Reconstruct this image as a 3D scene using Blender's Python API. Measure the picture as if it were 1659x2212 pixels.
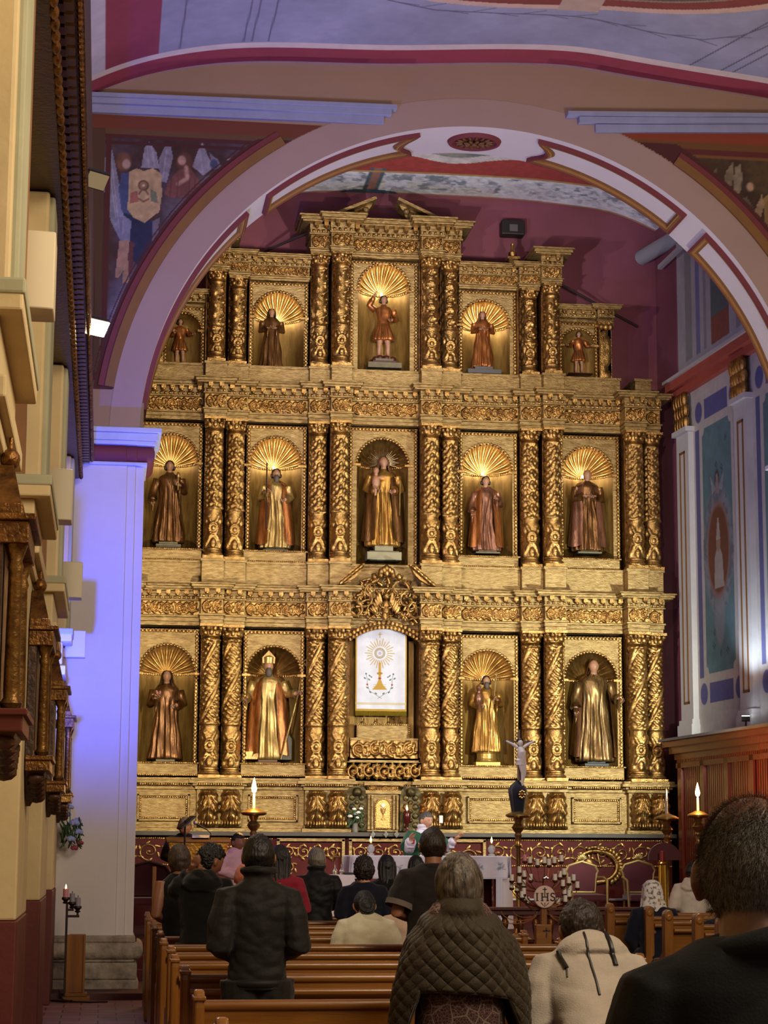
import bpy, math, random
import numpy as np
from mathutils import Vector, Matrix

for o in list(bpy.data.objects):
    bpy.data.objects.remove(o, do_unlink=True)
SC = bpy.context.scene
COL = SC.collection
PI = math.pi

# ---------------------------------------------------------------- camera
CAMZ = 1.65
FPX, YAW, PITCH, ROLL = 4400.0, math.radians(7.72), math.radians(9.397), math.radians(0.2836)
_cy, _sy, _cp, _sp = math.cos(YAW), math.sin(YAW), math.cos(PITCH), math.sin(PITCH)
_f = np.array([_sy * _cp, _cy * _cp, _sp]); _r = np.array([_cy, -_sy, 0.0]); _u = np.cross(_r, _f)
_cr, _sr = math.cos(ROLL), math.sin(ROLL)
_r, _u = _cr * _r + _sr * _u, -_sr * _r + _cr * _u
cam_d = bpy.data.cameras.new('camera')
cam_d.sensor_fit = 'HORIZONTAL'; cam_d.sensor_width = 36.0; cam_d.lens = FPX / 1659.0 * 36.0
cam_d.clip_start = 0.05; cam_d.clip_end = 200
cam_d.dof.use_dof = False
cam = bpy.data.objects.new('camera', cam_d); COL.objects.link(cam)
cam.matrix_world = Matrix(((_r[0], _u[0], -_f[0], 0), (_r[1], _u[1], -_f[1], 0), (_r[2], _u[2], -_f[2], CAMZ), (0, 0, 0, 1)))
SC.camera = cam

def ray(px, py):
    return _f + (px - 829.5) / FPX * _r - (py - 1106.0) / FPX * _u
def at(px, py, Y):
    """survey helper: the point at depth Y seen at photo pixel (px, py)"""
    d = ray(px, py); d = d / d[1] * Y
    return float(d[0]), float(d[2] + CAMZ)

# ---------------------------------------------------------------- render look
SC.view_settings.view_transform = 'Standard'
SC.view_settings.look = 'None'
SC.view_settings.gamma = 1.0
SC.view_settings.use_curve_mapping = False
SC.view_settings.exposure = 0.18
SC.cycles.use_denoising = True
SC.cycles.max_bounces = 6
SC.cycles.diffuse_bounces = 3
SC.cycles.glossy_bounces = 3
SC.cycles.transmission_bounces = 4
SC.cycles.caustics_reflective = False
SC.cycles.caustics_refractive = False
SC.cycles.sample_clamp_indirect = 6.0

def lin(c):
    c = np.asarray(c, float)
    return np.where(c <= 0.04045, c / 12.92, ((c + 0.055) / 1.055) ** 2.4)
def hx(h):
    return lin([int(h[i:i + 2], 16) / 255 for i in (1, 3, 5)])

# ---------------------------------------------------------------- world + lights
W = bpy.data.worlds.new('world'); SC.world = W; W.use_nodes = True
W.node_tree.nodes['Background'].inputs[0].default_value = (1.0, 0.86, 0.70, 1)
W.node_tree.nodes['Background'].inputs[1].default_value = 0.22

def lamp(name, kind, loc, energy, color, target=None, size=0.1, spot=60, blend=0.5, size_y=None):
    d = bpy.data.lights.new(name, kind); d.energy = energy; d.color = color
    if kind == 'AREA':
        d.size = size
        if size_y: d.shape = 'RECTANGLE'; d.size_y = size_y
    else:
        d.shadow_soft_size = size
    if kind == 'SPOT':
        d.spot_size = math.radians(spot); d.spot_blend = blend
    o = bpy.data.objects.new(name, d); COL.objects.link(o); o.location = loc
    if target is not None:
        o.rotation_euler = (Vector(target) - Vector(loc)).to_track_quat('-Z', 'Y').to_euler()
    return o
WARM = (1.0, 0.83, 0.62); WHITE = (1.0, 0.93, 0.82); COOL = (0.80, 0.92, 1.0); GLD = (1.0, 0.86, 0.66)
# soft area fill over the nave, no fixtures modelled
lamp('nave_light', 'AREA', (5.5, 3.0, 8.5), 620, WARM, (4.0, 13, 1.0), 3.5)
lamp('nave_light_left', 'AREA', (2.6, 8.0, 5.2), 85, (1.0, 0.80, 0.55), (-0.6, 12.5, 3.4), 1.2)
lamp('nave_vault_fill', 'AREA', (6.4, 15.0, 5.0), 260, (1.0, 0.86, 0.76), (4.6, 23.5, 11.0), 1.5)  # added fill to brighten the vault and tan arch wall
# floodlights on the altarpiece, hung behind the chancel arch and on its side ledges
lamp('altar_flood_high_left', 'SPOT', (2.3, 25.6, 8.9), 430, GLD, (4.4, 32.0, 7.8), 0.05, 95, 0.6)
lamp('altar_flood_high_right', 'SPOT', (6.8, 25.6, 8.9), 430, GLD, (4.6, 32.0, 7.8), 0.05, 95, 0.6)
lamp('chancel_vault_fill', 'SPOT', (4.4, 26.2, 9.0), 520, (1.0, 0.96, 0.97), (4.4, 31.2, 12.9), 0.05, 88, 0.5)  # added spot that lifts the painted vault, not an altarpiece flood
lamp('altar_fill', 'SPOT', (4.4, 25.4, 10.3), 1150, (0.93, 0.95, 1.0), (4.6, 28.4, 1.4), 0.10, 52, 0.6)  # added spot to brighten the altar cloth and sanctuary
lamp('altar_flood_low', 'SPOT', (8.7, 26.2, 3.7), 1500, (0.93, 1.0, 0.90), (5.6, 32.0, 4.3), 0.06, 80, 0.6)
lamp('altar_flood_west', 'SPOT', (0.55, 25.6, 3.6), 950, (1.0, 0.88, 0.66), (3.4, 32.0, 4.2), 0.06, 80, 0.6)
lamp('soffit_fill_left', 'SPOT', (0.75, 24.5, 3.4), 330, (0.95, 0.90, 1.0), (5.4, 24.5, 10.4), 0.08, 100, 0.7)  # added fill in place of light bounced up onto the soffit
lamp('soffit_fill_right', 'SPOT', (8.2, 24.5, 3.4), 330, (1.0, 0.93, 0.84), (3.4, 24.5, 10.4), 0.08, 100, 0.7)  # same added bounce fill from the other side
# blue LED flood at the pier, violet wash on the vault
lamp('blue_flood', 'SPOT', (-0.40, 21.3, 3.0), 740, (0.05, 0.085, 1.0), (0.15, 24.0, 5.6), 0.05, 140, 1.0)
lamp('violet_flood', 'SPOT', (0.2, 17.5, 6.3), 520, (0.36, 0.36, 1.0), (1.6, 24.0, 9.4), 0.1, 95, 0.9)
lamp('cool_flood_right', 'SPOT', (8.75, 28.2, 3.75), 150, (0.72, 0.86, 1.0), (9.35, 29.3, 7.0), 0.05, 90, 0.6)

# ---------------------------------------------------------------- mesh builder
class MB:
    def __init__(s):
        s.v = []; s.f = []; s.n = 0; s.cols = None
    def add(s, verts, faces):
        verts = np.asarray(verts, float).reshape(-1, 3)
        s.v.append(verts); n = s.n
        s.f.extend([tuple(int(i) + n for i in f) for f in faces]); s.n += len(verts)
        return s
    def box(s, x0, x1, y0, y1, z0, z1):
        return s.add([(x0, y0, z0), (x1, y0, z0), (x1, y1, z0), (x0, y1, z0), (x0, y0, z1), (x1, y0, z1), (x1, y1, z1), (x0, y1, z1)],
                     [(0, 3, 2, 1), (4, 5, 6, 7), (0, 1, 5, 4), (1, 2, 6, 5), (2, 3, 7, 6), (3, 0, 4, 7)])
    def obox(s, a, b, w, h, up=(0, 0, 1)):
        """a bar from a to b, w wide across and h deep along up"""
        a = np.array(a, float); b = np.array(b, float); d = b - a; d /= np.linalg.norm(d)
        sd = np.cross(d, up); nn = np.linalg.norm(sd); sd = np.array([1.0, 0, 0]) if nn < 1e-6 else sd / nn
        uu = np.cross(sd, d)
        V = [p + sd * sx * w / 2 + uu * sz * h / 2 for p in (a, b) for sx, sz in ((-1, -1), (1, -1), (1, 1), (-1, 1))]
        return s.add(V, [(0, 1, 2, 3), (7, 6, 5, 4), (0, 4, 5, 1), (1, 5, 6, 2), (2, 6, 7, 3), (3, 7, 4, 0)])
    def grid(s, P, cu=False, cv=False, flip=False):
        P = np.asarray(P, float); nu, nv = P.shape[:2]; F = []
        for i in range(nu if cu else nu - 1):
            for j in range(nv if cv else nv - 1):
                a, b = i * nv + j, ((i + 1) % nu) * nv + j
                c, d = ((i + 1) % nu) * nv + (j + 1) % nv, i * nv + (j + 1) % nv
                F.append((a, d, c, b) if flip else (a, b, c, d))
        return s.add(P.reshape(-1, 3), F)
    def lathe(s, prof, c=(0, 0, 0), n=20, sx=1, sy=1):
        prof = np.asarray(prof, float); th = np.linspace(0, 2 * PI, n, endpoint=False)
        P = np.zeros((n, len(prof), 3))
        P[:, :, 0] = c[0] + np.cos(th)[:, None] * prof[None, :, 0] * sx
        P[:, :, 1] = c[1] + np.sin(th)[:, None] * prof[None, :, 0] * sy
        P[:, :, 2] = c[2] + prof[None, :, 1]
        s.grid(P, cu=True)
        m = len(prof); base = s.n - n * m
        if prof[0, 0] > 1e-4: s.f.append(tuple(base + i * m for i in range(n - 1, -1, -1)))
        if prof[-1, 0] > 1e-4: s.f.append(tuple(base + i * m + m - 1 for i in range(n)))
        return s
    def tube(s, pts, r, n=8, caps=True, flat=1.0):
        pts = np.asarray(pts, float); k = len(pts); r = np.broadcast_to(np.asarray(r, float), (k,))
        T = np.gradient(pts, axis=0); T /= np.linalg.norm(T, axis=1)[:, None] + 1e-12
        ref = np.array([0, 0, 1.0]) if abs(T[0, 2]) < 0.9 else np.array([1.0, 0, 0])
        th = np.linspace(0, 2 * PI, n, endpoint=False); P = np.zeros((k, n, 3))
        A = np.cross(ref, T[0]); A /= np.linalg.norm(A)
        for i in range(k):
            A = A - T[i] * A.dot(T[i]); A /= np.linalg.norm(A) + 1e-12; B = np.cross(T[i], A)
            P[i] = pts[i] + r[i] * (np.cos(th)[:, None] * A + flat * np.sin(th)[:, None] * B)
        b = s.n; s.grid(P, cv=True)
        if caps:
            s.f.append(tuple(b + i for i in range(n - 1, -1, -1))); s.f.append(tuple(b + (k - 1) * n + i for i in range(n)))
        return s
    def ell(s, c, r, nu=12, nv=8, R=None):
        th = np.linspace(0, 2 * PI, nu, endpoint=False); ph = np.linspace(-PI / 2, PI / 2, nv + 1)
        P = np.zeros((nu, nv + 1, 3)); P[..., 0] = np.cos(th)[:, None] * np.cos(ph) * r[0]
        P[..., 1] = np.sin(th)[:, None] * np.cos(ph) * r[1]; P[..., 2] = np.sin(ph)[None, :] * r[2]
        if R is not None: P = P @ np.array(R).T
        return s.grid(P + np.array(c), cu=True)
    def prism(s, poly, axis, d0, d1):
        """extrude a 2-D polygon along axis 'x','y' or 'z' from d0 to d1"""
        poly = [tuple(p) for p in poly]; k = len(poly)
        def m(p, d): return {'x': (d, p[0], p[1]), 'y': (p[0], d, p[1]), 'z': (p[0], p[1], d)}[axis]
        V = [m(p, d0) for p in poly] + [m(p, d1) for p in poly]
        F = [tuple(range(k)), tuple(range(2 * k - 1, k - 1, -1))] + [(i, k + i, k + (i + 1) % k, (i + 1) % k) for i in range(k)]
        return s.add(V, F)
    def beads(s, pts, r, n=6):
        for p in pts: s.ell(p, (r, r, r), n, 4)
        return s
    def merge(s, o, M=None):
        for_v = np.concatenate(o.v) if o.v else np.zeros((0, 3))
        if M is not None: for_v = for_v @ np.array(M)[:3, :3].T + np.array(M)[:3, 3]
        return s.add(for_v, o.f)
    def mesh(s, name, mat=None, smooth=True, ang=40, cols=None):
        me = bpy.data.meshes.new(name)
        V = np.concatenate(s.v) if s.v else np.zeros((0, 3))
        me.from_pydata(V.tolist(), [], s.f)
        if mat: me.materials.append(mat)
        if cols is not None:
            at_ = me.color_attributes.new('Col', 'FLOAT_COLOR', 'POINT')
            c4 = np.ones((len(V), 4)); c4[:, :3] = cols; at_.data.foreach_set('color', c4.ravel())
        me.update()
        if smooth:
            me.shade_smooth()
            if ang: me.set_sharp_from_angle(angle=math.radians(ang))
        return me
    def build(s, name, mat=None, parent=None, smooth=True, ang=40, bev=0, world=True, cols=None):
        if parent is not None and world:
            off = np.array(root_off(parent)); s.v = [v - off for v in s.v]
        return link(name, s.mesh(name, mat, smooth, ang, cols), parent, bev)
def root_off(p):
    o = Vector((0, 0, 0))
    while p is not None: o += p.location; p = p.parent
    return o
def link(name, me, parent=None, bev=0):
    o = bpy.data.objects.new(name, me); COL.objects.link(o)
    if parent is not None: o.parent = parent
    if bev:
        m = o.modifiers.new('edge', 'BEVEL'); m.width = bev; m.segments = 2; m.limit_method = 'ANGLE'; m.angle_limit = math.radians(35)
    return o
def tag(o, label=None, cat=None, group=None, kind=None):
    if label: o['label'] = label
    if cat: o['category'] = cat
    if group: o['group'] = group
    if kind: o['kind'] = kind
    return o
def thing(name, label, cat, loc=(0, 0, 0), rz=0, group=None):
    o = bpy.data.objects.new(name, None); COL.objects.link(o); o.empty_display_size = 0.1
    o.location = loc; o.rotation_euler = (0, 0, rz)
    return tag(o, label, cat, group)
def struct(name, b, m, smooth=True, **k):
    return tag(b.build(name, m, None, smooth, **k), kind='structure')
def copy_tree(o, parent=None):
    c = o.copy(); COL.objects.link(c)
    if parent is not None: c.parent = parent
    for ch in list(o.children): copy_tree(ch, c)
    return c

# ---------------------------------------------------------------- materials
MATS = {}
def mat(name, col, rough=0.6, metal=0.0, var=0.0, vscale=4.0, bump=0.0, bscale=30.0, col2=None, spec=0.5, sheen=0.0, stretch=None, coat=0.0):
    if name in MATS: return MATS[name]
    m = bpy.data.materials.new(name); m.use_nodes = True; nt = m.node_tree; N = nt.nodes; L = nt.links
    b = N['Principled BSDF']; c = hx(col) if isinstance(col, str) else np.array(col)
    b.inputs['Base Color'].default_value = (*c, 1); b.inputs['Roughness'].default_value = rough
    b.inputs['Metallic'].default_value = metal; b.inputs['Specular IOR Level'].default_value = spec
    if sheen: b.inputs['Sheen Weight'].default_value = sheen; b.inputs['Sheen Roughness'].default_value = 0.5
    if coat: b.inputs['Coat Weight'].default_value = coat; b.inputs['Coat Roughness'].default_value = 0.15
    tc = N.new('ShaderNodeTexCoord'); src = tc.outputs['Object']
    if stretch:
        mp = N.new('ShaderNodeMapping'); mp.inputs['Scale'].default_value = stretch; L.new(src, mp.inputs[0]); src = mp.outputs[0]
    if var or col2:
        n = N.new('ShaderNodeTexNoise'); n.inputs['Scale'].default_value = vscale; n.inputs['Detail'].default_value = 5; n.inputs['Roughness'].default_value = 0.65
        L.new(src, n.inputs['Vector'])
        rp = N.new('ShaderNodeValToRGB'); rp.color_ramp.elements[0].position = 0.32; rp.color_ramp.elements[1].position = 0.68
        c2 = hx(col2) if col2 else np.clip(c * (1 - var), 0, 1); c1 = c if col2 else np.clip(c * (1 + var), 0, 1)
        rp.color_ramp.elements[0].color = (*c2, 1); rp.color_ramp.elements[1].color = (*c1, 1)
        L.new(n.outputs['Fac'], rp.inputs[0]); L.new(rp.outputs[0], b.inputs['Base Color'])
    if bump:
        n2 = N.new('ShaderNodeTexNoise'); n2.inputs['Scale'].default_value = bscale; n2.inputs['Detail'].default_value = 4
        L.new(src, n2.inputs['Vector'])
        bp = N.new('ShaderNodeBump'); bp.inputs['Strength'].default_value = bump; bp.inputs['Distance'].default_value = 0.02
        L.new(n2.outputs['Fac'], bp.inputs['Height']); L.new(bp.outputs[0], b.inputs['Normal'])
    MATS[name] = m
    return m
def painted(name, rough=0.75, bump=0.15, bscale=25, emit=0, metal=0.0):
    """a painted surface whose pigment comes from the mesh's colour attribute"""
    m = mat(name, '#808080', rough, metal, bump=bump, bscale=bscale); nt = m.node_tree
    a = nt.nodes.new('ShaderNodeVertexColor'); a.layer_name = 'Col'
    nt.links.new(a.outputs[0], nt.nodes['Principled BSDF'].inputs['Base Color'])
    return m
def glow(name, col, strength):
    m = bpy.data.materials.new(name); m.use_nodes = True; b = m.node_tree.nodes['Principled BSDF']
    b.inputs['Base Color'].default_value = (*hx(col), 1); b.inputs['Emission Color'].default_value = (*hx(col), 1)
    b.inputs['Emission Strength'].default_value = strength
    MATS[name] = m; return m

class Paint:
    """a small raster in metres used as the pigment of a painted surface"""
    def __init__(s, w, h, nx, ny, bg, seed=1):
        s.w, s.h, s.nx, s.ny = w, h, nx, ny
        s.X, s.Y = np.meshgrid(np.linspace(0, w, nx), np.linspace(0, h, ny))
        s.img = np.zeros((ny, nx, 3)); s.img[:] = s.c(bg); s.rng = np.random.RandomState(seed)
    def c(s, c): return np.array([int(c[i:i + 2], 16) / 255 for i in (1, 3, 5)]) if isinstance(c, str) else np.array(c)
    def put(s, a, col):
        a = np.clip(a, 0, 1)[..., None]; s.img = s.img * (1 - a) + s.c(col) * a; return s
    def rect(s, x0, x1, y0, y1, col, alpha=1.0):
        return s.put(((s.X >= x0) & (s.X <= x1) & (s.Y >= y0) & (s.Y <= y1)) * alpha, col)
    def ell(s, cx, cy, rx, ry, col, rot=0, alpha=1.0, soft=0.25):
        dx, dy = s.X - cx, s.Y - cy; c_, s_ = math.cos(rot), math.sin(rot)
        d = np.hypot((dx * c_ + dy * s_) / rx, (-dx * s_ + dy * c_) / ry)
        return s.put(np.clip((1 - d) / soft + 0.5, 0, 1) * alpha, col)
    def ring(s, cx, cy, rx, ry, t, col, alpha=1.0):
        d = np.hypot((s.X - cx) / rx, (s.Y - cy) / ry)
        return s.put(np.clip(1.5 - np.abs(d - 1) / (t / min(rx, ry)), 0, 1) * alpha, col)
    def poly(s, pts, col, alpha=1.0):
        ins = np.zeros(s.X.shape, bool); k = len(pts)
        for i in range(k):
            (x0, y0), (x1, y1) = pts[i], pts[(i + 1) % k]
            if y0 == y1: continue
            ins ^= ((s.Y >= min(y0, y1)) & (s.Y < max(y0, y1)) & (s.X < x0 + (s.Y - y0) * (x1 - x0) / (y1 - y0)))
        return s.put(ins * alpha, col)
    def line(s, pts, w, col, alpha=1.0):
        d = np.full(s.X.shape, 1e9)
        for (x0, y0), (x1, y1) in zip(pts[:-1], pts[1:]):
            vx, vy = x1 - x0, y1 - y0; L = vx * vx + vy * vy + 1e-12
            t = np.clip(((s.X - x0) * vx + (s.Y - y0) * vy) / L, 0, 1)
            d = np.minimum(d, np.hypot(s.X - x0 - t * vx, s.Y - y0 - t * vy))
        return s.put(np.clip(1.5 - d / (w / 2), 0, 1) * alpha, col)
    def fbm(s, cell, octs=3):
        out = np.zeros(s.X.shape); amp = 1; tot = 0
        for _ in range(octs):
            gx, gy = int(s.w / cell) + 3, int(s.h / cell) + 3; g = s.rng.rand(gy, gx)
            x, y = s.X / cell, s.Y / cell; xi, yi = x.astype(int), y.astype(int); fx, fy = x - xi, y - yi
            fx, fy = fx * fx * (3 - 2 * fx), fy * fy * (3 - 2 * fy)
            out += amp * ((g[yi, xi] * (1 - fx) + g[yi, xi + 1] * fx) * (1 - fy) + (g[yi + 1, xi] * (1 - fx) + g[yi + 1, xi + 1] * fx) * fy)
            tot += amp; amp *= 0.55; cell /= 2
        return out / tot - 0.5
    def grain(s, amt, cell, octs=3):
        s.img = np.clip(s.img * (1 + amt * 2 * s.fbm(cell, octs))[..., None], 0, 1); return s
    def cloud(s, col, cell, lo, hi, mask=None, alpha=1.0):
        a = np.clip((s.fbm(cell, 4) + 0.5 - lo) / (hi - lo), 0, 1) * alpha
        return s.put(a if mask is None else a * mask, col)
    def surface(s, name, fn, m, mask=None, flip=False, **k):
        """fn(x, y) -> world xyz arrays; mask(x, y) keeps only some cells"""
        P = np.stack(np.broadcast_arrays(*fn(s.X, s.Y)), -1); b = MB()
        ny, nx = s.X.shape; keep = np.ones((ny, nx), bool) if mask is None else mask(s.X, s.Y)
        F = []
        for j in range(ny - 1):
            for i in range(nx - 1):
                if keep[j, i] and keep[j, i + 1] and keep[j + 1, i] and keep[j + 1, i + 1]:
                    q = (j * nx + i, j * nx + i + 1, (j + 1) * nx + i + 1, (j + 1) * nx + i)
                    F.append(q[::-1] if flip else q)
        used = np.unique(np.array(F).ravel()); mp = np.zeros(nx * ny, int); mp[used] = np.arange(len(used))
        b.add(P.reshape(-1, 3)[used], [tuple(mp[list(q)]) for q in F])
        return b.build(name, m, cols=lin(s.img).reshape(-1, 3)[used], ang=0, **k)

PLASTER = mat('cream_plaster', '#c9b487', 0.85, var=0.10, vscale=1.3, bump=0.25, bscale=9)
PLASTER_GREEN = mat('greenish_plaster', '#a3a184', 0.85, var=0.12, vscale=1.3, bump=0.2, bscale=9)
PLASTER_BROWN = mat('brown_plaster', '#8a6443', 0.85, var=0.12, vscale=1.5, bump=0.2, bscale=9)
DADO = mat('oxblood_dado', '#5a1d14', 0.6, var=0.18, vscale=1.2, bump=0.15, bscale=14)
PIERWHITE = mat('white_limewash', '#cfc8c4', 0.8, var=0.05, vscale=1.0, bump=0.1, bscale=12)
ARCHTAN = mat('tan_limewash', '#9a7f6c', 0.85, var=0.06, vscale=0.8, bump=0.12, bscale=8)
MAUVE_LIT = mat('tan_limewash_mauve_lit', '#a2897e', 0.85, var=0.05, vscale=0.8, bump=0.12, bscale=8)  # tan limewash with the lights' mauve cast mixed into its colour
MAROON = mat('maroon_paint', '#6e2a30', 0.7, var=0.08, bump=0.1, bscale=12)
REDBAND = mat('brick_red_paint', '#7a2f22', 0.75, var=0.10, bump=0.12, bscale=10)
OCHRE = mat('ochre_paint', '#7d5528', 0.7, var=0.12, vscale=3, bump=0.1)
PALEBLUE = mat('pale_blue_paint', '#8f93ad', 0.8, var=0.08, bump=0.1)
STONE = mat('weathered_stone', '#ab9e8c', 0.9, col2='#6b6052', vscale=5, bump=0.8, bscale=16)
PURPLEWALL = mat('purple_red_limewash', '#7c4350', 0.85, var=0.10, vscale=0.9, bump=0.15, bscale=6)
DARKWOOD = mat('dark_carved_wood', '#4a2a14', 0.45, col2='#26140a', vscale=8, bump=0.4, bscale=30)

# ---------------------------------------------------------------- floor
def floor_mat():
    m = mat('terracotta_tiles', '#5c3a36', 0.42, bump=0)
    nt = m.node_tree; N = nt.nodes; L = nt.links; b = N['Principled BSDF']
    tc = N.new('ShaderNodeTexCoord'); br = N.new('ShaderNodeTexBrick'); L.new(tc.outputs['Object'], br.inputs[0])
    br.inputs['Scale'].default_value = 1.0; br.inputs['Brick Width'].default_value = 0.36; br.inputs['Row Height'].default_value = 0.34
    br.inputs['Mortar Size'].default_value = 0.009; br.inputs['Color1'].default_value = (*hx('#8f6058'), 1)
    br.inputs['Color2'].default_value = (*hx('#774a44'), 1); br.inputs['Mortar'].default_value = (*hx('#2a1715'), 1)
    n = N.new('ShaderNodeTexNoise'); n.inputs['Scale'].default_value = 5; n.inputs['Detail'].default_value = 6; L.new(tc.outputs['Object'], n.inputs['Vector'])
    mx = N.new('ShaderNodeMix'); mx.data_type = 'RGBA'; mx.blend_type = 'OVERLAY'; mx.inputs[0].default_value = 0.5
    L.new(br.outputs['Color'], mx.inputs[6]); L.new(n.outputs['Color'], mx.inputs[7]); L.new(mx.outputs[2], b.inputs['Base Color'])
    bp = N.new('ShaderNodeBump'); bp.inputs['Strength'].default_value = 0.5; bp.inputs['Distance'].default_value = 0.01; bp.invert = True
    L.new(br.outputs['Fac'], bp.inputs['Height']); L.new(bp.outputs[0], b.inputs['Normal'])
    return m
TILES = floor_mat()
struct('floor', MB().box(-1.6, 10.6, -3, 33.6, -0.2, 0.0), TILES, False)
struct('step_at_pier', MB().box(-0.9, 10.0, 23.15, 25.2, 0.0, 0.07), mat('red_cement', '#4c2320', 0.6, var=0.15), False)
PLAT = 0.5
pl = MB()
for i, (y0, z1) in enumerate(((25.2, 0.2), (25.5, 0.35), (25.8, 0.5))): pl.box(-1.5, 10.4, y0, 33.4, 0.0 if i == 0 else (0.2, 0.35)[i - 1], z1)
struct('chancel_platform', pl, mat('red_carpet', '#4a1512', 0.95, var=0.2, vscale=8, bump=0.3, bscale=90), False)

# ---------------------------------------------------------------- left wall with its pilasters and blind arches
WX = -0.52
PIL = [(3.9, 5.5), (8.5, 10.1), (13.1, 14.75), (18.05, 19.95), (22.4, 24.0)]
wl = MB()
wl.box(-1.6, -0.95, -3, 24, 1.2, 12)
struct('wall_left', wl, PLASTER, False)
struct('baseboard_left', MB().box(-1.58, -0.93, -3, 24, 0, 1.2), DADO, False)
for i, (ya, yb) in enumerate(PIL):
    struct('pilaster', MB().box(-0.95, WX, ya, yb, 1.2, 3.62), PLASTER, False, bev=0.015)
    struct('pilaster_dado', MB().box(-0.95, WX + 0.004, ya - 0.004, yb + 0.004, 0, 1.2), DADO, False, bev=0.012)
    cp = MB()
    for (z0, z1, p) in ((3.42, 3.50, 0.03), (3.50, 3.60, 0.07), (3.60, 3.86, 0.03), (3.86, 3.98, 0.13)):
        cp.box(-0.95, WX + p, ya - p, yb + p, z0, z1)
    struct('pilaster_capital', cp, PLASTER, False, bev=0.012)
    struct('capital_ledge', MB().box(-0.95, WX + 0.14, ya - 0.14, yb + 0.14, 3.93, 4.0), PLASTER_GREEN, False, bev=0.012)
    up = MB(); up.box(-0.95, WX + 0.06, ya + 0.05, yb - 0.05, 4.0, 5.94)
    struct('upper_pilaster', up, PLASTER, False, bev=0.02)
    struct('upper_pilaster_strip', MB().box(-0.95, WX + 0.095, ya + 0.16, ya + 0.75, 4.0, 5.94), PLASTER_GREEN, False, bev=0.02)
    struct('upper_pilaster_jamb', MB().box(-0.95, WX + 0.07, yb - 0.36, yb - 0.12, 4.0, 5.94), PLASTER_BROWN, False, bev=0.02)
# blind arches between the pilasters
for (a, b_) in zip(PIL[:-1], PIL[1:]):
    y0, y1 = a[1] - 0.05, b_[0] + 0.05; cy = (y0 + y1) / 2; r = (y1 - y0) / 2 - 0.1
    pts = [(y0, 6.4), (y0, 4.0)] + [(cy - r * math.cos(t), 4.0 + r * 0.95 * math.sin(t)) for t in np.linspace(0, PI, 25)] + [(y1, 4.0), (y1, 6.4)]
    struct('blind_arch', MB().prism(pts, 'x', -0.95, WX - 0.12), PLASTER, False)
    ar = MB()
    P = np.array([[(x, cy - rr * math.cos(t), 4.0 + rr * 0.95 * math.sin(t)) for (x, rr) in ((-0.66, r), (-0.56, r), (-0.56, r + 0.14), (-0.66, r + 0.14))] for t in np.linspace(0, PI, 25)])
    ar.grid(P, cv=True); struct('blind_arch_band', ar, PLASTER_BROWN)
struct('upper_wall_band', MB().box(-1.0, -0.6, -1, 24, 6.3, 12), PLASTER, False)

# carved dark-gilt cornice running along the left wall
def gold(name, col, rough, metal=0.9, col2=None, bump=0.3, bscale=40, vscale=6, stretch=None):
    return mat(name, col, rough, metal, col2=col2, vscale=vscale, bump=bump, bscale=bscale, stretch=stretch)
GOLD = gold('carved_gilding', '#cfa663', 0.33, 0.92, '#704d24', 0.4, 60, 9)
GOLDFLAT = gold('flat_worn_gilding', '#b89c66', 0.44, 0.72, '#7d6136', 0.5, 26, 9, (1, 1, 3.5))
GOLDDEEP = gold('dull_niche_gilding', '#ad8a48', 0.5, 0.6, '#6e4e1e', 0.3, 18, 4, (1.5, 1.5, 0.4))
GOLDDARK = gold('dark_gilt_wood', '#8a5e2a', 0.42, 0.7, '#3d220f', 0.5, 45, 12)
cx0, cx1 = -0.42, -0.22
cor = MB(); cor.box(-0.598, cx0 + 0.03, 1.0, 23.95, 5.95, 8.2)
cor.box(-0.598, cx1 - 0.05, 1.0, 23.95, 6.15, 8.2)
cornice_o = tag(cor.build('carved_cornice', DARKWOOD, None, False), 'dark carved and gilded wooden cornice running along the top of the left wall', 'cornice', kind='thing')
lf = MB(); bd = MB(); rp_ = MB()
yy = np.arange(8.6, 23.9, 0.16)
for y in yy:   # leaf moulding on the soffit, running keyed band, bead line
    lf.ell((cx0 + 0.055, y, 5.95), (0.026, 0.066, 0.035), 8, 5)
    rp_.box(cx1 - 0.11, cx1 - 0.055, y - 0.055, y + 0.055, 6.12, 6.16)
    rp_.box(cx1 - 0.145, cx1 - 0.10, y - 0.02, y + 0.09, 6.125, 6.155)
for y in np.arange(8.6, 23.9, 0.085): bd.ell((cx1 - 0.025, y, 6.15), (0.019, 0.032, 0.022), 6, 4)
lf.build('leaf_moulding', GOLDDARK, cornice_o); rp_.build('key_band', mat('brown_gilt', '#5b3a1c', 0.4, 0.6, var=0.3, vscale=10), cornice_o); bd.build('bead_line', GOLDDARK, cornice_o)
fr = MB(); fr.box(cx1 - 0.06, cx1 + 0.0, 1.0, 23.95, 6.17, 6.22); fr.box(cx0, cx1 - 0.16, 1.0, 23.95, 5.985, 6.03)
fr.build('cornice_fillet', GOLDDARK, cornice_o, False)

# ---------------------------------------------------------------- chancel arch
AC, AR, AY0, AY1 = (4.46, 6.42), 4.16, 24.0, 25.0
def arc(r, t0, t1, n): return [(AC[0] + r * math.cos(t), AC[1] + r * math.sin(t)) for t in np.linspace(t0, t1, n)]
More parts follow.
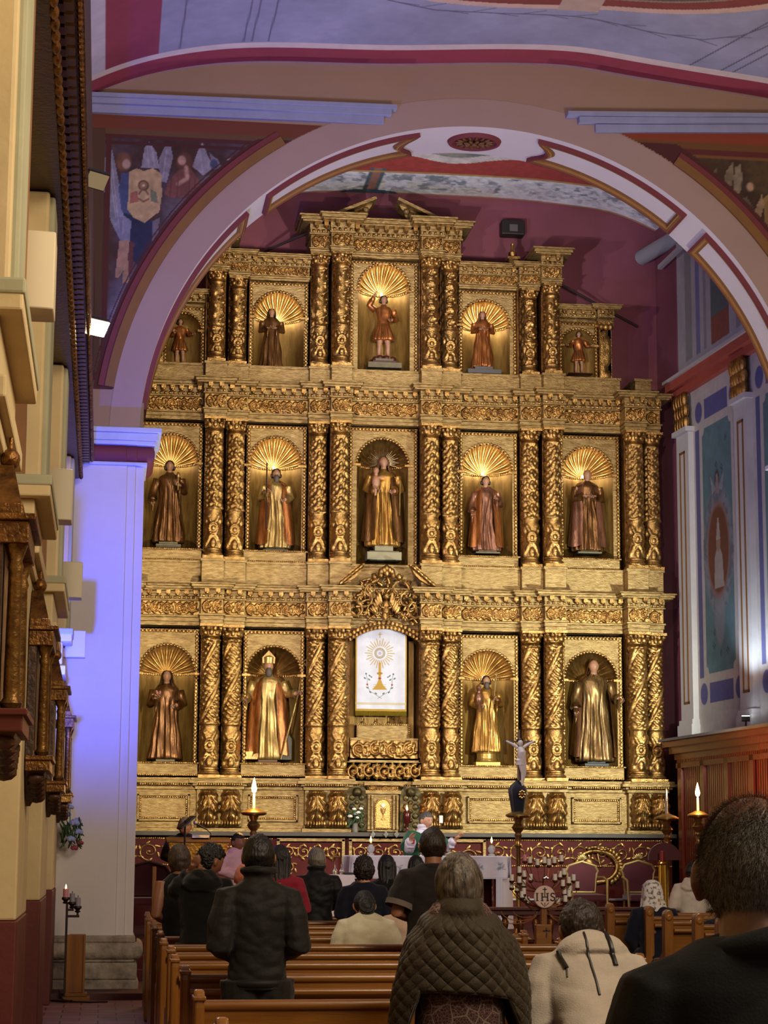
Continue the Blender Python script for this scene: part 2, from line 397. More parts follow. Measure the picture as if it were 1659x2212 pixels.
# vault profile on the arch wall
VP = [at(*p, 24.0) for p in ((215, 197), (300, 167), (400, 147), (500, 136), (600, 135), (830, 142), (1080, 138), (1230, 142), (1330, 162), (1530, 195), (1659, 215))]
VX = np.array([-1.2] + [p[0] for p in VP] + [8.9, 10.2]); VZ = np.array([VP[0][1] - 0.55] + [p[1] for p in VP] + [VP[-1][1] - 0.12, VP[-1][1] - 0.6])
def vz(x):
    k = np.linspace(-1.2, 10.2, 240); z = np.interp(k, VX, VZ); w = np.hanning(31); w /= w.sum()
    z = np.convolve(np.pad(z, 15, 'edge'), w, 'valid'); return np.interp(x, k, z)
aw = MB()
xs = np.linspace(-0.6, 9.8, 160)
th = np.linspace(PI, 0, 161)
inner = np.array([(AC[0] + AR * math.cos(t), AC[1] + AR * math.sin(t)) for t in th])
out = []
for t in th:   # ray from the centre to the wall outline
    c_, s_ = math.cos(t), max(math.sin(t), 0)
    k = 9.0
    if abs(c_) > 1e-6: k = min(k, ((9.8 - AC[0]) if c_ > 0 else (AC[0] + 0.95)) / abs(c_))
    for rr in np.linspace(AR, k, 60):
        if AC[1] + rr * s_ > vz(AC[0] + rr * c_) + 0.15: k = rr; break
    out.append((AC[0] + k * c_, AC[1] + k * s_))
out = np.array(out)
P = np.zeros((161, 4, 3))
for j, (q, y) in enumerate(((inner, AY1), (inner, AY0), (out, AY0), (out, AY1))):
    P[:, j, 0] = q[:, 0]; P[:, j, 1] = y; P[:, j, 2] = q[:, 1]
aw.add(P[:, 1:4].reshape(-1, 3), [(i * 3, (i + 1) * 3, (i + 1) * 3 + 1, i * 3 + 1) for i in range(160)] + [(i * 3 + 1, (i + 1) * 3 + 1, (i + 1) * 3 + 2, i * 3 + 2) for i in range(160)])
struct('wall_arch', aw, ARCHTAN, False)
bk = MB(); bk.add(np.concatenate([P[:, 0], P[:, 3]]), [(i, 161 + i, 161 + i + 1, i + 1) for i in range(160)])
struct('wall_arch_rear', bk, PIERWHITE, False)
sf = MB(); sf.grid(np.stack([P[:, 0], P[:, 1]], 1)); struct('arch_soffit', sf, PIERWHITE)
def polar_strip(r0, r1, y0, y1, t0, t1, n=60):
    b = MB(); tt = np.linspace(t0, t1, n)
    b.grid(np.array([[(AC[0] + r * math.cos(t), y, AC[1] + r * math.sin(t)) for (r, y) in ((r0, y0), (r1, y0), (r1, y1), (r0, y1))] for t in tt]), cv=True)
    for k in (0, n - 1): b.f.append(tuple(b.n - 4 * n + 4 * k + i for i in range(4)))
    return b
T0 = math.radians(2.5)
struct('arch_face_band', polar_strip(AR + 0.004, AR + 0.36, AY0 - 0.006, AY0 + 0.05, -0.05, PI + 0.05, 120), MAUVE_LIT)
for (ta, tb) in ((8.3, 57), (123, 171.7)):
    ta, tb = math.radians(ta), math.radians(tb)
    struct('arch_ochre_moulding', polar_strip(AR + 0.36, AR + 0.47, AY0 - 0.05, AY0 + 0.02, ta, tb, 80), OCHRE)
    struct('arch_maroon_moulding', polar_strip(AR + 0.47, AR + 0.55, AY0 - 0.03, AY0 + 0.02, ta, tb, 80), MAROON)
# soffit panels: maroon outer line, ochre mouldings, pale field
def soffit_panel(ta, tb, concave):
    g = tag(bpy.data.objects.new('soffit_panel', None), kind='structure'); COL.objects.link(g)
    n = 50
    def band(inset0, inset1, h, m, nm):
        """rectangular frame between two insets following the vault"""
        b = MB()
        da = lambda i: i / AR
        sgn = 1 if tb > ta else -1
        def loop(i, hh):
            y0, y1 = AY0 + 0.13 + i, AY1 - 0.13 - i; a0, a1 = ta + sgn * da(i), tb - sgn * da(i); R = AR - hh
            L = []
            for t in np.linspace(a0, a1, n): L.append((t, y0))
            for y in np.linspace(y0, y1, 9)[1:-1]: L.append((a1, y))
            for t in np.linspace(a1, a0, n): L.append((t, y1))
            for y in np.linspace(y1, y0, 9)[1:-1]:
                k = math.sin(PI * (y1 - y) / (y1 - y0)); L.append((a0 + (sgn * 0.055 * (k - 0.2) if concave else 0), y))
            return [(AC[0] + R * math.cos(t), y, AC[1] + R * math.sin(t)) for t, y in L]
        A, B, A2, B2 = loop(inset0, 0.0), loop(inset0, h), loop(inset1, h), loop(inset1, 0.0)
        b.grid(np.array([A, B, A2, B2]), cv=True)
        return b.build(nm, m, g)
    band(0.0, 0.035, 0.055, MAROON, 'outer_line'); band(0.035, 0.055, 0.06, OCHRE, 'ochre_moulding'); band(0.055, 0.085, 0.045, mat('light_ochre', '#a5773f', 0.7, var=0.1), 'inner_ochre'); band(0.085, 0.115, 0.022, OCHRE, 'inner_line')
R_ = math.radians
soffit_panel(R_(79.5), R_(50), True); soffit_panel(R_(45.5), R_(6), False)
soffit_panel(R_(100.5), R_(130), True); soffit_panel(R_(134.5), R_(174), False)
md = thing('soffit_medallion', 'oval maroon medallion with a carved rosette at the crown of the arch', 'medallion', (AC[0], 24.5, AC[1] + AR))
MED = mat('medallion_maroon', '#5a2420', 0.6, 0.2, var=0.2, vscale=20)
b = MB(); b.lathe([(0.0, -0.02), (0.27, -0.02), (0.29, -0.05), (0.33, -0.05), (0.35, -0.01), (0.35, 0.0)], n=40, sy=0.82); b.build('rim', MAROON, md, world=False)
b = MB()
for k in range(16):
    a = k * PI / 8; b.ell((0.2 * math.cos(a), 0.16 * math.sin(a), -0.035), (0.055, 0.022, 0.02), 8, 5, Matrix.Rotation(a, 3, 'Z'))
for k in range(8):
    a = k * PI / 4 + 0.2; b.ell((0.1 * math.cos(a), 0.08 * math.sin(a), -0.05), (0.05, 0.026, 0.022), 8, 5, Matrix.Rotation(a, 3, 'Z'))
b.ell((0, 0, -0.055), (0.04, 0.035, 0.03)); b.build('rosette', mat('dull_bronze', '#6f4a2c', 0.5, 0.4, var=0.3, vscale=25), md, world=False)

# pier on the left (the right one stands mirrored outside the frame)
def pier(mx):
    s = (lambda x: x) if not mx else (lambda x: 2 * AC[0] - x)
    def bx(b, x0, x1, *r): x0, x1 = sorted((s(x0), s(x1))); return b.box(x0, x1, *r)
    b = MB(); bx(b, -0.95, 0.17, AY0, AY1, 0.6, 6.16); bx(b, 0.17, 0.27, AY0 + 0.03, AY1, 0.6, 6.16); bx(b, 0.27, 0.375, AY0 + 0.06, AY1, 0.6, 6.16)
    struct('pier_shaft', b, PIERWHITE, False, bev=0.008)
    bs = MB()
    for (z0, z1, p) in ((0.05, 0.17, 0.07), (0.17, 0.36, 0.05), (0.36, 0.40, 0.02)): bx(bs, -0.95, 0.375 + p, AY0 - p - 0.06, AY1, z0, z1)
    bx(bs, -0.95, 0.40, AY0 - 0.10, AY1, 0.58, 0.66)
    P = []
    for t in np.linspace(-PI / 2, PI / 2, 9):
        o_ = 0.06 + 0.075 * math.cos(t); z = 0.49 + 0.10 * math.sin(t)
        P.append([(s(-0.95), AY0 - o_, z), (s(0.36), AY0 - o_, z), (s(0.375 + o_ - 0.02), AY0 - o_ + 0.05, z), (s(0.375 + o_), AY1, z)])
    bs.grid(np.array(P), flip=mx)
    struct('pier_base', bs, STONE, True, bev=0.02)
    cp = MB()
    for (z0, z1, p) in ((6.13, 6.17, 0.03), (6.36, 6.41, 0.13), (6.41, 6.50, 0.15), (6.50, 6.56, 0.19)): bx(cp, -0.95, 0.375 + p, AY0 - p - 0.02, AY1, z0, z1)
    P = []
    for t in np.linspace(0, PI / 2, 6):
        o_ = 0.19 - 0.13 * math.cos(t); z = 6.33 + 0.10 * math.sin(t); P.append([(s(-0.95), AY0 - o_, z), (s(0.375 + o_), AY0 - o_, z), (s(0.375 + o_), AY1, z)])
    struct('pier_cornice', cp, mat('white_blue_paint', '#b9c0d6', 0.75, var=0.08, vscale=3), False, bev=0.01)
    tr = MB(); P = []
    for t in np.linspace(-PI / 2, PI / 2, 11):
        o_ = 0.03 + 0.09 * math.cos(t); z = 6.27 + 0.10 * math.sin(t)
        P.append([(s(-0.95), AY0 - o_, z), (s(0.15), AY0 - o_, z), (s(0.16), AY0 - o_ + 0.02, z), (s(0.28), AY0 - o_ + 0.02, z), (s(0.29), AY0 - o_ + 0.04, z), (s(0.375 + o_), AY0 - o_ + 0.05, z), (s(0.375 + o_), AY1, z)])
    tr.grid(np.array(P), flip=mx); struct('pier_torus', tr, MAROON, True, ang=25)
    bb = MB(); bx(bb, -0.95, 0.35, AY0 + 0.001, AY1, 6.56, 6.9); struct('impost_block', bb, mat('ledge_shadow_ochre', '#8d7a55', 0.85, var=0.08), False)  # ochre tone paints in the shadow above the capital's ledge
pier(False); pier(True)

# blue-grey wooden cornices left and right of the crown, and the red bands under them
for nm, (x0, z0), (x1, z1) in (('trim_1', at(190, 208, 24), at(862, 236, 24)), ('trim_2', at(1203, 248, 24), at(1700, 254, 24))):
    b = MB(); y = AY0
    for (o0, o1, p) in ((0.0, -0.05, 0.16), (-0.05, -0.12, 0.12), (-0.12, -0.22, 0.06)):
        xa, xb = (x0, x1 + o1 * 0.9) if nm == 'trim_1' else (x0 - o1 * 2.2, x1)
        b.add([(xa, y - p, z0 + o1), (xb, y - p, z1 + o1), (xb, y, z1 + o1), (xa, y, z0 + o1), (xa, y - p, z0 + o0), (xb, y - p, z1 + o0), (xb, y, z1 + o0), (xa, y, z0 + o0)],
              [(0, 3, 2, 1), (4, 5, 6, 7), (0, 1, 5, 4), (1, 2, 6, 5), (2, 3, 7, 6), (3, 0, 4, 7)])
    struct(nm, b, PALEBLUE, False)

# painted spandrels -------------------------------------------------
FRESCO = painted('fresco_pigment', 0.8, 0.12, 30)
ZB = at(200, 840, 24)[1]; ZT = at(200, 275, 24)[1]
sx0, sx1 = -0.52, 3.2; SZ1 = at(400, 240, 24)[1] - 0.10
def spandrel_left():
    p = Paint(sx1 - sx0, SZ1 - ZB, 340, 350, '#3a2118', 3)
    def q(px, py): x, z = at(px, py, 24); return x - sx0, z - ZB
    S = 24 / 4400.0
    X, Z = p.X + sx0, p.Y + ZB; rad = np.hypot(X - AC[0], Z - AC[1])
    p.grain(0.25, 0.5)
    p.cloud('#4a3a44', 0.5, 0.35, 0.7)
    # smoke and clouds under the angels
    for (x, y, rx, ry, c) in ((330, 560, 50, 60, '#5a5968'), (420, 455, 55, 40, '#6a5e64'), (300, 650, 50, 60, '#666c7c'), (265, 700, 35, 50, '#787c8a'), (470, 400, 60, 26, '#6e6a70'),
                              (240, 740, 28, 30, '#85827a'), (380, 500, 30, 60, '#565563')):
        X_, Y_ = q(x, y); p.ell(X_, Y_, rx * S, ry * S, c, 0, 0.8, 0.9)
    def wing(pts, c='#8d8793'): p.poly([q(*t) for t in pts], c, 0.9)
    wing([(238, 308), (226, 345), (224, 410), (240, 480), (262, 525), (268, 480), (258, 400), (248, 350)], '#7d7f96')
    wing([(305, 362), (312, 320), (322, 306), (338, 330), (345, 365)]); wing([(343, 345), (355, 318), (368, 312), (374, 340), (360, 395), (346, 392)], '#827c88')
    wing([(415, 360), (430, 320), (437, 308), (448, 335), (462, 360), (440, 380)]); wing([(452, 330), (470, 345), (480, 362), (460, 368)], '#75707c')
    wing([(490, 345), (530, 330), (575, 328), (540, 352), (500, 365)], '#8a827f')
    for (x0_, y0_, x1_, y1_) in ((232, 330, 250, 470), (240, 340, 258, 500), (318, 320, 322, 362), (328, 318, 334, 360), (360, 325, 352, 385), (432, 325, 438, 372)):
        p.line([q(x0_, y0_), q(x1_, y1_)], 0.012, '#a59fae', 0.6)
    # angel with the shield: blue robe, legs, head
    p.poly([q(*t) for t in ((262, 375), (285, 372), (300, 400), (278, 470), (262, 455), (256, 410))], '#3e4a6e', 0.9)
    p.poly([q(*t) for t in ((268, 460), (300, 470), (332, 480), (330, 540), (312, 590), (285, 560), (268, 530))], '#1d2440', 0.95)
    p.poly([q(*t) for t in ((266, 465), (284, 478), (280, 520), (262, 520))], '#8f8da0', 0.8)
    p.poly([q(*t) for t in ((330, 478), (345, 470), (338, 545), (326, 560))], '#7b7a86', 0.6)
    p.poly([q(*t) for t in ((258, 520), (280, 520), (274, 575), (256, 600), (248, 600))], '#9a7860', 0.95)
    p.poly([q(*t) for t in ((268, 568), (284, 560), (278, 610), (264, 612))], '#9c7a5c', 0.9)
    p.poly([q(*t) for t in ((280, 520), (290, 525), (285, 590), (276, 600))], '#5c2e28', 0.9)
    for (x, y, r, c) in ((267, 350, 17, '#6b4630'), (273, 355, 9, '#a08474'), (399, 352, 18, '#5a3626'), (393, 347, 9, '#a5826e'), (505, 350, 9, '#6a4a3a'), (540, 344, 8, '#7a5a48'), (462, 355, 9, '#3a4056')):
        X_, Y_ = q(x, y); p.ell(X_, Y_, r * S, r * S * 1.25, c, 0, 1, 0.4)
    p.poly([q(*t) for t in ((362, 395), (385, 368), (410, 362), (430, 390), (436, 402), (415, 424), (372, 428), (355, 420))], '#6e4038', 0.95)
    p.line([q(402, 362), q(405, 385), q(385, 398)], 0.05, '#a98570', 0.9)
    for x in (370, 385, 410, 422): p.line([q(x, 385), q(x - 3, 425)], 0.014, '#4f2a26', 0.7)
    p.poly([q(*t) for t in ((440, 385), (470, 372), (510, 372), (475, 405), (440, 410))], '#5c5e66', 0.9)
    # the tan shield with its emblem
    p.poly([q(*t) for t in ((278, 372), (295, 364), (310, 370), (330, 364), (348, 375), (350, 420), (344, 458), (312, 482), (288, 470), (275, 452), (278, 410))], '#ab9067', 1)
    for (x, y, rx, ry, c) in ((310, 401, 7, 7, '#6d4a33'), (310, 401, 3.5, 3.5, '#c9b48c'), (300, 424, 9, 8, '#a9926a'), (320, 424, 9, 8, '#a9926a')):
        X_, Y_ = q(x, y); p.ell(X_, Y_, rx * S, ry * S, c, 0, 0.8, 0.5)
    p.ring(*q(310, 401), 0.055, 0.055, 0.012, '#5f4530'); p.poly([q(*t) for t in ((281, 418), (296, 412), (300, 436), (280, 440))], '#8a4a40', 0.8); p.poly([q(*t) for t in ((324, 408), (338, 416), (341, 438), (326, 436))], '#55624f', 0.8)
    p.line([q(308, 408), q(300, 420)], 0.02, '#6d4f38'); p.line([q(312, 408), q(320, 420)], 0.02, '#6d4f38'); p.line([q(300, 430), q(310, 436), q(321, 430)], 0.02, '#6d4f38')
    X_, Y_ = q(240, 797); p.rect(X_ - 0.14, X_ + 0.14, Y_ - 0.14, Y_ + 0.14, '#5a4a36', 0.7)
    p.grain(0.18, 0.06)
    # painted frame lines: red band on top, ochre and maroon borders
    zt = ZT - ZB
    p.put(p.Y > zt - 0.0, '#6b3420'); p.put((p.Y > zt - 0.07) & (p.Y <= zt), '#5f4128'); p.put((p.Y > zt - 0.12) & (p.Y <= zt - 0.07), '#4a1d1c')
    p.put((p.Y > zt - 0.2) & (p.Y <= zt - 0.165), '#43191a')
    xl = p.X + sx0
    p.put((xl < -0.20) & (p.Y < zt), '#4d3320'); p.put((xl > -0.18) & (xl < -0.12) & (p.Y < zt - 0.08), '#4a1d1c')
    p.put((p.Y < 0.10), '#5b3f22'); p.put((p.Y > 0.10) & (p.Y < 0.20), '#45191a')
    p.put((rad < AR + 0.60) & (p.Y < zt - 0.04), '#4a1d1c'); p.put((rad > AR + 0.62) & (rad < AR + 0.635) & (p.Y < zt - 0.1), '#471a1b')
    o = p.surface('spandrel_mural', lambda x, y: (x + sx0, AY0 - 0.008 + 0 * x, y + ZB), FRESCO, lambda x, y: (np.hypot(x + sx0 - AC[0], y + ZB - AC[1]) > AR + 0.36), flip=False)
    tag(o, 'left spandrel mural of winged angels, the foremost holding a tan shield', 'mural', kind='thing')
spandrel_left()
rx0, rx1 = 5.7, 9.6; RZ1 = at(1500, 282, 24)[1]; RZB = 7.0
def spandrel_right():
    p = Paint(rx1 - rx0, RZ1 - RZB, 200, 200, '#33200f', 5); S = 24 / 4400.0
    def q(px, py): x, z = at(px, py, 24); return x - rx0, z - RZB
    p.grain(0.25, 0.5); p.cloud('#4c3a22', 0.5, 0.4, 0.7)
    for pts, c in (([(1558, 415), (1568, 370), (1582, 352), (1584, 385), (1572, 430)], '#7b6c58'), ([(1583, 400), (1588, 362), (1600, 354), (1604, 400), (1592, 430)], '#857765'),
                   ([(1530, 400), (1538, 372), (1548, 362), (1545, 395)], '#6f5a48'), ([(1545, 445), (1572, 412), (1590, 430), (1600, 470), (1570, 470)], '#7b5f3c'),
                   ([(1590, 440), (1612, 425), (1640, 470), (1659, 500), (1630, 520), (1600, 480)], '#5a5046'), ([(1624, 470), (1645, 420), (1652, 440), (1640, 478)], '#9a7e62'),
                   ([(1648, 430), (1680, 400), (1680, 520), (1652, 520)], '#8a6c40'), ([(1490, 365), (1520, 380), (1545, 400), (1530, 415)], '#6a3a34')):
        p.poly([q(*t) for t in pts], c, 0.9)
    for (x, y, r, c) in ((1612, 402, 13, '#3a2a20'), (1620, 404, 9, '#a5866c'), (1538, 382, 8, '#7a4a40')):
        X_, Y_ = q(x, y); p.ell(X_, Y_, r * S, r * S * 1.2, c, 0, 1, 0.4)
    X_, Y_ = q(1640, 540); p.ell(X_, Y_, 0.5, 0.35, '#5a4c34', 0, 0.8, 0.9)
    p.grain(0.2, 0.06)
    rad = np.hypot(p.X + rx0 - AC[0], p.Y + RZB - AC[1])
    zt = p.h - 0.155 - (p.X + rx0 - 6.9) * 0.0
    p.put(p.Y > zt, '#86391f'); p.put((p.Y > zt - 0.10) & (p.Y <= zt), '#6b4320'); p.put((p.Y > zt - 0.17) & (p.Y <= zt - 0.10), '#5a2420'); p.put((p.Y > zt - 0.20) & (p.Y <= zt - 0.17), '#744a26')
    p.put((rad < AR + 0.62) & (p.Y < zt - 0.04), '#4a1d1c')
    o = p.surface('spandrel_mural', lambda x, y: (x + rx0, AY0 - 0.008 + 0 * x, y + RZB), FRESCO, lambda x, y: (np.hypot(x + rx0 - AC[0], y + RZB - AC[1]) > AR + 0.36))
    tag(o, 'right spandrel mural of a dark-haired winged angel on brown ground', 'mural', kind='thing')
spandrel_right()

# ---------------------------------------------------------------- nave vault in front of the arch
def nave_vault():
    x0, x1, D = -0.62, 9.6, 3.4
    p = Paint(x1 - x0, D, 620, 210, '#8e8fa6', 8)
    p.grain(0.10, 0.7)
    X = p.X + x0; d = p.Y
    p.put((X < -0.22), '#b4aec0')
    p.put((X > -0.22) & (X < 0.42) & (d > 0.66), '#84344a')
    for xx in (0.66, 1.42, 1.52, 1.72): p.line([(xx - x0, 0.7), (xx - x0 + 0.06, D)], 0.018, '#5a566e')
    for xx in (6.95, 7.35, 7.5): p.line([(xx - x0, 0.6), (xx - x0 + 0.9, D)], 0.02, '#4a4858')
    p.put(d < 0.66, '#c9b9b4'); p.put(d < 0.50, '#8c3343'); p.put(d < 0.05, '#b59a98')
    # laurel branch and the oval medallion's rim
    cx = 5.15 - x0
    pts = [(3.0, 2.0), (3.6, 1.72), (4.4, 1.60), (5.3, 1.55), (6.2, 1.42), (6.9, 1.45), (7.3, 1.75), (7.6, 2.3)]
    p.line([(a - x0, b) for a, b in pts], 0.025, '#55566a', 0.9)
    for i in range(14):
        a, b = 3.1 + i * 0.31, np.interp(3.1 + i * 0.31, [q[0] for q in pts], [q[1] for q in pts])
        p.line([(a - x0, b), (a - x0 + 0.28, b + (0.10 if i % 2 else -0.09))], 0.02, '#5c5d70', 0.85)
    e = np.hypot((X - 4.9) / 3.3, (d - 4.2) / 2.45)
    p.put(e < 1.0, '#c3a493'); p.put(e < 0.955, '#7c3a34'); p.put(e < 0.885, '#8a7b6a'); p.put(e < 0.87, '#5a4a44')
    p.rect(5.05 - x0, 5.55 - x0, 1.72, 2.5, '#b09888')
    p.grain(0.05, 0.12)
    o = p.surface('ceiling', lambda x, y: (x + x0, 24.0 - y, vz(x + x0)), painted('vault_pigment', 0.85, 0.12, 12), flip=True)
    tag(o, kind='structure')
    b = MB(); xs_ = np.linspace(x0 - 0.4, x1 + 0.4, 40); b.grid(np.array([[(x, y, vz(np.clip(x, x0, x1)) + 0.03) for y in (-2.0, 20.7)] for x in xs_]))
    struct('ceiling_nave', b, mat('vault_grey', '#8e8fa6', 0.85, var=0.06))
nave_vault()
struct('wall_right', MB().box(9.6, 10.0, -3, 24, 0, 12), PLASTER, False)

# ---------------------------------------------------------------- chancel shell
RWX = lambda Y: 9.17 + 0.065 * (33 - Y)
struct('wall_back', MB().box(-1.3, 9.4, 33.0, 33.3, 0, 13), PURPLEWALL, False)
struct('wall_chancel_left', MB().box(-1.3, -0.55, 25, 33.2, 0, 13), PURPLEWALL, False)
BY = 33.0
ck = [at(650, 412, BY), at(900, 420, BY), at(1130, 432, BY), at(1360, 462, BY)]
CXs = np.array([-1.3, 0.2] + [c[0] for c in ck] + [9.2, 9.8]); CZs = np.array([ck[0][1] - 1.9, ck[0][1] - 0.75] + [c[1] for c in ck] + [ck[-1][1] - 0.35, ck[-1][1] - 0.6])
def cz(x):
    k = np.linspace(-1.3, 9.8, 200); z = np.interp(k, CXs, CZs); w = np.hanning(41); w /= w.sum()
    return np.interp(x, k, np.convolve(np.pad(z, 20, 'edge'), w, 'valid'))
def chancel_vault():
    x0, x1, D = -1.2, 9.7, 8.2
    p = Paint(x1 - x0, D, 330, 300, '#8f8f94', 11)
    X, d = p.X + x0, p.Y
    wav = 0.10 * np.cos((X - 4.45) * 3.2) * np.exp(-((X - 4.45) / 2.2) ** 2)
    p.put(d < 2.6, '#a9433a')
    p.put((d < 1.95 + wav * 0.5), '#e4e4e6'); p.cloud('#6f7a84', 0.16, 0.58, 0.68, (d < 1.05) & (d > 0.3), 0.8); p.cloud('#9fa2aa', 0.10, 0.54, 0.64, (d < 1.05) & (d > 0.15), 0.5)
    p.put((d > 1.15) & (d < 1.95 + wav), '#a4423a')
    m = np.abs(X - 4.45) < 2.0 - 0.5 * (d > 2.4)
    p.put((d > 1.75 + wav * 2 + 0.08 * np.abs(X - 4.4)) & (np.abs(X - 4.4) < 2.1), '#cfc6c0')
    p.put((d > 2.05 + wav * 2 + 0.08 * np.abs(X - 4.4)) & (np.abs(X - 4.4) < 1.9), '#6d7470')
    p.cloud('#9a9482', 0.5, 0.5, 0.7, (d > 2.1 + wav * 2) & (np.abs(X - 4.4) < 1.9), 0.8)
    p.put((np.abs(X - 4.18) < 0.14) & (d < 1.3), '#55646c'); p.put((np.abs(X - 4.18) < 0.07) & (d < 1.3), '#9a6d5c')
    p.put((np.abs(d - 1.13) < 0.035), '#b8945c'); p.put((d < 0.07), '#b58a6a')
    p.put((np.hypot((X - 4.18) / 0.5, d / 0.2) < 1), '#3f5660')
    p.grain(0.12, 0.08)
    tag(p.surface('ceiling_chancel', lambda x, y: (x + x0, BY - y, cz(x + x0) + 0 * y), painted('chancel_vault_pigment', 0.85, 0.12, 12), flip=True), kind='structure')
chancel_vault()
# ================================================================ ALTARPIECE
XC = 4.34
ALT = thing('altarpiece', 'tall gilded wooden altarpiece of three tiers filling the chancel behind the altar', 'altarpiece', (XC, 32.2, PLAT))

def rinceau(L, n_per=26, amp=1.0, mirror=True, seed=0):
    """height field (0..1) of a running acanthus scroll in a strip L high-units long and 1 high"""
    nx, ny = max(8, int(L * n_per)), n_per
    X, Z = np.meshgrid(np.linspace(0, L, nx), np.linspace(0, 1, ny), indexing='ij'); H = np.zeros_like(X)
    def stamp(pts, w, top=1.0):
        for (x, z), ww in zip(pts, np.broadcast_to(w, (len(pts),))):
            i0, i1 = int(max(0, (x - ww) / L * (nx - 1))), int(min(nx - 1, (x + ww) / L * (nx - 1))) + 2
            if i1 <= 0 or i0 >= nx: continue
            d2 = ((X[i0:i1] - x) ** 2 + (Z[i0:i1] - z) ** 2) / ww ** 2
            H[i0:i1] = np.maximum(H[i0:i1], top * np.sqrt(np.clip(1 - d2, 0, 1)))
    k = max(1, round(L / 0.95)); step = L / k; mid = (k - 1) / 2
    for i in range(k):
        c = ((i + 0.5) * step, 0.5); sg = 1 if i % 2 else -1
        if mirror and i > mid: sg = -(1 if (k - 1 - i) % 2 else -1)
        t = np.linspace(0, 1, 46); r = 0.42 * (1 - 0.82 * t); a = sg * (PI * 0.5 + t * 2 * PI * 1.35)
        stamp(np.stack([c[0] + r * np.cos(a) * min(1.1, step), c[1] + r * np.sin(a)], 1), 0.085 * (1 - 0.45 * t))
        stamp([c], 0.10, 1.0)
        for q in range(5):
            aa = sg * (0.7 + q * 1.25); rr = 0.34
            p0 = np.array([c[0] + rr * math.cos(aa), c[1] + rr * math.sin(aa)]); dr = np.array([math.cos(aa + sg * 0.9), math.sin(aa + sg * 0.9)])
            stamp([p0 + dr * s for s in np.linspace(-0.1, 0.16, 7)], 0.075 * np.array([.5, .8, 1, 1, .9, .7, .4]), 0.8)
        if i < k - 1:
            x = (i + 1) * step
            stamp([(x, 0.5 + s) for s in np.linspace(-0.4, 0.4, 9)], 0.06, 0.7)
            for q in (-1, 1): stamp([(x + q * 0.09, 0.5 + 0.3 * s) for s in (-1, 1)], 0.09, 0.8)
    return H * amp
_rc = {}
def relief_panel(x0, x1, z0, z1, y, depth, name='frieze', m=None, parent=None, n_per=24):
    L = (x1 - x0) / (z1 - z0); key = (round(L, 1), n_per)
    if key not in _rc: _rc[key] = rinceau(key[0], n_per)
    H = _rc[key]; nx, nz = H.shape
    P = np.zeros((nx, nz, 3)); P[..., 0] = np.linspace(x0, x1, nx)[:, None]; P[..., 2] = np.linspace(z0, z1, nz)[None]
    P[..., 1] = y - depth * H
    return MB().grid(P).build(name, m or GOLD, parent, ang=0)
def scroll_tubes(b, x0, x1, z0, z1, y, th=0.016, step=None):
    """gilded scroll applied in the round on a plain ground"""
    h = z1 - z0; L = x1 - x0; k = max(1, round(L / (step or h * 1.05))); st = L / k
    for i in range(k):
        cx, cz_ = x0 + (i + 0.5) * st, (z0 + z1) / 2; sg = 1 if (i % 2) ^ (i >= k / 2) else -1
        t = np.linspace(0, 1, 30); r = (1 - 0.8 * t); a = sg * (PI / 2 + t * 2 * PI * 1.3)
        b.tube(np.stack([cx + 0.48 * st * r * np.cos(a), np.full(30, y), cz_ + 0.44 * h * r * np.sin(a)], 1), th * (1 - 0.35 * t), 6)
        b.ell((cx, y - 0.005, cz_), (th * 1.6, th, th * 1.6), 7, 5)
        for q in range(6):
            aa = sg * (0.4 + q * 1.05); R = Matrix.Rotation(-(aa + sg * 0.9), 3, 'Y')
            b.ell((cx + 0.45 * st * math.cos(aa), y, cz_ + 0.42 * h * math.sin(aa)), (th * 3.0, th * 0.8, th * 1.1), 7, 4, R)

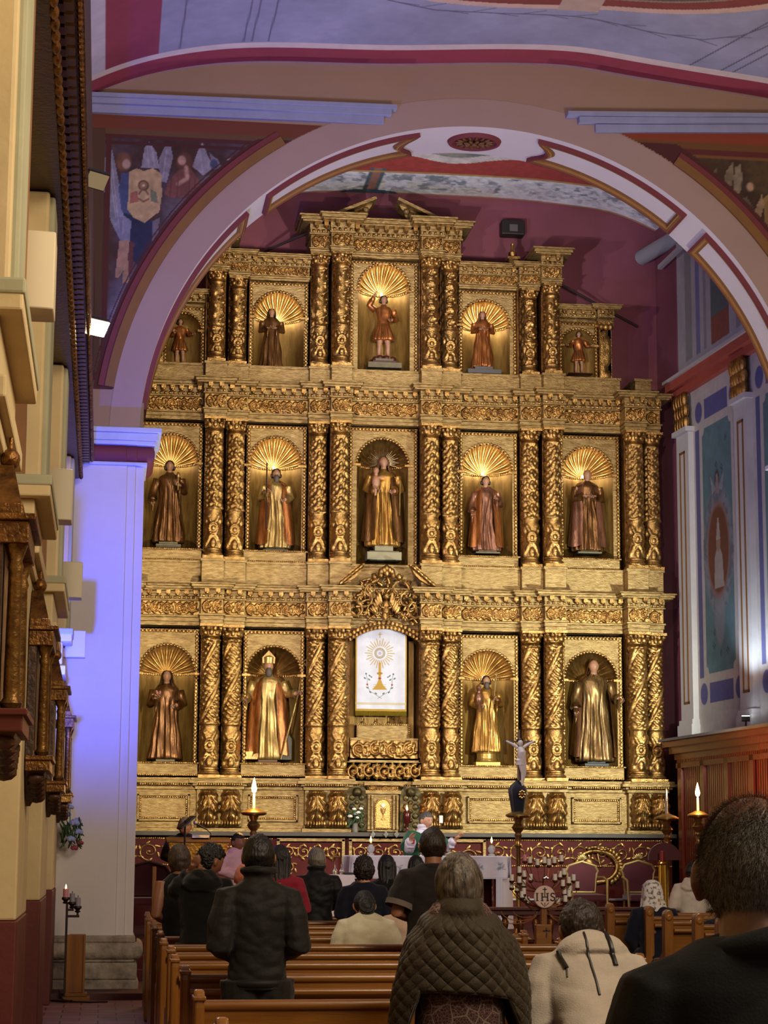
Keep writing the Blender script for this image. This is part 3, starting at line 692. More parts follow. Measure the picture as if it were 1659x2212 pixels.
# --- columns ------------------------------------------------------
def col_relief(kind, nth, nz, hr):
    """height field on a column shaft; hr = height / circumference"""
    U, V = np.meshgrid(np.linspace(0, 1, nth, endpoint=False), np.linspace(0, hr, nz), indexing='ij'); H = np.zeros_like(U)
    rng = np.random.RandomState(7 + len(kind))
    def bump(u, v, a, b, rot, top=1.0, groove=True):
        du = (U - u + 0.5) % 1 - 0.5; dv = V - v; c, s = math.cos(rot), math.sin(rot)
        x, y = (du * c + dv * s) / a, (-du * s + dv * c) / b
        h = np.sqrt(np.clip(1 - x * x - y * y, 0, 1))
        if groove: h = h * (0.72 + 0.28 * np.clip(np.abs(y) * 5, 0, 1))
        np.maximum(H, top * h, out=H)
    third = hr * 0.33
    v = third + 0.06; k = 0
    while v < hr - 0.03:
        if kind == 'trellis':
            for j in range(2):
                u = j * 0.5 + v * 0.55
                bump(u, v, 0.11, 0.034, 0.85, 1.0); bump(u + 0.22, v + 0.02, 0.075, 0.034, -0.6, 0.85); bump(u + 0.11, v, 0.03, 0.03, 0, 0.9, False); bump(u + 0.33, v + 0.03, 0.04, 0.028, 0.4, 0.8); bump(u + 0.40, v - 0.01, 0.028, 0.028, 0, 0.75, False)
            v += 0.078
        elif kind == 'leafy':
            for j in range(3):
                u = j / 3 + (k % 2) / 6
                bump(u, v, 0.05, 0.085, 0.6 * (-1) ** (j + k), 1.0); bump(u + 0.09, v + 0.03, 0.033, 0.033, 0, 0.85, False); bump(u + 0.17, v - 0.02, 0.05, 0.026, 0.9, 0.85); bump(u + 0.24, v + 0.05, 0.03, 0.045, -0.5, 0.8)
            v += 0.115
        else:
            for j in range(2):
                sg = 1 if (k + j) % 2 else -1; u0 = j * 0.5
                for q in range(9):
                    a = q * 0.62; r = 0.13 - 0.012 * q; bump(u0 + sg * r * math.cos(a) * 0.9, v + 0.08 + r * math.sin(a) * 1.1, 0.03, 0.03, 0, 1.0, False)
                bump(u0 + 0.25, v, 0.06, 0.09, 0.4 * sg, 0.85)
            v += 0.25
        k += 1
    # lower third: roundel between upright leaves
    for j in range(3):
        u = j / 3 + 1 / 6 - 0.0
        v0 = third * 0.5
        for a in np.linspace(0, 2 * PI, 14, endpoint=False): bump(u + 0.085 * math.cos(a), v0 + 0.11 * math.sin(a), 0.03, 0.03, 0, 0.9, False)
        bump(u, v0, 0.045, 0.055, 0, 1.0, False)
        for s in (-1, 1):
            bump(u + s * 0.09, v0 + 0.2, 0.04, 0.11, -s * 0.5, 0.9); bump(u + s * 0.09, v0 - 0.2, 0.04, 0.11, s * 0.5, 0.9)
        bump(u, third * 0.12, 0.06, third * 0.13, 0, 1.0); bump(u + 1 / 6, third * 0.15, 0.05, third * 0.16, 0, 0.9); bump(u + 1 / 6, third * 0.75, 0.05, 0.1, 0, 0.8)
    return H
_cm = {}
def column(x, z0, z1, r, y, kind, parent, m=GOLD):
    key = (kind, round(z1 - z0, 2), r, m.name)
    if key not in _cm:
        h = z1 - z0; hb, hc = 0.17, 0.24 * r / 0.15; nth, nz = 64, int(165 * (h - hb - hc) / 1.9)
        hs = h - hb - hc; H = col_relief(kind, nth, nz, hs / (2 * PI * r)); t = np.linspace(0, 1, nz)
        rr = r * (1 - 0.13 * np.clip(t - 0.33, 0, 1)) + 0.030 * H
        ringm = np.exp(-((t - 0.335) / 0.012) ** 2) + np.exp(-((t - 0.985) / 0.012) ** 2); rr = rr * (1 - ringm * 0.12) + ringm * r * 0.26
        a = np.linspace(0, 2 * PI, nth, endpoint=False); P = np.zeros((nth, nz, 3))
        P[..., 0] = rr * np.cos(a)[:, None]; P[..., 1] = rr * np.sin(a)[:, None]; P[..., 2] = hb + t * hs
        shaft = MB().grid(P, cu=True).mesh('column', m, ang=0)
        base = MB().box(-r * 1.25, r * 1.25, -r * 1.25, r * 1.25, 0, 0.05)
        base.lathe([(r * 1.2, 0.05), (r * 1.28, 0.075), (r * 1.2, 0.10), (r * 1.05, 0.11), (r * 1.03, 0.125), (r * 1.14, 0.14), (r * 1.14, 0.16), (r * 1.0, 0.175)], n=28)
        cap = MB().lathe([(r * 0.92, h - hc), (r * 1.12, h - hc + 0.015), (r * 0.92, h - hc + 0.03), (r * 0.95, h - 0.10), (r * 1.2, h - 0.04)], n=28)
        for row, (zz, n, s) in enumerate(((h - hc + 0.085, 8, 1.0), (h - hc + 0.15, 8, 1.12))):
            for k in range(n):
                b = (k + row * 0.5) * 2 * PI / n; rad = r * (1.0 + 0.12 * row)
                cap.ell((rad * math.cos(b), rad * math.sin(b), zz), (r * 0.28, r * 0.3, hc * 0.24), 8, 5, Matrix.Rotation(b, 3, 'Z'))
                cap.ell((rad * 1.14 * math.cos(b), rad * 1.14 * math.sin(b), zz + hc * 0.17), (r * 0.16, r * 0.2, r * 0.14), 6, 4, Matrix.Rotation(b, 3, 'Z'))
        for k in range(4):
            b = PI / 4 + k * PI / 2; cap.ell((r * 1.42 * math.cos(b), r * 1.42 * math.sin(b), h - 0.065), (r * 0.27, r * 0.27, r * 0.27), 8, 6)
        q = r * 1.32
        cap.box(-q, q, -q, q, h - 0.04, h)
        _cm[key] = (shaft, base.mesh('column_base', m), cap.mesh('capital', m))
    ms = _cm[key]; ro = root_off(parent)
    c = link('column', ms[0], parent); c.location = Vector((x, y, z0)) - ro
    c.rotation_euler = (0, 0, random.Random(x * 7 + z0).choice([0, 1, 2]) * 2 * PI / 3 - PI / 2 - PI / 3)
    for nm, me in (('column_base', ms[1]), ('capital', ms[2])):
        k = link(nm, me, c); k.rotation_euler = (0, 0, -c.rotation_euler[2])
    return c

# --- entablatures ---------------------------------------------------
YP = 32.15
def entablature(segs, za, zf0, zf1, zt, oh=0.17, name='entablature', cornice_h=None):
    """segs: (x0, x1, yfront); za architrave bottom, zf0..zf1 frieze, zt top"""
    b = MB(); dn = MB(); mo = MB(); fr = []
    yb = 32.6
    for (x0, x1, yf) in segs:
        h = zf0 - za
        b.box(x0, x1, yf + 0.03, yb, za, za + h * 0.4); b.box(x0 - .012, x1 + .012, yf + 0.015, yb, za + h * 0.4, za + h * 0.8); b.box(x0 - 0.03, x1 + 0.03, yf - 0.02, yb, za + h * 0.8, zf0)
        b.box(x0, x1, yf + 0.02, yb, zf0, zf1)
        hc = zt - zf1
        for k, (f0, f1, o) in enumerate(((0.0, 0.10, 0.15), (0.10, 0.30, 0.06), (0.30, 0.62, 0.10), (0.62, 0.72, 0.75), (0.72, 0.9, 0.9), (0.9, 1.0, 1.05))):
            b.box(x0 - oh * o, x1 + oh * o, yf - oh * o, yb, zf1 + hc * f0, zf1 + hc * f1)
        n = max(1, round((x1 - x0) / 0.155))
        for i in range(n):   # brackets with drops, and an egg row under them
            x = x0 + (i + 0.5) * (x1 - x0) / n
            mo.box(x - 0.035, x + 0.035, yf - oh * 0.70, yf, zf1 + hc * 0.40, zf1 + hc * 0.63)
            mo.ell((x, yf - oh * 0.50, zf1 + hc * 0.38), (0.034, oh * 0.22, hc * 0.15), 8, 6)
        n2 = n * 2
        for i in range(n2):
            x = x0 + (i + 0.5) * (x1 - x0) / n2; dn.ell((x, yf - oh * 0.10, zf1 + hc * 0.19), (0.026, 0.022, hc * 0.11), 7, 5)
        fr.append((x0 + 0.015, x1 - 0.015, yf + 0.018))
    o = b.build(name, GOLDFLAT, ALT, False, bev=0.006)
    mo.build('bracket_row', GOLD, o); dn.build('egg_row', GOLD, o)
    for (x0, x1, y) in fr: relief_panel(x0, x1, zf0 + 0.01, zf1 - 0.01, y, 0.035, 'frieze', GOLD, o)
    return o
FRONT, BACK, REC = 31.72, 31.88, 32.03
def mir(segs):
    out = list(segs)
    for a, b, y in segs:
        if a > 0.01 or a < -5: out.append((-b, -a, y))
    return sorted([(XC + a, XC + b, y) for a, b, y in out])
SEG_FULL = mir([(-0.56, 0.56, 31.97), (0.56, 0.90, FRONT), (0.90, 1.24, BACK), (1.24, 2.22, REC), (2.22, 2.57, BACK), (2.57, 2.92, FRONT), (2.92, 3.93, REC), (3.93, 4.28, FRONT), (4.28, 4.56, BACK)])
entablature(SEG_FULL, 5.11, 5.27, 5.50, 5.74)
entablature(SEG_FULL, 8.42, 8.56, 8.79, 9.04)
entablature(mir([(-0.56, 0.56, 31.97), (0.56, 0.92, FRONT), (0.92, 1.24, BACK)]), 11.22, 11.31, 11.53, 11.82, 0.2)
half = lambda s, segs: sorted((*sorted((XC + s * a, XC + s * b)), y) for a, b, y in segs)
for s in (-1, 1):
    entablature(half(s, [(1.24, 2.22, REC), (2.22, 2.56, BACK)]), 10.78, 10.86, 11.01, 11.2, 0.13)
    entablature(half(s, [(2.56, 2.90, FRONT)]), 10.84, 10.92, 11.12, 11.40, 0.17)
    entablature(half(s, [(2.92, 3.56, 32.08), (3.56, 3.82, 31.98)]), 10.30, 10.33, 10.36, 10.56, 0.13)

# --- body behind, plinths -------------------------------------------
body = MB()
body.box(XC - 4.5, XC + 4.5, 32.72, 32.85, PLAT, 9.0); body.box(XC - 3.75, XC + 3.75, 32.72, 32.85, 9.0, 10.35); body.box(XC - 2.85, XC + 2.85, 32.72, 32.85, 10.3, 11.2); body.box(XC - 1.2, XC + 1.2, 32.72, 32.85, 11.2, 11.7)
for s in (-1, 1):
    for (x, z1) in ((4.5, 9.0),): body.box(*sorted((XC + s * (x - 0.05), XC + s * x)), 32.1, 32.8, PLAT, z1)
    for (xa, xb, y0, z0, z1) in ((0.56, 0.575, 32.0, 9.3, 11.2), (2.2, 2.22, 32.0, 9.3, 10.8), (2.9, 2.92, 32.0, 9.3, 10.9)):
        body.box(*sorted((XC + s * xa, XC + s * xb)), y0, 32.8, z0, z1)
body.build('back_frame', GOLDDARK, ALT, False)
# pilaster strips behind every column
ps = MB()
for s in (-1, 1):
    for (za, zb, lst) in ((2.72, 5.12, (0.735, 1.07, 2.40, 2.745, 4.11, 4.42)), (6.12, 8.43, (0.735, 1.07, 2.40, 2.745, 4.11, 4.42)), (9.3, 10.8, (2.40, 2.745)), (9.3, 11.22, (0.735, 1.07))):
        for x in lst:
            ps.box(XC + s * x - 0.145, XC + s * x + 0.145, 32.12 if x not in (0.735, 2.745, 4.11) else 32.0, 32.74, za, zb)
ps.build('pilaster_strip', GOLDDARK, ALT, False)
def plinth(za, zb, segs, m=GOLDFLAT, name='plinth'):
    b = MB()
    for (x0, x1, y) in segs:
        b.box(x0, x1, y, 32.74, za, zb); b.box(x0 - 0.02, x1 + 0.02, y - 0.02, 32.74, zb - 0.045, zb); b.box(x0 - 0.012, x1 + 0.012, y - 0.012, 32.74, za, za + 0.03)
    return b.build(name, m, ALT, False, bev=0.006)
plinth(5.74, 6.14, mir([(-0.56, 0.56, 32.0), (0.56, 0.90, 31.72), (0.90, 1.24, 31.86), (1.24, 2.22, 31.98), (2.22, 2.57, 31.86), (2.57, 2.92, 31.72), (2.92, 3.93, 31.98), (3.93, 4.28, 31.72), (4.28, 4.56, 31.86)]))
plinth(9.04, 9.32, mir([(-0.56, 0.56, 31.95), (0.56, 0.90, 31.72), (0.90, 1.24, 31.86), (1.24, 2.22, 31.95), (2.22, 2.57, 31.86), (2.57, 2.92, 31.72), (2.92, 3.9, 31.92), (4.15, 4.42, 31.9)]))

# --- columns --------------------------------------------------------
for s in (-1, 1):
    for x, y in ((0.735, 31.88), (1.07, 32.03), (2.40, 32.03), (2.745, 31.88), (4.11, 31.88), (4.42, 32.03)):
        column(XC + s * x, 2.72, 5.11, 0.135, y, 'trellis', ALT)
        column(XC + s * x, 6.14, 8.42, 0.13, y, 'leafy', ALT)
        if x < 1.2: column(XC + s * x, 9.32, 11.22, 0.125, y, 'scroll', ALT)
        elif x < 3: column(XC + s * x, 9.32, 10.78 if x < 2.5 else 10.84, 0.115, y, 'scroll', ALT)
    relief_panel(XC + s * 3.69 - 0.09, XC + s * 3.69 + 0.09, 9.32, 10.16, 32.02, 0.03, 'outer_pilaster', GOLD, ALT)
    b = MB(); b.box(XC + s * 3.69 - 0.10, XC + s * 3.69 + 0.10, 32.02, 32.74, 9.3, 10.3); b.box(XC + s * 3.69 - 0.13, XC + s * 3.69 + 0.13, 31.97, 32.7, 10.2, 10.3)
    for k in range(3): b.ell((XC + s * 3.69 + (k - 1) * 0.08, 31.99, 10.2), (0.05, 0.05, 0.06))
    b.build('outer_pilaster_block', GOLD, ALT)

# --- niches ---------------------------------------------------------
def rope(pts, r):
    b = MB(); pts = np.array(pts, float); d = np.r_[0, np.cumsum(np.linalg.norm(np.diff(pts, axis=0), axis=1))]
    for q in np.arange(0, d[-1], r * 2.0): b.ell([np.interp(q, d, pts[:, k]) for k in range(3)], (r * 1.05, r * 0.8, r), 6, 4)
    return b
def niche(xc, zb, zs, r, x0, x1, z0, z1, shell=True, depth=0.42, rise=None, ypl=YP, bulb=0, sill=None, frame=True):
    ry = rise or r; n = 32; th = np.linspace(0, PI, n + 1)
    # face panel with an arched opening
    b = MB(); y = ypl
    arc_ = [(xc + r * math.cos(t), zs + ry * math.sin(t)) for t in th]
    def rim(t):
        c_, s_ = math.cos(t), math.sin(t); k = 1e9
        if c_ > 1e-6: k = min(k, (x1 - xc) / c_)
        if c_ < -1e-6: k = min(k, (x0 - xc) / c_)
        if s_ > 1e-6: k = min(k, (z1 - zs) / s_)
        return (xc + k * c_, zs + k * s_)
    A1 = math.atan2(z1 - zs, x1 - xc); A2 = math.atan2(z1 - zs, x0 - xc)
    ths = sorted(list(th) + [A1, A2])
    V = []; F = []
    for t in ths: V += [(xc + r * math.cos(t), y, zs + ry * math.sin(t)), (rim(t)[0], y, rim(t)[1])]
    for i in range(len(ths) - 1): F.append((2 * i, 2 * i + 2, 2 * i + 3, 2 * i + 1))
    b.add(V, F)
    b.box(x0, xc - r, y, y + 0.05, z0, zs); b.box(xc + r, x1, y, y + 0.05, z0, zs)
    if zb > z0: b.box(xc - r, xc + r, y, y + 0.05, z0, zb)
    o = b.build('niche', GOLDFLAT, ALT, False)
    # curved interior
    nn = 24; tt = np.linspace(0, PI, nn + 1)
    zz = np.linspace(zb, zs, 8)
    P = np.array([[(xc + r * math.cos(t), y + depth * math.sin(t), z) for z in zz] for t in tt])
    c = MB(); c.grid(P); c.add([(xc + r * math.cos(t), y + depth * math.sin(t), zb) for t in tt], [tuple(range(nn, -1, -1))])
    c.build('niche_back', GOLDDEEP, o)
    if shell:
        nf = 26; na = 14; ph = np.linspace(0, PI, nf * 6 + 1); aa = np.linspace(0.06, PI / 2, na); P = np.zeros((len(ph), na, 3))
        for i, p_ in enumerate(ph):
            w = abs(math.sin(p_ * nf / 2)) ** 0.7
            for j, a in enumerate(aa):
                k = 1 + (0.055 - 0.10 * w) * math.sin(a) ** 0.8
                P[i, j] = (xc + r * k * math.sin(a) * math.cos(p_), y + depth * (math.cos(a) * k), zs + ry * k * math.sin(a) * math.sin(p_))
        MB().grid(P).build('shell', gold('shell_gilding', '#bd9a5c', 0.34, 0.85, '#86622e', 0.15, 30, 5), o, ang=0)
        rope([(xc + r * math.cos(t), y + depth * math.sin(t) - 0.01, zs) for t in tt], 0.020).build('shell_bead', GOLD, o)
    else:
        P = np.array([[(xc + r * k * math.cos(t), y + depth * math.sqrt(max(0, 1 - k * k)), zs + ry * k * math.sin(t)) for k in np.linspace(1, 0, 8)] for t in tt])
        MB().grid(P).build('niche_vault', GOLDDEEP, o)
    sc = MB(); m_ = int(PI * r / 0.052)
    for k in range(m_ + 1):
        t = k * PI / m_; sc.ell((xc + (r + 0.004) * math.cos(t), y - 0.008, zs + (ry + 0.004) * math.sin(t)), (0.026, 0.02, 0.026), 7, 5)
    for s in (-1, 1):
        sc.box(xc + s * r - 0.06 if s > 0 else xc - r - 0.07, xc + r + 0.07 if s > 0 else xc - r + 0.06, y - 0.035, y + 0.02, zs - 0.035, zs + 0.0)
    sc.build('arch_trim', GOLD, o)
    if frame:
        e = 0.03
        rope([(x0 + e, y - 0.012, z0), (x0 + e, y - 0.012, z1 - e), (x1 - e, y - 0.012, z1 - e), (x1 - e, y - 0.012, z0)], 0.029).build('bead_frame', GOLD, o)
    if sill:
        s0, s1 = sill; b = MB(); b.box(xc - r - 0.07, xc + r + 0.07, y - 0.12, y + depth * 0.5, s0, s1); b.box(xc - r - 0.1, xc + r + 0.1, y - 0.14, y + 0.1, s1 - 0.025, s1)
        b.build('sill', GOLDFLAT, o, False, bev=0.006)
        rope([(xc - r - 0.07, y - 0.13, s0 + 0.012), (xc + r + 0.07, y - 0.13, s0 + 0.012)], 0.016).build('sill_bead', GOLD, o)
        rope([(xc - r - 0.07, y - 0.15, s1 - 0.012), (xc + r + 0.07, y - 0.15, s1 - 0.012)], 0.014).build('sill_bead', GOLD, o)
    if bulb:
        lb = MB(); lb.ell((xc, y + depth * 0.80, zs + 0.02), (0.02, 0.02, 0.03), 8, 6); lb.build('niche_bulb', NBULB, o)
        L_ = lamp('niche_lamp', 'POINT', (xc + 0.0, y + depth * 0.66, zs + 0.07), bulb * 0.6, (1.0, 0.91, 0.74), size=0.02)
    return o
NBULB = glow('bulb_glow', '#fff0c8', 10.0)
N1 = dict(zb=2.97, zs=4.37, r=0.435, z0=2.80, z1=5.06, rise=0.44)
for dx, bl in ((-3.41, 1.2), (-1.73, 0.0), (1.70, 2.0), (3.40, 0.0)):
    xx = XC + dx; w0, w1 = (1.25, 2.21) if abs(dx) < 2 else (2.92, 3.92); lo, hi = sorted((math.copysign(w0, dx), math.copysign(w1, dx)))
    niche(xx, x0=XC + lo, x1=XC + hi, sill=(2.76, 2.97), bulb=bl, **N1)
N2 = dict(zb=6.33, zs=7.74, r=0.43, z0=6.16, z1=8.38, rise=0.45)
for dx, bl in ((-3.41, 4), (-1.75, 6), (1.70, 7), (3.38, 6)):
    xx = XC + dx; w0, w1 = (1.25, 2.21) if abs(dx) < 2 else (2.92, 3.92); lo, hi = sorted((math.copysign(w0, dx), math.copysign(w1, dx)))
    niche(xx, x0=XC + lo, x1=XC + hi, sill=(6.14, 6.33), bulb=bl, **N2)
niche(XC - 0.01, 6.14, 7.80, 0.42, XC - 0.56, XC + 0.56, 6.14, 8.40, rise=0.42)
niche(XC, 9.32, 10.72, 0.43, XC - 0.56, XC + 0.56, 9.32, 11.2, rise=0.44, bulb=8)
for dx, bl in ((-1.73, 6), (1.68, 7)):
    lo, hi = sorted((math.copysign(1.25, dx), math.copysign(2.21, dx)))
    niche(XC + dx, 9.32, 10.19, 0.42, XC + lo, XC + hi, 9.32, 10.77, rise=0.42, bulb=bl)
for dx in (-3.27, 3.25):
    lo, hi = sorted((math.copysign(2.92, dx), math.copysign(3.58, dx)))
    niche(XC + dx, 9.32, 9.92, 0.29, XC + lo, XC + hi, 9.32, 10.30, shell=False, depth=0.2, rise=0.27)

# broken pediment and finial
for s in (-1, 1):
    b = MB()
    pts = [(0.22, 12.14), (0.86, 11.82), (0.70, 11.80), (0.56, 11.82), (0.40, 11.84), (0.33, 11.90), (0.30, 12.0), (0.24, 12.08)]
    b.prism([(XC + s * x, z) for x, z in (pts if s > 0 else pts[::-1])], 'y', 31.95, 32.3)
    b.obox((XC + s * 0.18, 32.02, 12.17), (XC + s * 0.92, 32.02, 11.84), 0.5, 0.05)
    for k in range(3): b.ell((XC + s * (0.34 + 0.07 * k), 31.93, 12.0 - 0.06 * k), (0.06, 0.05, 0.05))
    b.build('pediment_scroll', GOLDFLAT, ALT, False)
b = MB(); b.box(6.43, 6.58, 32.1, 32.3, 11.2, 11.33); b.box(6.40, 6.61, 32.08, 32.32, 11.33, 11.37); b.lathe([(0.03, 0), (0.07, 0.05), (0.075, 0.09), (0.04, 0.13), (0.025, 0.19), (0.035, 0.24), (0.0, 0.26)], (6.505, 32.2, 11.37), 14)
b.build('finial', GOLD, ALT)

br = MB(); x, z = at(1195, 605, 32.2); x2, z2 = at(1378, 706, 32.9); br.tube([(x, 32.2, z), (x2, 32.9, z2)], 0.022, 6); br.build('iron_brace', mat('grey_iron', '#4a3c40', 0.5, 0.4), ALT)
br = MB(); x, z = at(672, 500, 32.2); x2, z2 = at(560, 548, 32.9); br.tube([(x, 32.2, z), (x2, 32.9, z2)], 0.022, 6); br.build('iron_brace', mat('grey_iron', '#4a3c40', 0.5, 0.4), ALT)
x, z = at(1108, 492, 32.8); t_ = thing('wall_flood', 'dark floodlight box on the back wall above the altarpiece', 'floodlight', (x, 32.85, z))
b = MB(); b.box(x - 0.20, x + 0.20, 32.75, 33.0, z - 0.13, z + 0.13); b.build('housing', mat('dark_housing', '#1c1616', 0.5), t_, False, bev=0.02)
b = MB(); b.box(x - 0.07, x + 0.07, 32.73, 32.75, z - 0.08, z + 0.04); b.build('reflector', mat('grey_reflector', '#6c6866', 0.4, 0.4), t_, False)
x, z = at(1432, 535, 32.2); b = MB(); b.tube([(x - 0.16, 33.0, z + 0.05), (x + 0.25, 31.6, z + 0.12)], 0.13, 14); tag(b.build('grey_duct', mat('grey_duct_paint', '#8f9096', 0.7)), 'stub of grey duct high in the right corner behind the arch', 'duct')
x, z = at(1425, 578, 32.4); x2, z2 = at(1470, 535, 31.2); b = MB(); b.obox((x, 32.4, z), (x2, 31.2, z2), 0.07, 0.07); tag(b.build('pale_beam', mat('pale_beam_paint', '#a9a4a6', 0.7), None, False), 'short pale beam under the grey duct in the right corner', 'beam')

# --- centre of the first tier: framed opening, banner, crest ---------
OX0, OX1, OZ0 = XC - 0.54, XC + 0.57, 3.08
b = MB(); n = 24
top = lambda x: 4.90 + 0.20 * (1 - ((x - (OX0 + OX1) / 2) / ((OX1 - OX0) / 2)) ** 2)
xs_ = np.linspace(OX0, OX1, n)
P = np.array([[(x, y, z) for (y, z) in ((31.98, top(x)), (31.98, 5.11), (32.1, 5.11), (32.35, top(x)))] for x in xs_]); b.grid(P)
b.box(OX0 - 0.05, OX0, 31.98, 32.7, OZ0, 5.11); b.box(OX1, OX1 + 0.05, 31.98, 32.7, OZ0, 5.11)
ctr = b.build('central_opening', GOLDDARK, ALT, False)
b = MB(); b.box(OX0, OX1, 32.5, 32.6, OZ0, 5.1)
for x in (OX0 + 0.04, OX1 - 0.12): b.box(x, x + 0.08, 32.3, 32.5, OZ0 + 0.1, 4.95)
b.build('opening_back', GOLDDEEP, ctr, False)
rope([(x, 31.96, top(x) + 0.03) for x in xs_], 0.032).build('opening_bead', GOLD, ctr)
rope([(x, 31.94, top(x) + 0.10) for x in xs_], 0.036).build('opening_bead', GOLD, ctr)
b = MB(); b.box(XC - 0.40, XC + 0.43, 32.12, 32.45, 3.38, 3.60); b.build('banner_plinth', GOLDFLAT, ctr, False, bev=0.006)
rope([(XC - 0.40, 32.1, 3.39), (XC - 0.40, 32.1, 3.6), (XC + 0.43, 32.1, 3.6), (XC + 0.43, 32.1, 3.39)], 0.016).build('plinth_bead', GOLD, ctr)
b = MB()
for k in range(4): b.lathe([(0.02, 0), (0.028, 0.03), (0.012, 0.06), (0.02, 0.10)], (XC - 0.3 + k * 0.21, 32.28, 3.61), 10)
b.build('baluster', GOLD, ctr)
b = MB(); b.box(OX0 + 0.01, OX1 - 0.01, 31.98, 32.5, 3.34, 3.38); b.box(OX0, OX1, 31.95, 32.5, 3.00, 3.03); b.build('ledge', GOLDFLAT, ctr, False, bev=0.006)
relief_panel(OX0 + 0.02, OX1 - 0.02, 3.06, 3.34, 31.98, 0.05, 'opening_relief', GOLD, ctr)
relief_panel(OX0 - 0.06, OX1 + 0.06, 2.72, 2.99, 31.9, 0.06, 'opening_relief', GOLD, ctr)
MB().box(OX0 - 0.08, OX1 + 0.08, 31.9, 32.6, 2.70, 3.0).build('opening_base', GOLDFLAT, ctr, False)
# crest of carved foliage over the opening, with a winged cherub
b = MB(); rng = random.Random(5)
for k in range(150):
    a = rng.uniform(0.05, PI - 0.05); q = rng.uniform(0.2, 1.0) ** 0.6
    x = XC + 0.01 + 0.62 * q * math.cos(a); z = 5.13 + 0.86 * q * math.sin(a) ** 0.8
    if abs(x - XC) < 0.12 and z < 5.6: continue
    R = Matrix.Rotation(rng.uniform(0, PI), 3, 'Y')
    b.ell((x, 31.78 + 0.1 * q - rng.uniform(0, 0.05), z), (rng.uniform(0.04, 0.085), 0.05, rng.uniform(0.02, 0.04)), 8, 5, R)
for s in (-1, 1):
    for k in range(3):
        t = np.linspace(0, 1, 22); r = 0.16 * (1 - 0.8 * t); a = t * 7 * s + k
        b.tube(np.stack([XC + s * (0.22 + 0.14 * k) + r * np.cos(a), 31.76 + 0 * t, 5.72 - 0.17 * k + r * np.sin(a)], 1), 0.022 * (1 - 0.4 * t), 6)
for (p, w) in ((6.05, 0.09), (5.97, 0.2)):
    for k in range(5): b.ell((XC + 0.01 + w * (k - 2) / 2, 31.74, p - 0.03 * abs(k - 2)), (0.045, 0.05, 0.06))
b.build('crest', GOLD, ALT)
b = MB()
for s in (-1, 1):   # side scrolls of the crest
    pts = [(0.36, 6.10), (0.48, 6.06), (0.58, 5.98), (0.72, 5.84), (0.78, 5.76), (0.66, 5.78), (0.52, 5.86), (0.44, 5.94)]
    b.prism([(XC + s * x, z) for x, z in (pts if s > 0 else pts[::-1])], 'y', 31.60, 31.74)
    for k in range(6): b.ell((XC + s * (0.42 + 0.06 * k), 31.58, 6.04 - 0.05 * k), (0.055, 0.05, 0.035), 8, 5, Matrix.Rotation(s * 0.7, 3, 'Y'))
b.build('crest_scroll', GOLD, ALT)
b = MB()
b.ell((XC + 0.0, 31.70, 5.60), (0.05, 0.05, 0.06)); b.ell((XC, 31.73, 5.42), (0.065, 0.05, 0.13)); b.ell((XC - 0.02, 31.72, 5.28), (0.05, 0.05, 0.08))
for s in (-1, 1):
    for k in range(5): b.ell((XC + s * (0.09 + 0.025 * k), 31.74, 5.52 - 0.045 * k + 0.05), (0.028, 0.02, 0.11 - 0.008 * k), 8, 6, Matrix.Rotation(s * (0.25 + 0.06 * k), 3, 'Y'))
    b.tube([(XC + s * 0.05, 31.7, 5.5), (XC + s * 0.08, 31.66, 5.42), (XC + s * 0.02, 31.64, 5.40)], 0.018, 6); b.tube([(XC + s * 0.03, 31.7, 5.27), (XC + s * 0.05, 31.68, 5.18)], 0.022, 6)
b.build('cherub', GOLD, ALT)

# --- predella ---------------------------------------------------------
pr = MB()
SP = mir([(-0.56, 0.56, 32.0), (0.56, 1.24, 31.86), (1.24, 2.22, 31.98), (2.22, 2.92, 31.86), (2.92, 3.93, 31.98), (3.93, 4.56, 31.86)])
for (x0, x1, y) in SP:
    pr.box(x0, x1, y, 32.74, 1.92, 2.55)
    for (za, zb, o) in ((2.55, 2.60, 0.03), (2.60, 2.64, 0.07), (2.64, 2.69, 0.13), (2.69, 2.73, 0.10), (1.90, 1.96, 0.05), (1.96, 2.0, 0.02)):
        pr.box(x0 - o, x1 + o, y - o, 32.74, za, zb)
pre = pr.build('predella', GOLDFLAT, ALT, False, bev=0.006)
for (x0, x1, y) in SP: rope([(x0, y - 0.12, 2.625), (x1, y - 0.12, 2.625)], 0.018).build('predella_bead', GOLD, pre)
for s in (-1, 1):
    for (xa, xb) in ((1.24, 2.22), (2.92, 3.93)):
        x0, x1 = sorted((XC + s * xa, XC + s * xb)); e = 0.1
        f = MB(); y = 31.98; z0, z1 = 2.06, 2.48
        for (a0, a1, c0, c1) in ((x0 + e, x1 - e, z0, z0 + .035), (x0 + e, x1 - e, z1 - .035, z1), (x0 + e, x0 + e + .035, z0, z1), (x1 - e - .035, x1 - e, z0, z1)): f.box(a0, a1, y - 0.05, y, c0, c1)
        fo = f.build('predella_frame', GOLDFLAT, pre, False, bev=0.006)
        rope([(x0 + e + .05, y - 0.02, z0 + .05), (x0 + e + .05, y - 0.02, z1 - .05), (x1 - e - .05, y - 0.02, z1 - .05), (x1 - e - .05, y - 0.02, z0 + .05), (x0 + e + .05, y - 0.02, z0 + .05)], 0.017).build('frame_bead', GOLD, fo)
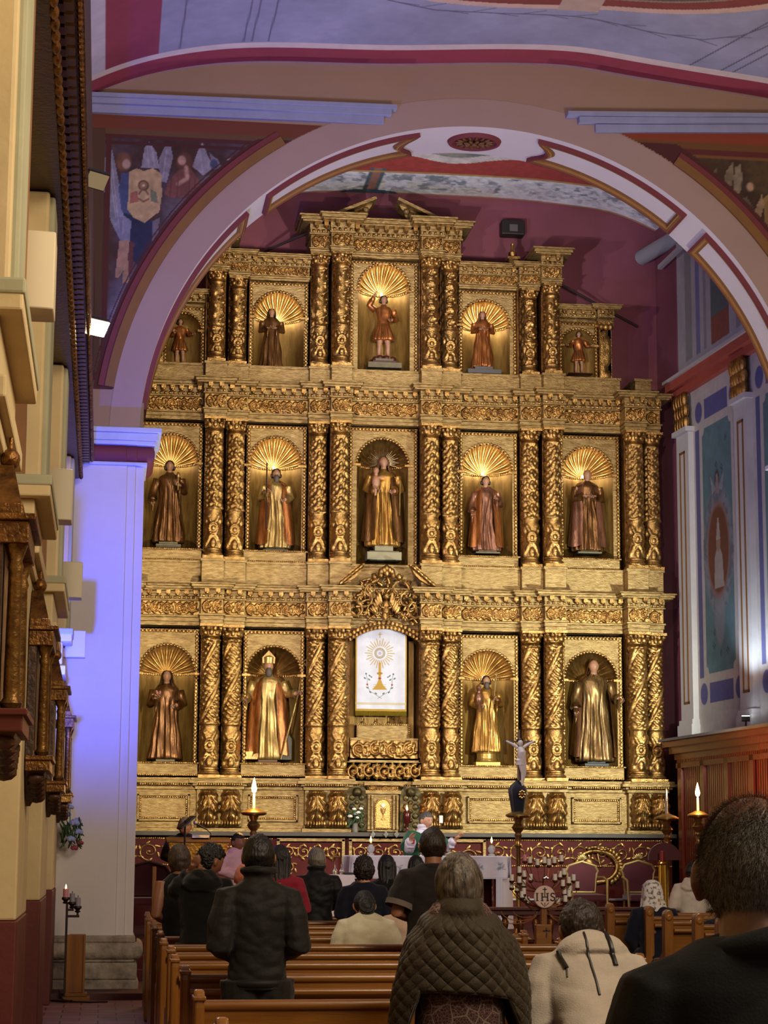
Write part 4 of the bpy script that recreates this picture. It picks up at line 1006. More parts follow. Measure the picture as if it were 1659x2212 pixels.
# acanthus corbels
def corbel_mesh():
    nu, nv = 61, 50; u = np.linspace(-1, 1, nu); v = np.linspace(0, 1, nv); P = np.zeros((nu, nv, 3))
    for i, a in enumerate(u):
        for j, t in enumerate(v):
            prof = 0.09 + 0.13 * math.sin(t * PI * 0.9) ** 1.2 * (1.1 - 0.5 * t) + 0.10 * math.exp(-((t - 0.93) / 0.07) ** 2)
            w = 0.155 * (0.80 + 0.25 * math.sin(t * PI)) * (1 + 0.08 * math.cos(t * 30))
            fan = math.atan2(a * 1.1, 1.12 - t) if t > 0.12 else a; vein = 0.040 * abs(math.cos(fan * 8.0 + 0.6 * math.sin(t * 9))) * (0.3 + min(1, abs(a) * 1.6)) * (0.55 + 0.45 * math.cos(t * 24 + abs(a) * 5)) + 0.03 * math.exp(-(a / 0.10) ** 2)
            edge = max(0, 1 - abs(a) ** 4)
            P[i, j] = (a * w, -(prof * (0.45 + 0.55 * edge) + vein * edge), 0.56 * t)
    b = MB().grid(P, flip=False); b.box(-0.17, 0.17, -0.09, 0.0, -0.02, 0.03)
    for k in range(7): b.ell(((k - 3) * 0.042, -0.12 - 0.02 * (3 - abs(k - 3)), 0.04), (0.022, 0.03, 0.045), 6, 5)
    return b.mesh('acanthus_corbel', GOLD, ang=0)
cm_ = corbel_mesh(); ro = root_off(ALT)
for s in (-1, 1):
    for x in (0.735, 1.07, 2.40, 2.745, 4.11, 4.42):
        o = link('acanthus_corbel', cm_, ALT); o.location = Vector((XC + s * x, 31.87, 1.99)) - ro

# lower red front with gilded scrolls
RED = mat('red_lacquer', '#4c100c', 0.6, var=0.2, vscale=3, bump=0.15, bscale=20, spec=0.2)
dd = MB(); dd.box(XC - 4.6, XC + 4.6, 31.8, 32.74, PLAT, 1.82); dado_o = dd.build('red_front', RED, ALT, False)
led = MB(); led.box(XC - 4.65, XC + 4.65, 31.66, 32.74, 1.84, 1.905); led.build('altar_shelf', mat('grey_board', '#4a4238', 0.6, var=0.2), ALT, False, bev=0.008)
gs = MB()
for (xa, xb) in ((XC - 4.5, XC - 1.72), (XC + 1.64, XC + 4.6)):
    scroll_tubes(gs, xa, xb, 1.44, 1.76, 31.79, 0.017)
gs.build('gilded_scroll', GOLD, dado_o)
rp2 = MB()
for (xa, xb) in ((XC - 4.5, XC - 1.72), (XC + 1.64, XC + 4.6)):
    for z in (1.40, 1.80): rp2.merge(rope([(xa, 31.79, z), (xb, 31.79, z)], 0.016))
rp2.build('gilded_bead', GOLD, dado_o)
fm = MB()   # big framed frontal behind the table
for (x0, x1) in ((XC - 1.68, XC - 0.62), (XC - 0.56, XC + 0.64), (XC + 0.70, XC + 1.6)):
    for (a0, a1, c0, c1) in ((x0, x1, 1.76, 1.81), (x0, x0 + .05, .6, 1.8), (x1 - .05, x1, .6, 1.8)): fm.box(a0, a1, 31.74, 31.8, c0, c1)
fm.build('frontal_frame', GOLDFLAT, dado_o, False, bev=0.005)
g2 = MB(); scroll_tubes(g2, XC - 1.60, XC - 0.68, 1.48, 1.72, 31.78, 0.015); scroll_tubes(g2, XC - 0.5, XC + 0.58, 1.48, 1.72, 31.78, 0.015); scroll_tubes(g2, XC + 0.78, XC + 1.54, 1.30, 1.72, 31.78, 0.018)
for k in range(3): scroll_tubes(g2, XC - 1.60, XC - 1.36, 0.72 + k * 0.26, 0.96 + k * 0.26, 31.78, 0.014)
for (x, z) in ((6.08, 0.98), (6.38, 0.98)):
    g2.ell((x, 31.77, z), (0.09, 0.02, 0.14), 14, 8); g2.merge(rope([(x - .1, 31.77, z - .16), (x - .1, 31.77, z + .16), (x + .1, 31.77, z + .16), (x + .1, 31.77, z - .16), (x - .1, 31.77, z - .16)], 0.012))
g2.build('frontal_scroll', GOLD, dado_o)
# carved oval cartouche on the red front, between the chairs
ovx, ovz = at(1290, 1872, 31.7)
b = MB()
b.tube([(ovx + 0.33 * math.cos(a), 31.74, ovz + 0.24 * math.sin(a)) for a in np.linspace(0, 2 * PI, 40)], 0.03, 8)
for k in range(16):
    a = -0.9 + k * 0.17; b.ell((ovx + 0.40 * math.cos(a), 31.74, ovz + 0.30 * math.sin(a)), (0.05, 0.035, 0.035), 8, 5, Matrix.Rotation(-a * 2, 3, 'Y'))
for k in range(7): b.ell((ovx - 0.12 + k * 0.05, 31.72, ovz + 0.28 + 0.02 * math.sin(k)), (0.04, 0.04, 0.03))
b.tube([(ovx + 0.02, 31.75, ovz + 0.2), (ovx + 0.06, 31.74, ovz), (ovx + 0.25, 31.75, ovz + 0.06)], 0.008, 5)
b.ell((ovx - 0.12, 31.75, ovz + 0.02), (0.08, 0.03, 0.11), 10, 8)
b.build('oval_cartouche', GOLD, dado_o)

# tabernacle front and the two dark carved pots beside it
tb = MB(); tx = at(826, 1745, 31.85)[0]
tb.box(tx - 0.24, tx + 0.24, 31.80, 32.1, 1.92, 2.66)
for s in (-1, 1):
    for q in (0.17, 0.225): tb.lathe([(0.026, 0), (0.026, 0.04), (0.02, 0.06), (0.02, 0.46), (0.026, 0.48), (0.03, 0.53)], (tx + s * q, 31.78, 1.95), 12)
tb.box(tx - 0.28, tx + 0.28, 31.74, 32.1, 2.50, 2.55); tb.box(tx - 0.30, tx + 0.30, 31.72, 32.1, 2.63, 2.68)
tab = tb.build('tabernacle', GOLDFLAT, ALT)
relief_panel(tx - 0.24, tx + 0.24, 2.55, 2.63, 31.79, 0.02, 'tabernacle_frieze', GOLD, tab)
d = MB(); pts = [(tx - 0.12, 1.97), (tx + 0.12, 1.97), (tx + 0.12, 2.30)] + [(tx + 0.12 * math.cos(t), 2.30 + 0.12 * math.sin(t)) for t in np.linspace(0, PI, 15)[1:-1]] + [(tx - 0.12, 2.30)]
d.prism(pts, 'y', 31.765, 31.80); dr = d.build('tabernacle_door', gold('door_gilding', '#d8b56a', 0.35, 0.8), tab)
rope([(x, 31.76, z) for x, z in pts + pts[:1]], 0.014).build('door_bead', GOLD, dr)
e = MB(); e.ell((tx, 31.755, 2.32), (0.035, 0.012, 0.035), 14, 8); e.build('host_emblem', mat('ivory', '#e6dcc4', 0.5), dr)
e = MB(); e.lathe([(0.04, 0), (0.012, 0.03), (0.012, 0.09), (0.035, 0.12), (0.045, 0.18)], (tx, 31.76, 2.10), 12, 1, 0.3); e.build('chalice_emblem', GOLD, dr)
for px in (770, 886):
    cx_, cz0 = at(px, 1790, 31.85); b = MB()
    b.prism([(cx_ - 0.17, 1.93), (cx_ + 0.17, 1.93), (cx_ + 0.17, 2.52), (cx_ + 0.10, 2.62), (cx_ - 0.10, 2.62), (cx_ - 0.17, 2.52)], 'y', 31.82, 32.0)
    for r_ in range(4):
        for c_ in range(2): b.ell((cx_ + (c_ - 0.5) * 0.15, 31.82, 2.02 + 0.14 * r_), (0.05, 0.03, 0.05), 8, 6); 
        b.ell((cx_, 31.81, 2.09 + 0.14 * r_), (0.035, 0.03, 0.035))
    b.ell((cx_, 31.79, 2.53), (0.08, 0.08, 0.07)); b.build('carved_pot_panel', gold('dark_green_gilding', '#6a5a30', 0.42, 0.6, '#1d1a10', 0.4, 30, 14), ALT)

# --- banner in the central opening --------------------------------------
bw, bh = 0.82, 1.32; bx0, bz0 = at(768, 1535, 32.05)
def banner():
    p = Paint(bw, bh, 170, 260, '#c9c9d4', 4); p.grain(0.05, 0.1)
    c = bw / 2 - 0.02
    p.rect(0, 0.022, 0, bh, '#b08a2c'); p.rect(bw - 0.022, bw, 0, bh, '#b08a2c'); p.rect(0, bw, 0.10, 0.135, '#b8a878', 0.7); p.rect(0, bw, 0.0, 0.035, '#a88428')
    sy = bh - 0.40
    for k in range(28):
        a = k * 2 * PI / 28; r0, r1 = 0.12, (0.235 if k % 2 == 0 else 0.20)
        p.line([(c + r0 * math.cos(a), sy + r0 * math.sin(a)), (c + r1 * math.cos(a), sy + r1 * math.sin(a))], 0.013, '#a98e4c', 0.9)
    p.ring(c, sy, 0.075, 0.075, 0.010, '#9c8f74'); p.ring(c, sy, 0.055, 0.055, 0.006, '#a0967c'); p.ell(c, sy, 0.025, 0.025, '#9a94a0', 0, 0.6)
    p.line([(c, sy + 0.25), (c, sy + 0.33)], 0.012, '#a98e4c'); p.line([(c - 0.025, sy + 0.30), (c + 0.025, sy + 0.30)], 0.01, '#a98e4c')
    p.poly([(c - 0.018, sy - 0.15), (c + 0.018, sy - 0.15), (c + 0.02, sy - 0.42), (c + 0.05, sy - 0.50), (c + 0.12, sy - 0.58), (c - 0.12, sy - 0.58), (c - 0.05, sy - 0.50), (c - 0.02, sy - 0.42)], '#b28a2e', 0.95)
    p.ell(c, sy - 0.32, 0.045, 0.022, '#a07a24'); p.ell(c, sy - 0.40, 0.025, 0.015, '#8c3c34')
    for y in (0.50, 0.53, 0.56): p.line([(c - 0.1, sy - y), (c + 0.1, sy - y)], 0.006, '#8f7a30', 0.6)
    for s in (-1, 1):
        p.line([(c - s * 0.03, sy - 0.72), (c + s * 0.06, sy - 0.66), (c + s * 0.16, sy - 0.60), (c + s * 0.2, sy - 0.5), (c + s * 0.2, sy - 0.42), (c + s * 0.22, sy - 0.33)], 0.006, '#4c6652')
        for (x, y) in ((0.06, 0.64), (0.15, 0.62), (0.2, 0.55), (0.17, 0.42), (0.24, 0.40), (0.16, 0.36)): p.ell(c + s * x, sy - y, 0.022, 0.011, '#566c5c', 0.6 * s)
        p.ell(c + s * 0.2, sy - 0.50, 0.016, 0.016, '#a0384c'); p.ell(c + s * 0.22, sy - 0.33, 0.014, 0.014, '#55506c'); p.ell(c + s * 0.13, sy - 0.38, 0.012, 0.012, '#6a5a78')
    return p
t = thing('processional_banner', 'white banner embroidered with a rayed monstrance, hanging in the central opening of the altarpiece', 'banner', (bx0, 32.1, bz0))
ban = banner()
bt = lambda x: bh - 0.11 * ((x - bw / 2) / (bw / 2)) ** 2
BANM = painted('banner_cloth', 0.8, 0.1, 60)
ban.surface('banner_cloth', lambda x, y: (bx0 + x, 32.1 - 0.015 * np.sin(x * 17) - 0.01 * np.sin(x * 7 + y * 3), bz0 + np.minimum(y, bt(x))), BANM, parent=t)
b = MB(); b.grid(np.array([[(bx0 + x, 32.1 - 0.015 * math.sin(x * 17) - 0.005 * (-1) ** i, bz0 - 0.0), (bx0 + x, 32.095 - 0.015 * math.sin(x * 17) - 0.012 * (-1) ** i, bz0 - 0.075)][0:2] for i, x in enumerate(np.linspace(0, bw, 90))])); 
b.build('gold_fringe', mat('gold_fringe', '#8d7a20', 0.6, 0.3, var=0.3, vscale=60), t)
b = MB(); b.tube([(bx0 - 0.03, 32.13, bz0 + bh + 0.01), (bx0 + bw + 0.03, 32.13, bz0 + bh + 0.01)], 0.012, 8); b.build('banner_rod', DARKWOOD, t)
# ================================================================ RIGHT CHANCEL WALL
def wq(px, py):
    d = ray(px, py); k = d[0] / d[1]; Y = 11.315 / (k + 0.065); return Y, float(d[2] / d[1] * Y + CAMZ)
WYA, WYB = 31.95, 25.2
def right_wall():
    w, h = WYA - WYB, 12.0 - 3.2
    p = Paint(w, h, 330, 620, '#b9b4ae', 21); Yw = WYA - p.X; Z = p.Y + 3.2
    def q(px, py): Y, z = wq(px, py); return WYA - Y, z - 3.2
    def bx(px0, px1, y_top, y_bot, col):   # upright box; px edges measured at mid height
        a, b_ = q(px0, 1200)[0], q(px1, 1200)[0]; return p.rect(a, b_, y_bot, y_top, col)
    z = lambda px, py: q(px, py)[1]
    zc = z(1470, 862); zt = z(1521, 925); zb = z(1521, 1458)
    p.put(Z - 3.2 > zc, '#a9a7a6')
    p.grain(0.06, 0.4)
    # lower panels: lavender frame with corner discs, teal field, medallion
    for (L, R) in ((1507, 1600), (1640, 1800)):
        a, b_ = q(L, 1200)[0], q(R, 1200)[0]; t = 0.28 * (b_ - a) / 2.4; t = 0.26
        p.rect(a, b_, zb - 0.62, zt + 0.55, '#b8b3ad')
        p.rect(a, a + 0.17, zb - 0.05, zt + 0.02, '#5a5a88'); p.rect(b_ - 0.17, b_, zb - 0.05, zt + 0.02, '#5a5a88')
        p.rect(a + 0.42, b_ - 0.42, zt + 0.14, zt + 0.46, '#5a5a8c'); p.rect(a + 0.42, b_ - 0.42, zb - 0.46, zb - 0.14, '#5a5a8c')
        for x in (a + 0.17, b_ - 0.17):
            for y in (zt + 0.30, zb - 0.30): p.ell(x, y, 0.16, 0.17, '#5a5a8c', 0, 1, 0.1)
        p.rect(a + 0.30, b_ - 0.30, zb, zt, '#5f7f86'); c = (a + b_) / 2; m = z(1556, 1185)
        p.cloud('#4e6c72', 0.3, 0.4, 0.7, (np.abs(p.X - c) < (b_ - a) / 2 - 0.30) & (p.Y > zb) & (p.Y < zt), 0.6)
        for x in (a + 0.30, b_ - 0.30):
            for y in (zb, zt): p.ell(x, y, 0.10, 0.12, '#b8b3ad', 0, 1, 0.1)
        for k in range(26):
            x = c + p.rng.uniform(-0.42, 0.42) * (b_ - a - 0.8); y = zb + 0.15 + p.rng.rand() * (zt - zb - 0.3)
            if abs(y - m) < 1.05: continue
            for d in range(4): p.ell(x + 0.035 * math.cos(d * PI / 2), y + 0.035 * math.sin(d * PI / 2), 0.022, 0.022, '#39525a', 0, 0.9)
        rx = (b_ - a) * 0.235
        p.ell(c, m, rx * 1.5, 1.0, '#8a8a90', 0, 0.8, 0.15); p.cloud('#5f666e', 0.12, 0.45, 0.6, np.hypot((p.X - c) / (rx * 1.5), p.Y - m) < 1, 0.8)
        p.ell(c, m - 1.05, rx * 0.5, 0.45, '#868a8e', 0, 0.8, 0.3)
        p.ell(c, m, rx * 1.12, 0.76, '#8c6c66', 0, 1, 0.1); p.ell(c, m, rx, 0.68, '#6f4630', 0, 1, 0.1)
        p.poly([(c - 0.20, m - 0.60), (c + 0.22, m - 0.60), (c + 0.16, m - 0.1), (c, m + 0.12), (c - 0.16, m - 0.1)], '#a39a90'); p.ell(c, m + 0.10, 0.09, 0.13, '#9a7e6c'); p.poly([(c - 0.09, m + 0.16), (c + 0.09, m + 0.16), (c + 0.03, m + 0.50), (c - 0.02, m + 0.50)], '#a8a094')
        p.ell(c, m + 1.12, 0.10, 0.14, '#4a4048'); p.poly([(c - 0.1, m + 0.9), (c + 0.1, m + 0.9), (c + 0.03, m + 1.2), (c - 0.03, m + 1.2)], '#8b7f80')
        for s in (-1, 1): p.poly([(c + s * 0.06, m + 0.95), (c + s * 0.30, m + 1.22), (c + s * 0.22, m + 0.9)], '#8f9098')
    # upper storey panels
    u0 = zc + 0.55
    for (L, R, col) in ((1480, 1495, '#8b8b86'), (1503, 1512, '#77789a'), (1520, 1526, '#8b8b90'), (1536, 1575, '#5d6a64'), (1590, 1600, '#8b8b86')):
        a, b_ = q(L, 700)[0], q(R, 700)[0]; p.rect(a, b_, u0, h, col)
        if col == '#5d6a64': p.rect(a, b_, u0, u0 + 0.45, '#8a5140')
    p.grain(0.05, 0.08)
    tag(p.surface('wall_chancel_right', lambda x, y: (RWX(WYA - x), WYA - x, y + 3.2), painted('right_wall_pigment', 0.8, 0.1, 15), flip=True), kind='structure')
    return q, zc
rq, ZCOR = right_wall(); ZCOR += 3.2
b = MB(); b.add([(RWX(33.0), 33.0, 0), (RWX(WYA) - 0.02, WYA, 0), (RWX(WYA) - 0.02, WYA, 13), (RWX(33.0), 33.0, 13)], [(0, 3, 2, 1)])
b.box(RWX(WYA) - 0.02, RWX(WYA) + 0.3, WYA - 0.01, WYA + 0.01, 0, 13)
struct('wall_corner_right', b, PURPLEWALL, False)
b = MB(); b.add([(RWX(WYA) + 0.02, WYA, 0), (RWX(25) + 0.02, 25, 0), (RWX(25) + 0.02, 25, 13), (RWX(WYA) + 0.02, WYA, 13)], [(0, 3, 2, 1)])
struct('wall_right_lower', b, PURPLEWALL, False)
def wall_bar(y0, y1, z0, z1, d):
    b = MB(); V = []
    for (Y, dd) in ((y0, d), (y1, d), (y1, -0.02), (y0, -0.02)):
        for z_ in (z0, z1): V.append((RWX(Y) - dd, Y, z_))
    return b.add(V, [(0, 2, 3, 1), (2, 4, 5, 3), (4, 6, 7, 5), (6, 0, 1, 7), (1, 3, 5, 7), (0, 6, 4, 2)])
CORAL = mat('coral_paint', '#a8503f', 0.7, var=0.08); WPAINT = mat('white_pilaster_paint', '#c6c4c2', 0.7, var=0.05)
struct('trim_3', wall_bar(WYA + 0.05, 25.3, ZCOR, ZCOR + 0.12, 0.10), CORAL, False)
struct('trim_4', wall_bar(WYA + 0.10, 25.3, ZCOR + 0.12, ZCOR + 0.26, 0.20), CORAL, False)
struct('trim_5', wall_bar(WYA + 0.12, 25.3, ZCOR + 0.26, ZCOR + 0.31, 0.24), mat('pale_ledge', '#b9b2ac', 0.8), False)
for (L, R) in ((1477, 1503), (1604, 1633)):
    ya, yb = wq(L, 1200)[0], wq(R, 1200)[0]
    b = wall_bar(ya, yb, 3.35, ZCOR - 0.62, 0.09); b.merge(wall_bar(ya + 0.05, yb - 0.05, 3.35, 3.62, 0.14)); b.merge(wall_bar(ya + 0.03, yb - 0.03, 3.62, 3.70, 0.12)); b.merge(wall_bar(ya + 0.05, yb - 0.05, ZCOR - 0.66, ZCOR - 0.58, 0.15))
    struct('chancel_pilaster', b, WPAINT, False)
    m_ = (ya + yb) / 2; b = MB()
    for y in (m_ - 0.10, m_ + 0.10): b.merge(wall_bar(y + 0.02, y - 0.02, 3.95, ZCOR - 0.95, 0.10))
    for zz in (3.95, ZCOR - 0.99): b.merge(wall_bar(m_ + 0.12, m_ - 0.12, zz, zz + 0.04, 0.10))
    struct('pilaster_ochre_line', b, OCHRE, False)
    b = MB()
    for k in range(5):
        y = ya + (yb - ya) * (k + 0.5) / 5
        for zz, s in ((ZCOR - 0.50, 1), (ZCOR - 0.30, 1), (ZCOR - 0.12, 1.2)): b.ell((RWX(y) - 0.10 * s, y, zz), (0.06, 0.07, 0.13), 8, 6)
    c_ = tag(b.build('gilded_capital', GOLD), 'gilded leafy capital on the %s white pilaster of the right chancel wall' % ('far' if L < 1500 else 'near'), 'capital', kind='thing')
# choir panelling with its ledge
PANEL = mat('varnished_panelling', '#7d2812', 0.24, col2='#531708', vscale=3, bump=0.1, stretch=(6, 6, 0.6), coat=0.4)
st = thing('choir_panelling', 'tall varnished red-brown wood panelling under a grey ledge on the right chancel wall', 'panelling', (9.2, 29, PLAT))
wall_bar(31.2, 25.3, PLAT, 3.12, 0.34).build('panel_body', PANEL, st, False)
b = MB()
for y in np.arange(25.5, 31.0, 0.085): b.merge(wall_bar(y + 0.055, y, PLAT + 0.3, 2.92, 0.365))
b.build('reeding', PANEL, st, False)
b = MB()
for y in (31.15, 30.15, 29.15, 28.15, 27.15, 26.15): b.merge(wall_bar(y + 0.06, y - 0.10, PLAT, 3.0, 0.40))
b.build('stile', PANEL, st, False)
b = MB()
for (z0, z1, d) in ((2.92, 3.0, 0.40), (3.05, 3.14, 0.42), (3.14, 3.24, 0.50), (3.24, 3.33, 0.60), (PLAT, PLAT + 0.3, 0.40)): b.merge(wall_bar(31.2 + d * 0.2, 25.3, z0, z1, d))
b.build('panel_cornice', PANEL, st, False)
b = MB()
for y in np.arange(25.4, 31.2, 0.07): b.merge(wall_bar(y + 0.035, y, 3.0, 3.05, 0.42))
b.build('dentil_row', PANEL, st, False)
wall_bar(31.35, 25.3, 3.33, 3.37, 0.66).build('ledge_board', mat('grey_ledge', '#77716c', 0.8, var=0.1), st, False)

# small floods
BLACKM = mat('black_metal', '#141414', 0.4, 0.3)
def flood(nm, label, loc, aim, lit, parent=None, s=0.11, group=None):
    t = thing(nm, label, 'floodlight', loc, 0, group)
    M = (Vector(aim) - Vector(loc)).to_track_quat('-Z', 'Y').to_matrix().to_4x4()
    b = MB().box(-s, s, -s * 0.7, s * 0.7, -0.0, 0.06); h = MB().merge(b, M); h.build('housing', BLACKM, t, False, world=False)
    f = MB().box(-s * 0.92, s * 0.92, -s * 0.62, s * 0.62, -0.008, 0.004); MB().merge(f, M).build('lens', lit, t, False, world=False)
    br = MB().tube([(M @ Vector((0, 0, 0.06)))[:], (M @ Vector((0, 0, 0.17)))[:]], 0.014, 6); br.build('bracket', BLACKM, t, world=False)
    return t
LENSOFF = mat('grey_lens', '#b8b39c', 0.25, 0.2)
for (px, py, Y, lit, lab) in ((208, 390, 13.75, LENSOFF, 'unlit grey floodlight bracketed to the dark carved cornice'), (209, 708, 17.8, glow('flood_lens', '#ffd9a0', 60), 'glaring lit floodlight bracketed to the dark carved cornice')):
    x, z = at(px, py, Y); flood('floodlight', lab, (x, Y, z), (x + 1.2, Y - 1.6, z - 1.5), lit, s=0.09 if 'unlit' in lab else 0.115)
x, z = at(209, 708, 17.8)
lamp('cornice_flood', 'SPOT', (x + 0.06, 17.72, z - 0.08), 260, WARM, (3.0, 14.0, 0.9), 0.05, 95, 0.6)
x, z = at(1608, 1553, 28.6); flood('floodlight', 'small lit floodlight on the grey ledge of the right chancel wall', (x + 0.02, 28.6, z + 0.03), (9.4, 29.3, 8.0), glow('cool_lens', '#eef4ff', 30), s=0.06)
x, z = at(1590, 752, 29.1); flood('floodlight', 'grey spotlight on the coral cornice of the right chancel wall', (x, 29.1, z), (6, 31, 6), mat('grey_spot', '#8d8d8d', 0.4), s=0.07)
bl = flood('floodlight', 'small blue floodlight on the left wall by the pier', (-0.46, 21.22, 2.92), (0.1, 23.9, 5.0), glow('blue_lens', '#4a5cff', 6), s=0.045)
MB().tube([(-0.96, 21.15, 2.86), (-0.5, 21.15, 2.86)], 0.014, 6).build('wall_arm', BLACKM, bl)

# ================================================================ LEFT WALL FITTINGS
SPK = mat('cream_plastic', '#c7bb9c', 0.5)
sp_labels = ['large cream loudspeaker box high on the left wall, nearest one', 'cream loudspeaker box on the left wall, second from the camera', 'cream loudspeaker box on the left wall, third from the camera', 'small cream loudspeaker box on the left wall, closest to the pier']
for i, (px, py, Y, wd, hh) in enumerate(((120, 600, 10.1, 0.27, 0.40), (157, 1075, 15.8, 0.27, 0.40), (178, 1256, 20.4, 0.23, 0.36), (185, 1393, 23.0, 0.2, 0.30))):
    z = at(px, py, Y)[1]; x1 = at(px, py, Y)[0]
    t = thing('loudspeaker', sp_labels[i], 'loudspeaker', (x1 - 0.14, Y, z), 0, 'loudspeakers on the left wall')
    b = MB(); n = 10
    pr_ = [(x1 - 0.30, Y - wd / 2)] + [(x1 - 0.30 + 0.30 * (0.15 + 0.85 * k / n), Y - wd / 2 - 0.016 * math.sin(PI * k / n)) for k in range(n + 1)] + [(x1, Y + wd / 2), (x1 - 0.30, Y + wd / 2)]
    b.prism(pr_, 'z', z - hh / 2, z + hh / 2); b.build('cabinet', SPK, t, bev=0.008)
    MB().box(x1 - 0.24, x1 - 0.228, Y - wd / 2 - 0.022, Y - wd / 2, z - 0.05, z + 0.03).build('vent_slot', BLACKM, t, False)
    MB().box(-0.60, x1 - 0.28, Y - 0.04, Y + 0.04, z - 0.05, z + 0.05).build('wall_bracket', mat('grey_bracket', '#6a6558', 0.5, 0.4), t, False)
# stations of the cross: deep gilded frames seen from the side
def station(Y, label, base_red):
    t = thing('wall_shrine_frame', label, 'frame', (-0.52, Y, 2.04), 0, 'gilded frames along the left wall')
    x0 = -0.515
    def bx(b, xa, ya, z0, z1): return b.box(x0, x0 + xa, Y - ya, Y + ya, 2.04 + z0, 2.04 + z1)
    b = MB(); bx(b, 0.05, 0.36, 0.2, 0.95); b.build('back_board', DARKWOOD, t, False)
    b = MB(); bx(b, 0.055, 0.27, 0.24, 0.9); b.build('picture', mat('dark_relief', '#4a3018', 0.6, col2='#8a6a3c', vscale=14, bump=0.6, bscale=22), t, False)
    for s in (-1, 1):
        b = MB(); b.lathe([(0.042, 0.20), (0.05, 0.225), (0.034, 0.25), (0.036, 0.28), (0.030, 0.80), (0.036, 0.82), (0.028, 0.85), (0.052, 0.92)], (x0 + 0.105, Y + s * 0.31, 2.04), 14); b.build('frame_column', gold('old_gilding', '#8a6532', 0.4, 0.75, '#4a3012', 0.3, 40, 12), t)
    b = MB(); bx(b, 0.16, 0.38, 0.92, 1.02); bx(b, 0.19, 0.40, 1.02, 1.05); bx(b, 0.13, 0.36, 1.05, 1.10); b.build('frame_entablature', GOLDDARK, t, False, bev=0.006)
    b = MB()
    V = [(x0, Y - 0.33, 3.14), (x0 + .12, Y - 0.33, 3.14), (x0 + .12, Y + 0.33, 3.14), (x0, Y + 0.33, 3.14), (x0, Y - 0.07, 3.36), (x0 + .07, Y - 0.07, 3.36), (x0 + .07, Y + 0.07, 3.36), (x0, Y + 0.07, 3.36)]
    b.add(V, [(0, 1, 5, 4), (1, 2, 6, 5), (2, 3, 7, 6), (4, 5, 6, 7)]); b.ell((x0 + 0.05, Y, 3.40), (0.045, 0.06, 0.05)); b.tube([(x0 + 0.05, Y, 3.4), (x0 + 0.05, Y, 3.58)], 0.01, 6); b.build('frame_pediment', GOLDDARK, t)
    b = MB(); bx(b, 0.16, 0.38, 0.10, 0.20); bx(b, 0.18, 0.40, 0.17, 0.20); b.build('frame_base', base_red, t, False, bev=0.006)
    b = MB(); b.add([(x0, Y - 0.33, 2.14), (x0 + .13, Y - 0.33, 2.14), (x0 + .13, Y + 0.33, 2.14), (x0, Y + 0.33, 2.14), (x0, Y, 1.92), (x0 + .03, Y, 1.92)], [(0, 4, 5, 1), (1, 5, 2), (3, 2, 5, 4)])
    for k in range(9): b.ell((x0 + 0.07, Y - 0.28 + 0.07 * k, 2.10 - 0.12 * (1 - abs(k - 4) / 4)), (0.06, 0.045, 0.04), 8, 5)
    b.build('carved_pendant', DARKWOOD, t)
station(9.3, 'gilded carved frame hanging on the left wall, nearest the camera', mat('dark_red_gilt', '#5a1f14', 0.5, 0.2))
station(13.9, 'gilded carved frame with columns on the left wall, second from the camera', GOLDDARK)
station(19.0, 'gilded carved frame with columns on the left wall, third from the camera', GOLDDARK)
station(23.2, 'gilded carved frame on the left wall, farthest and beside the pier', GOLD)

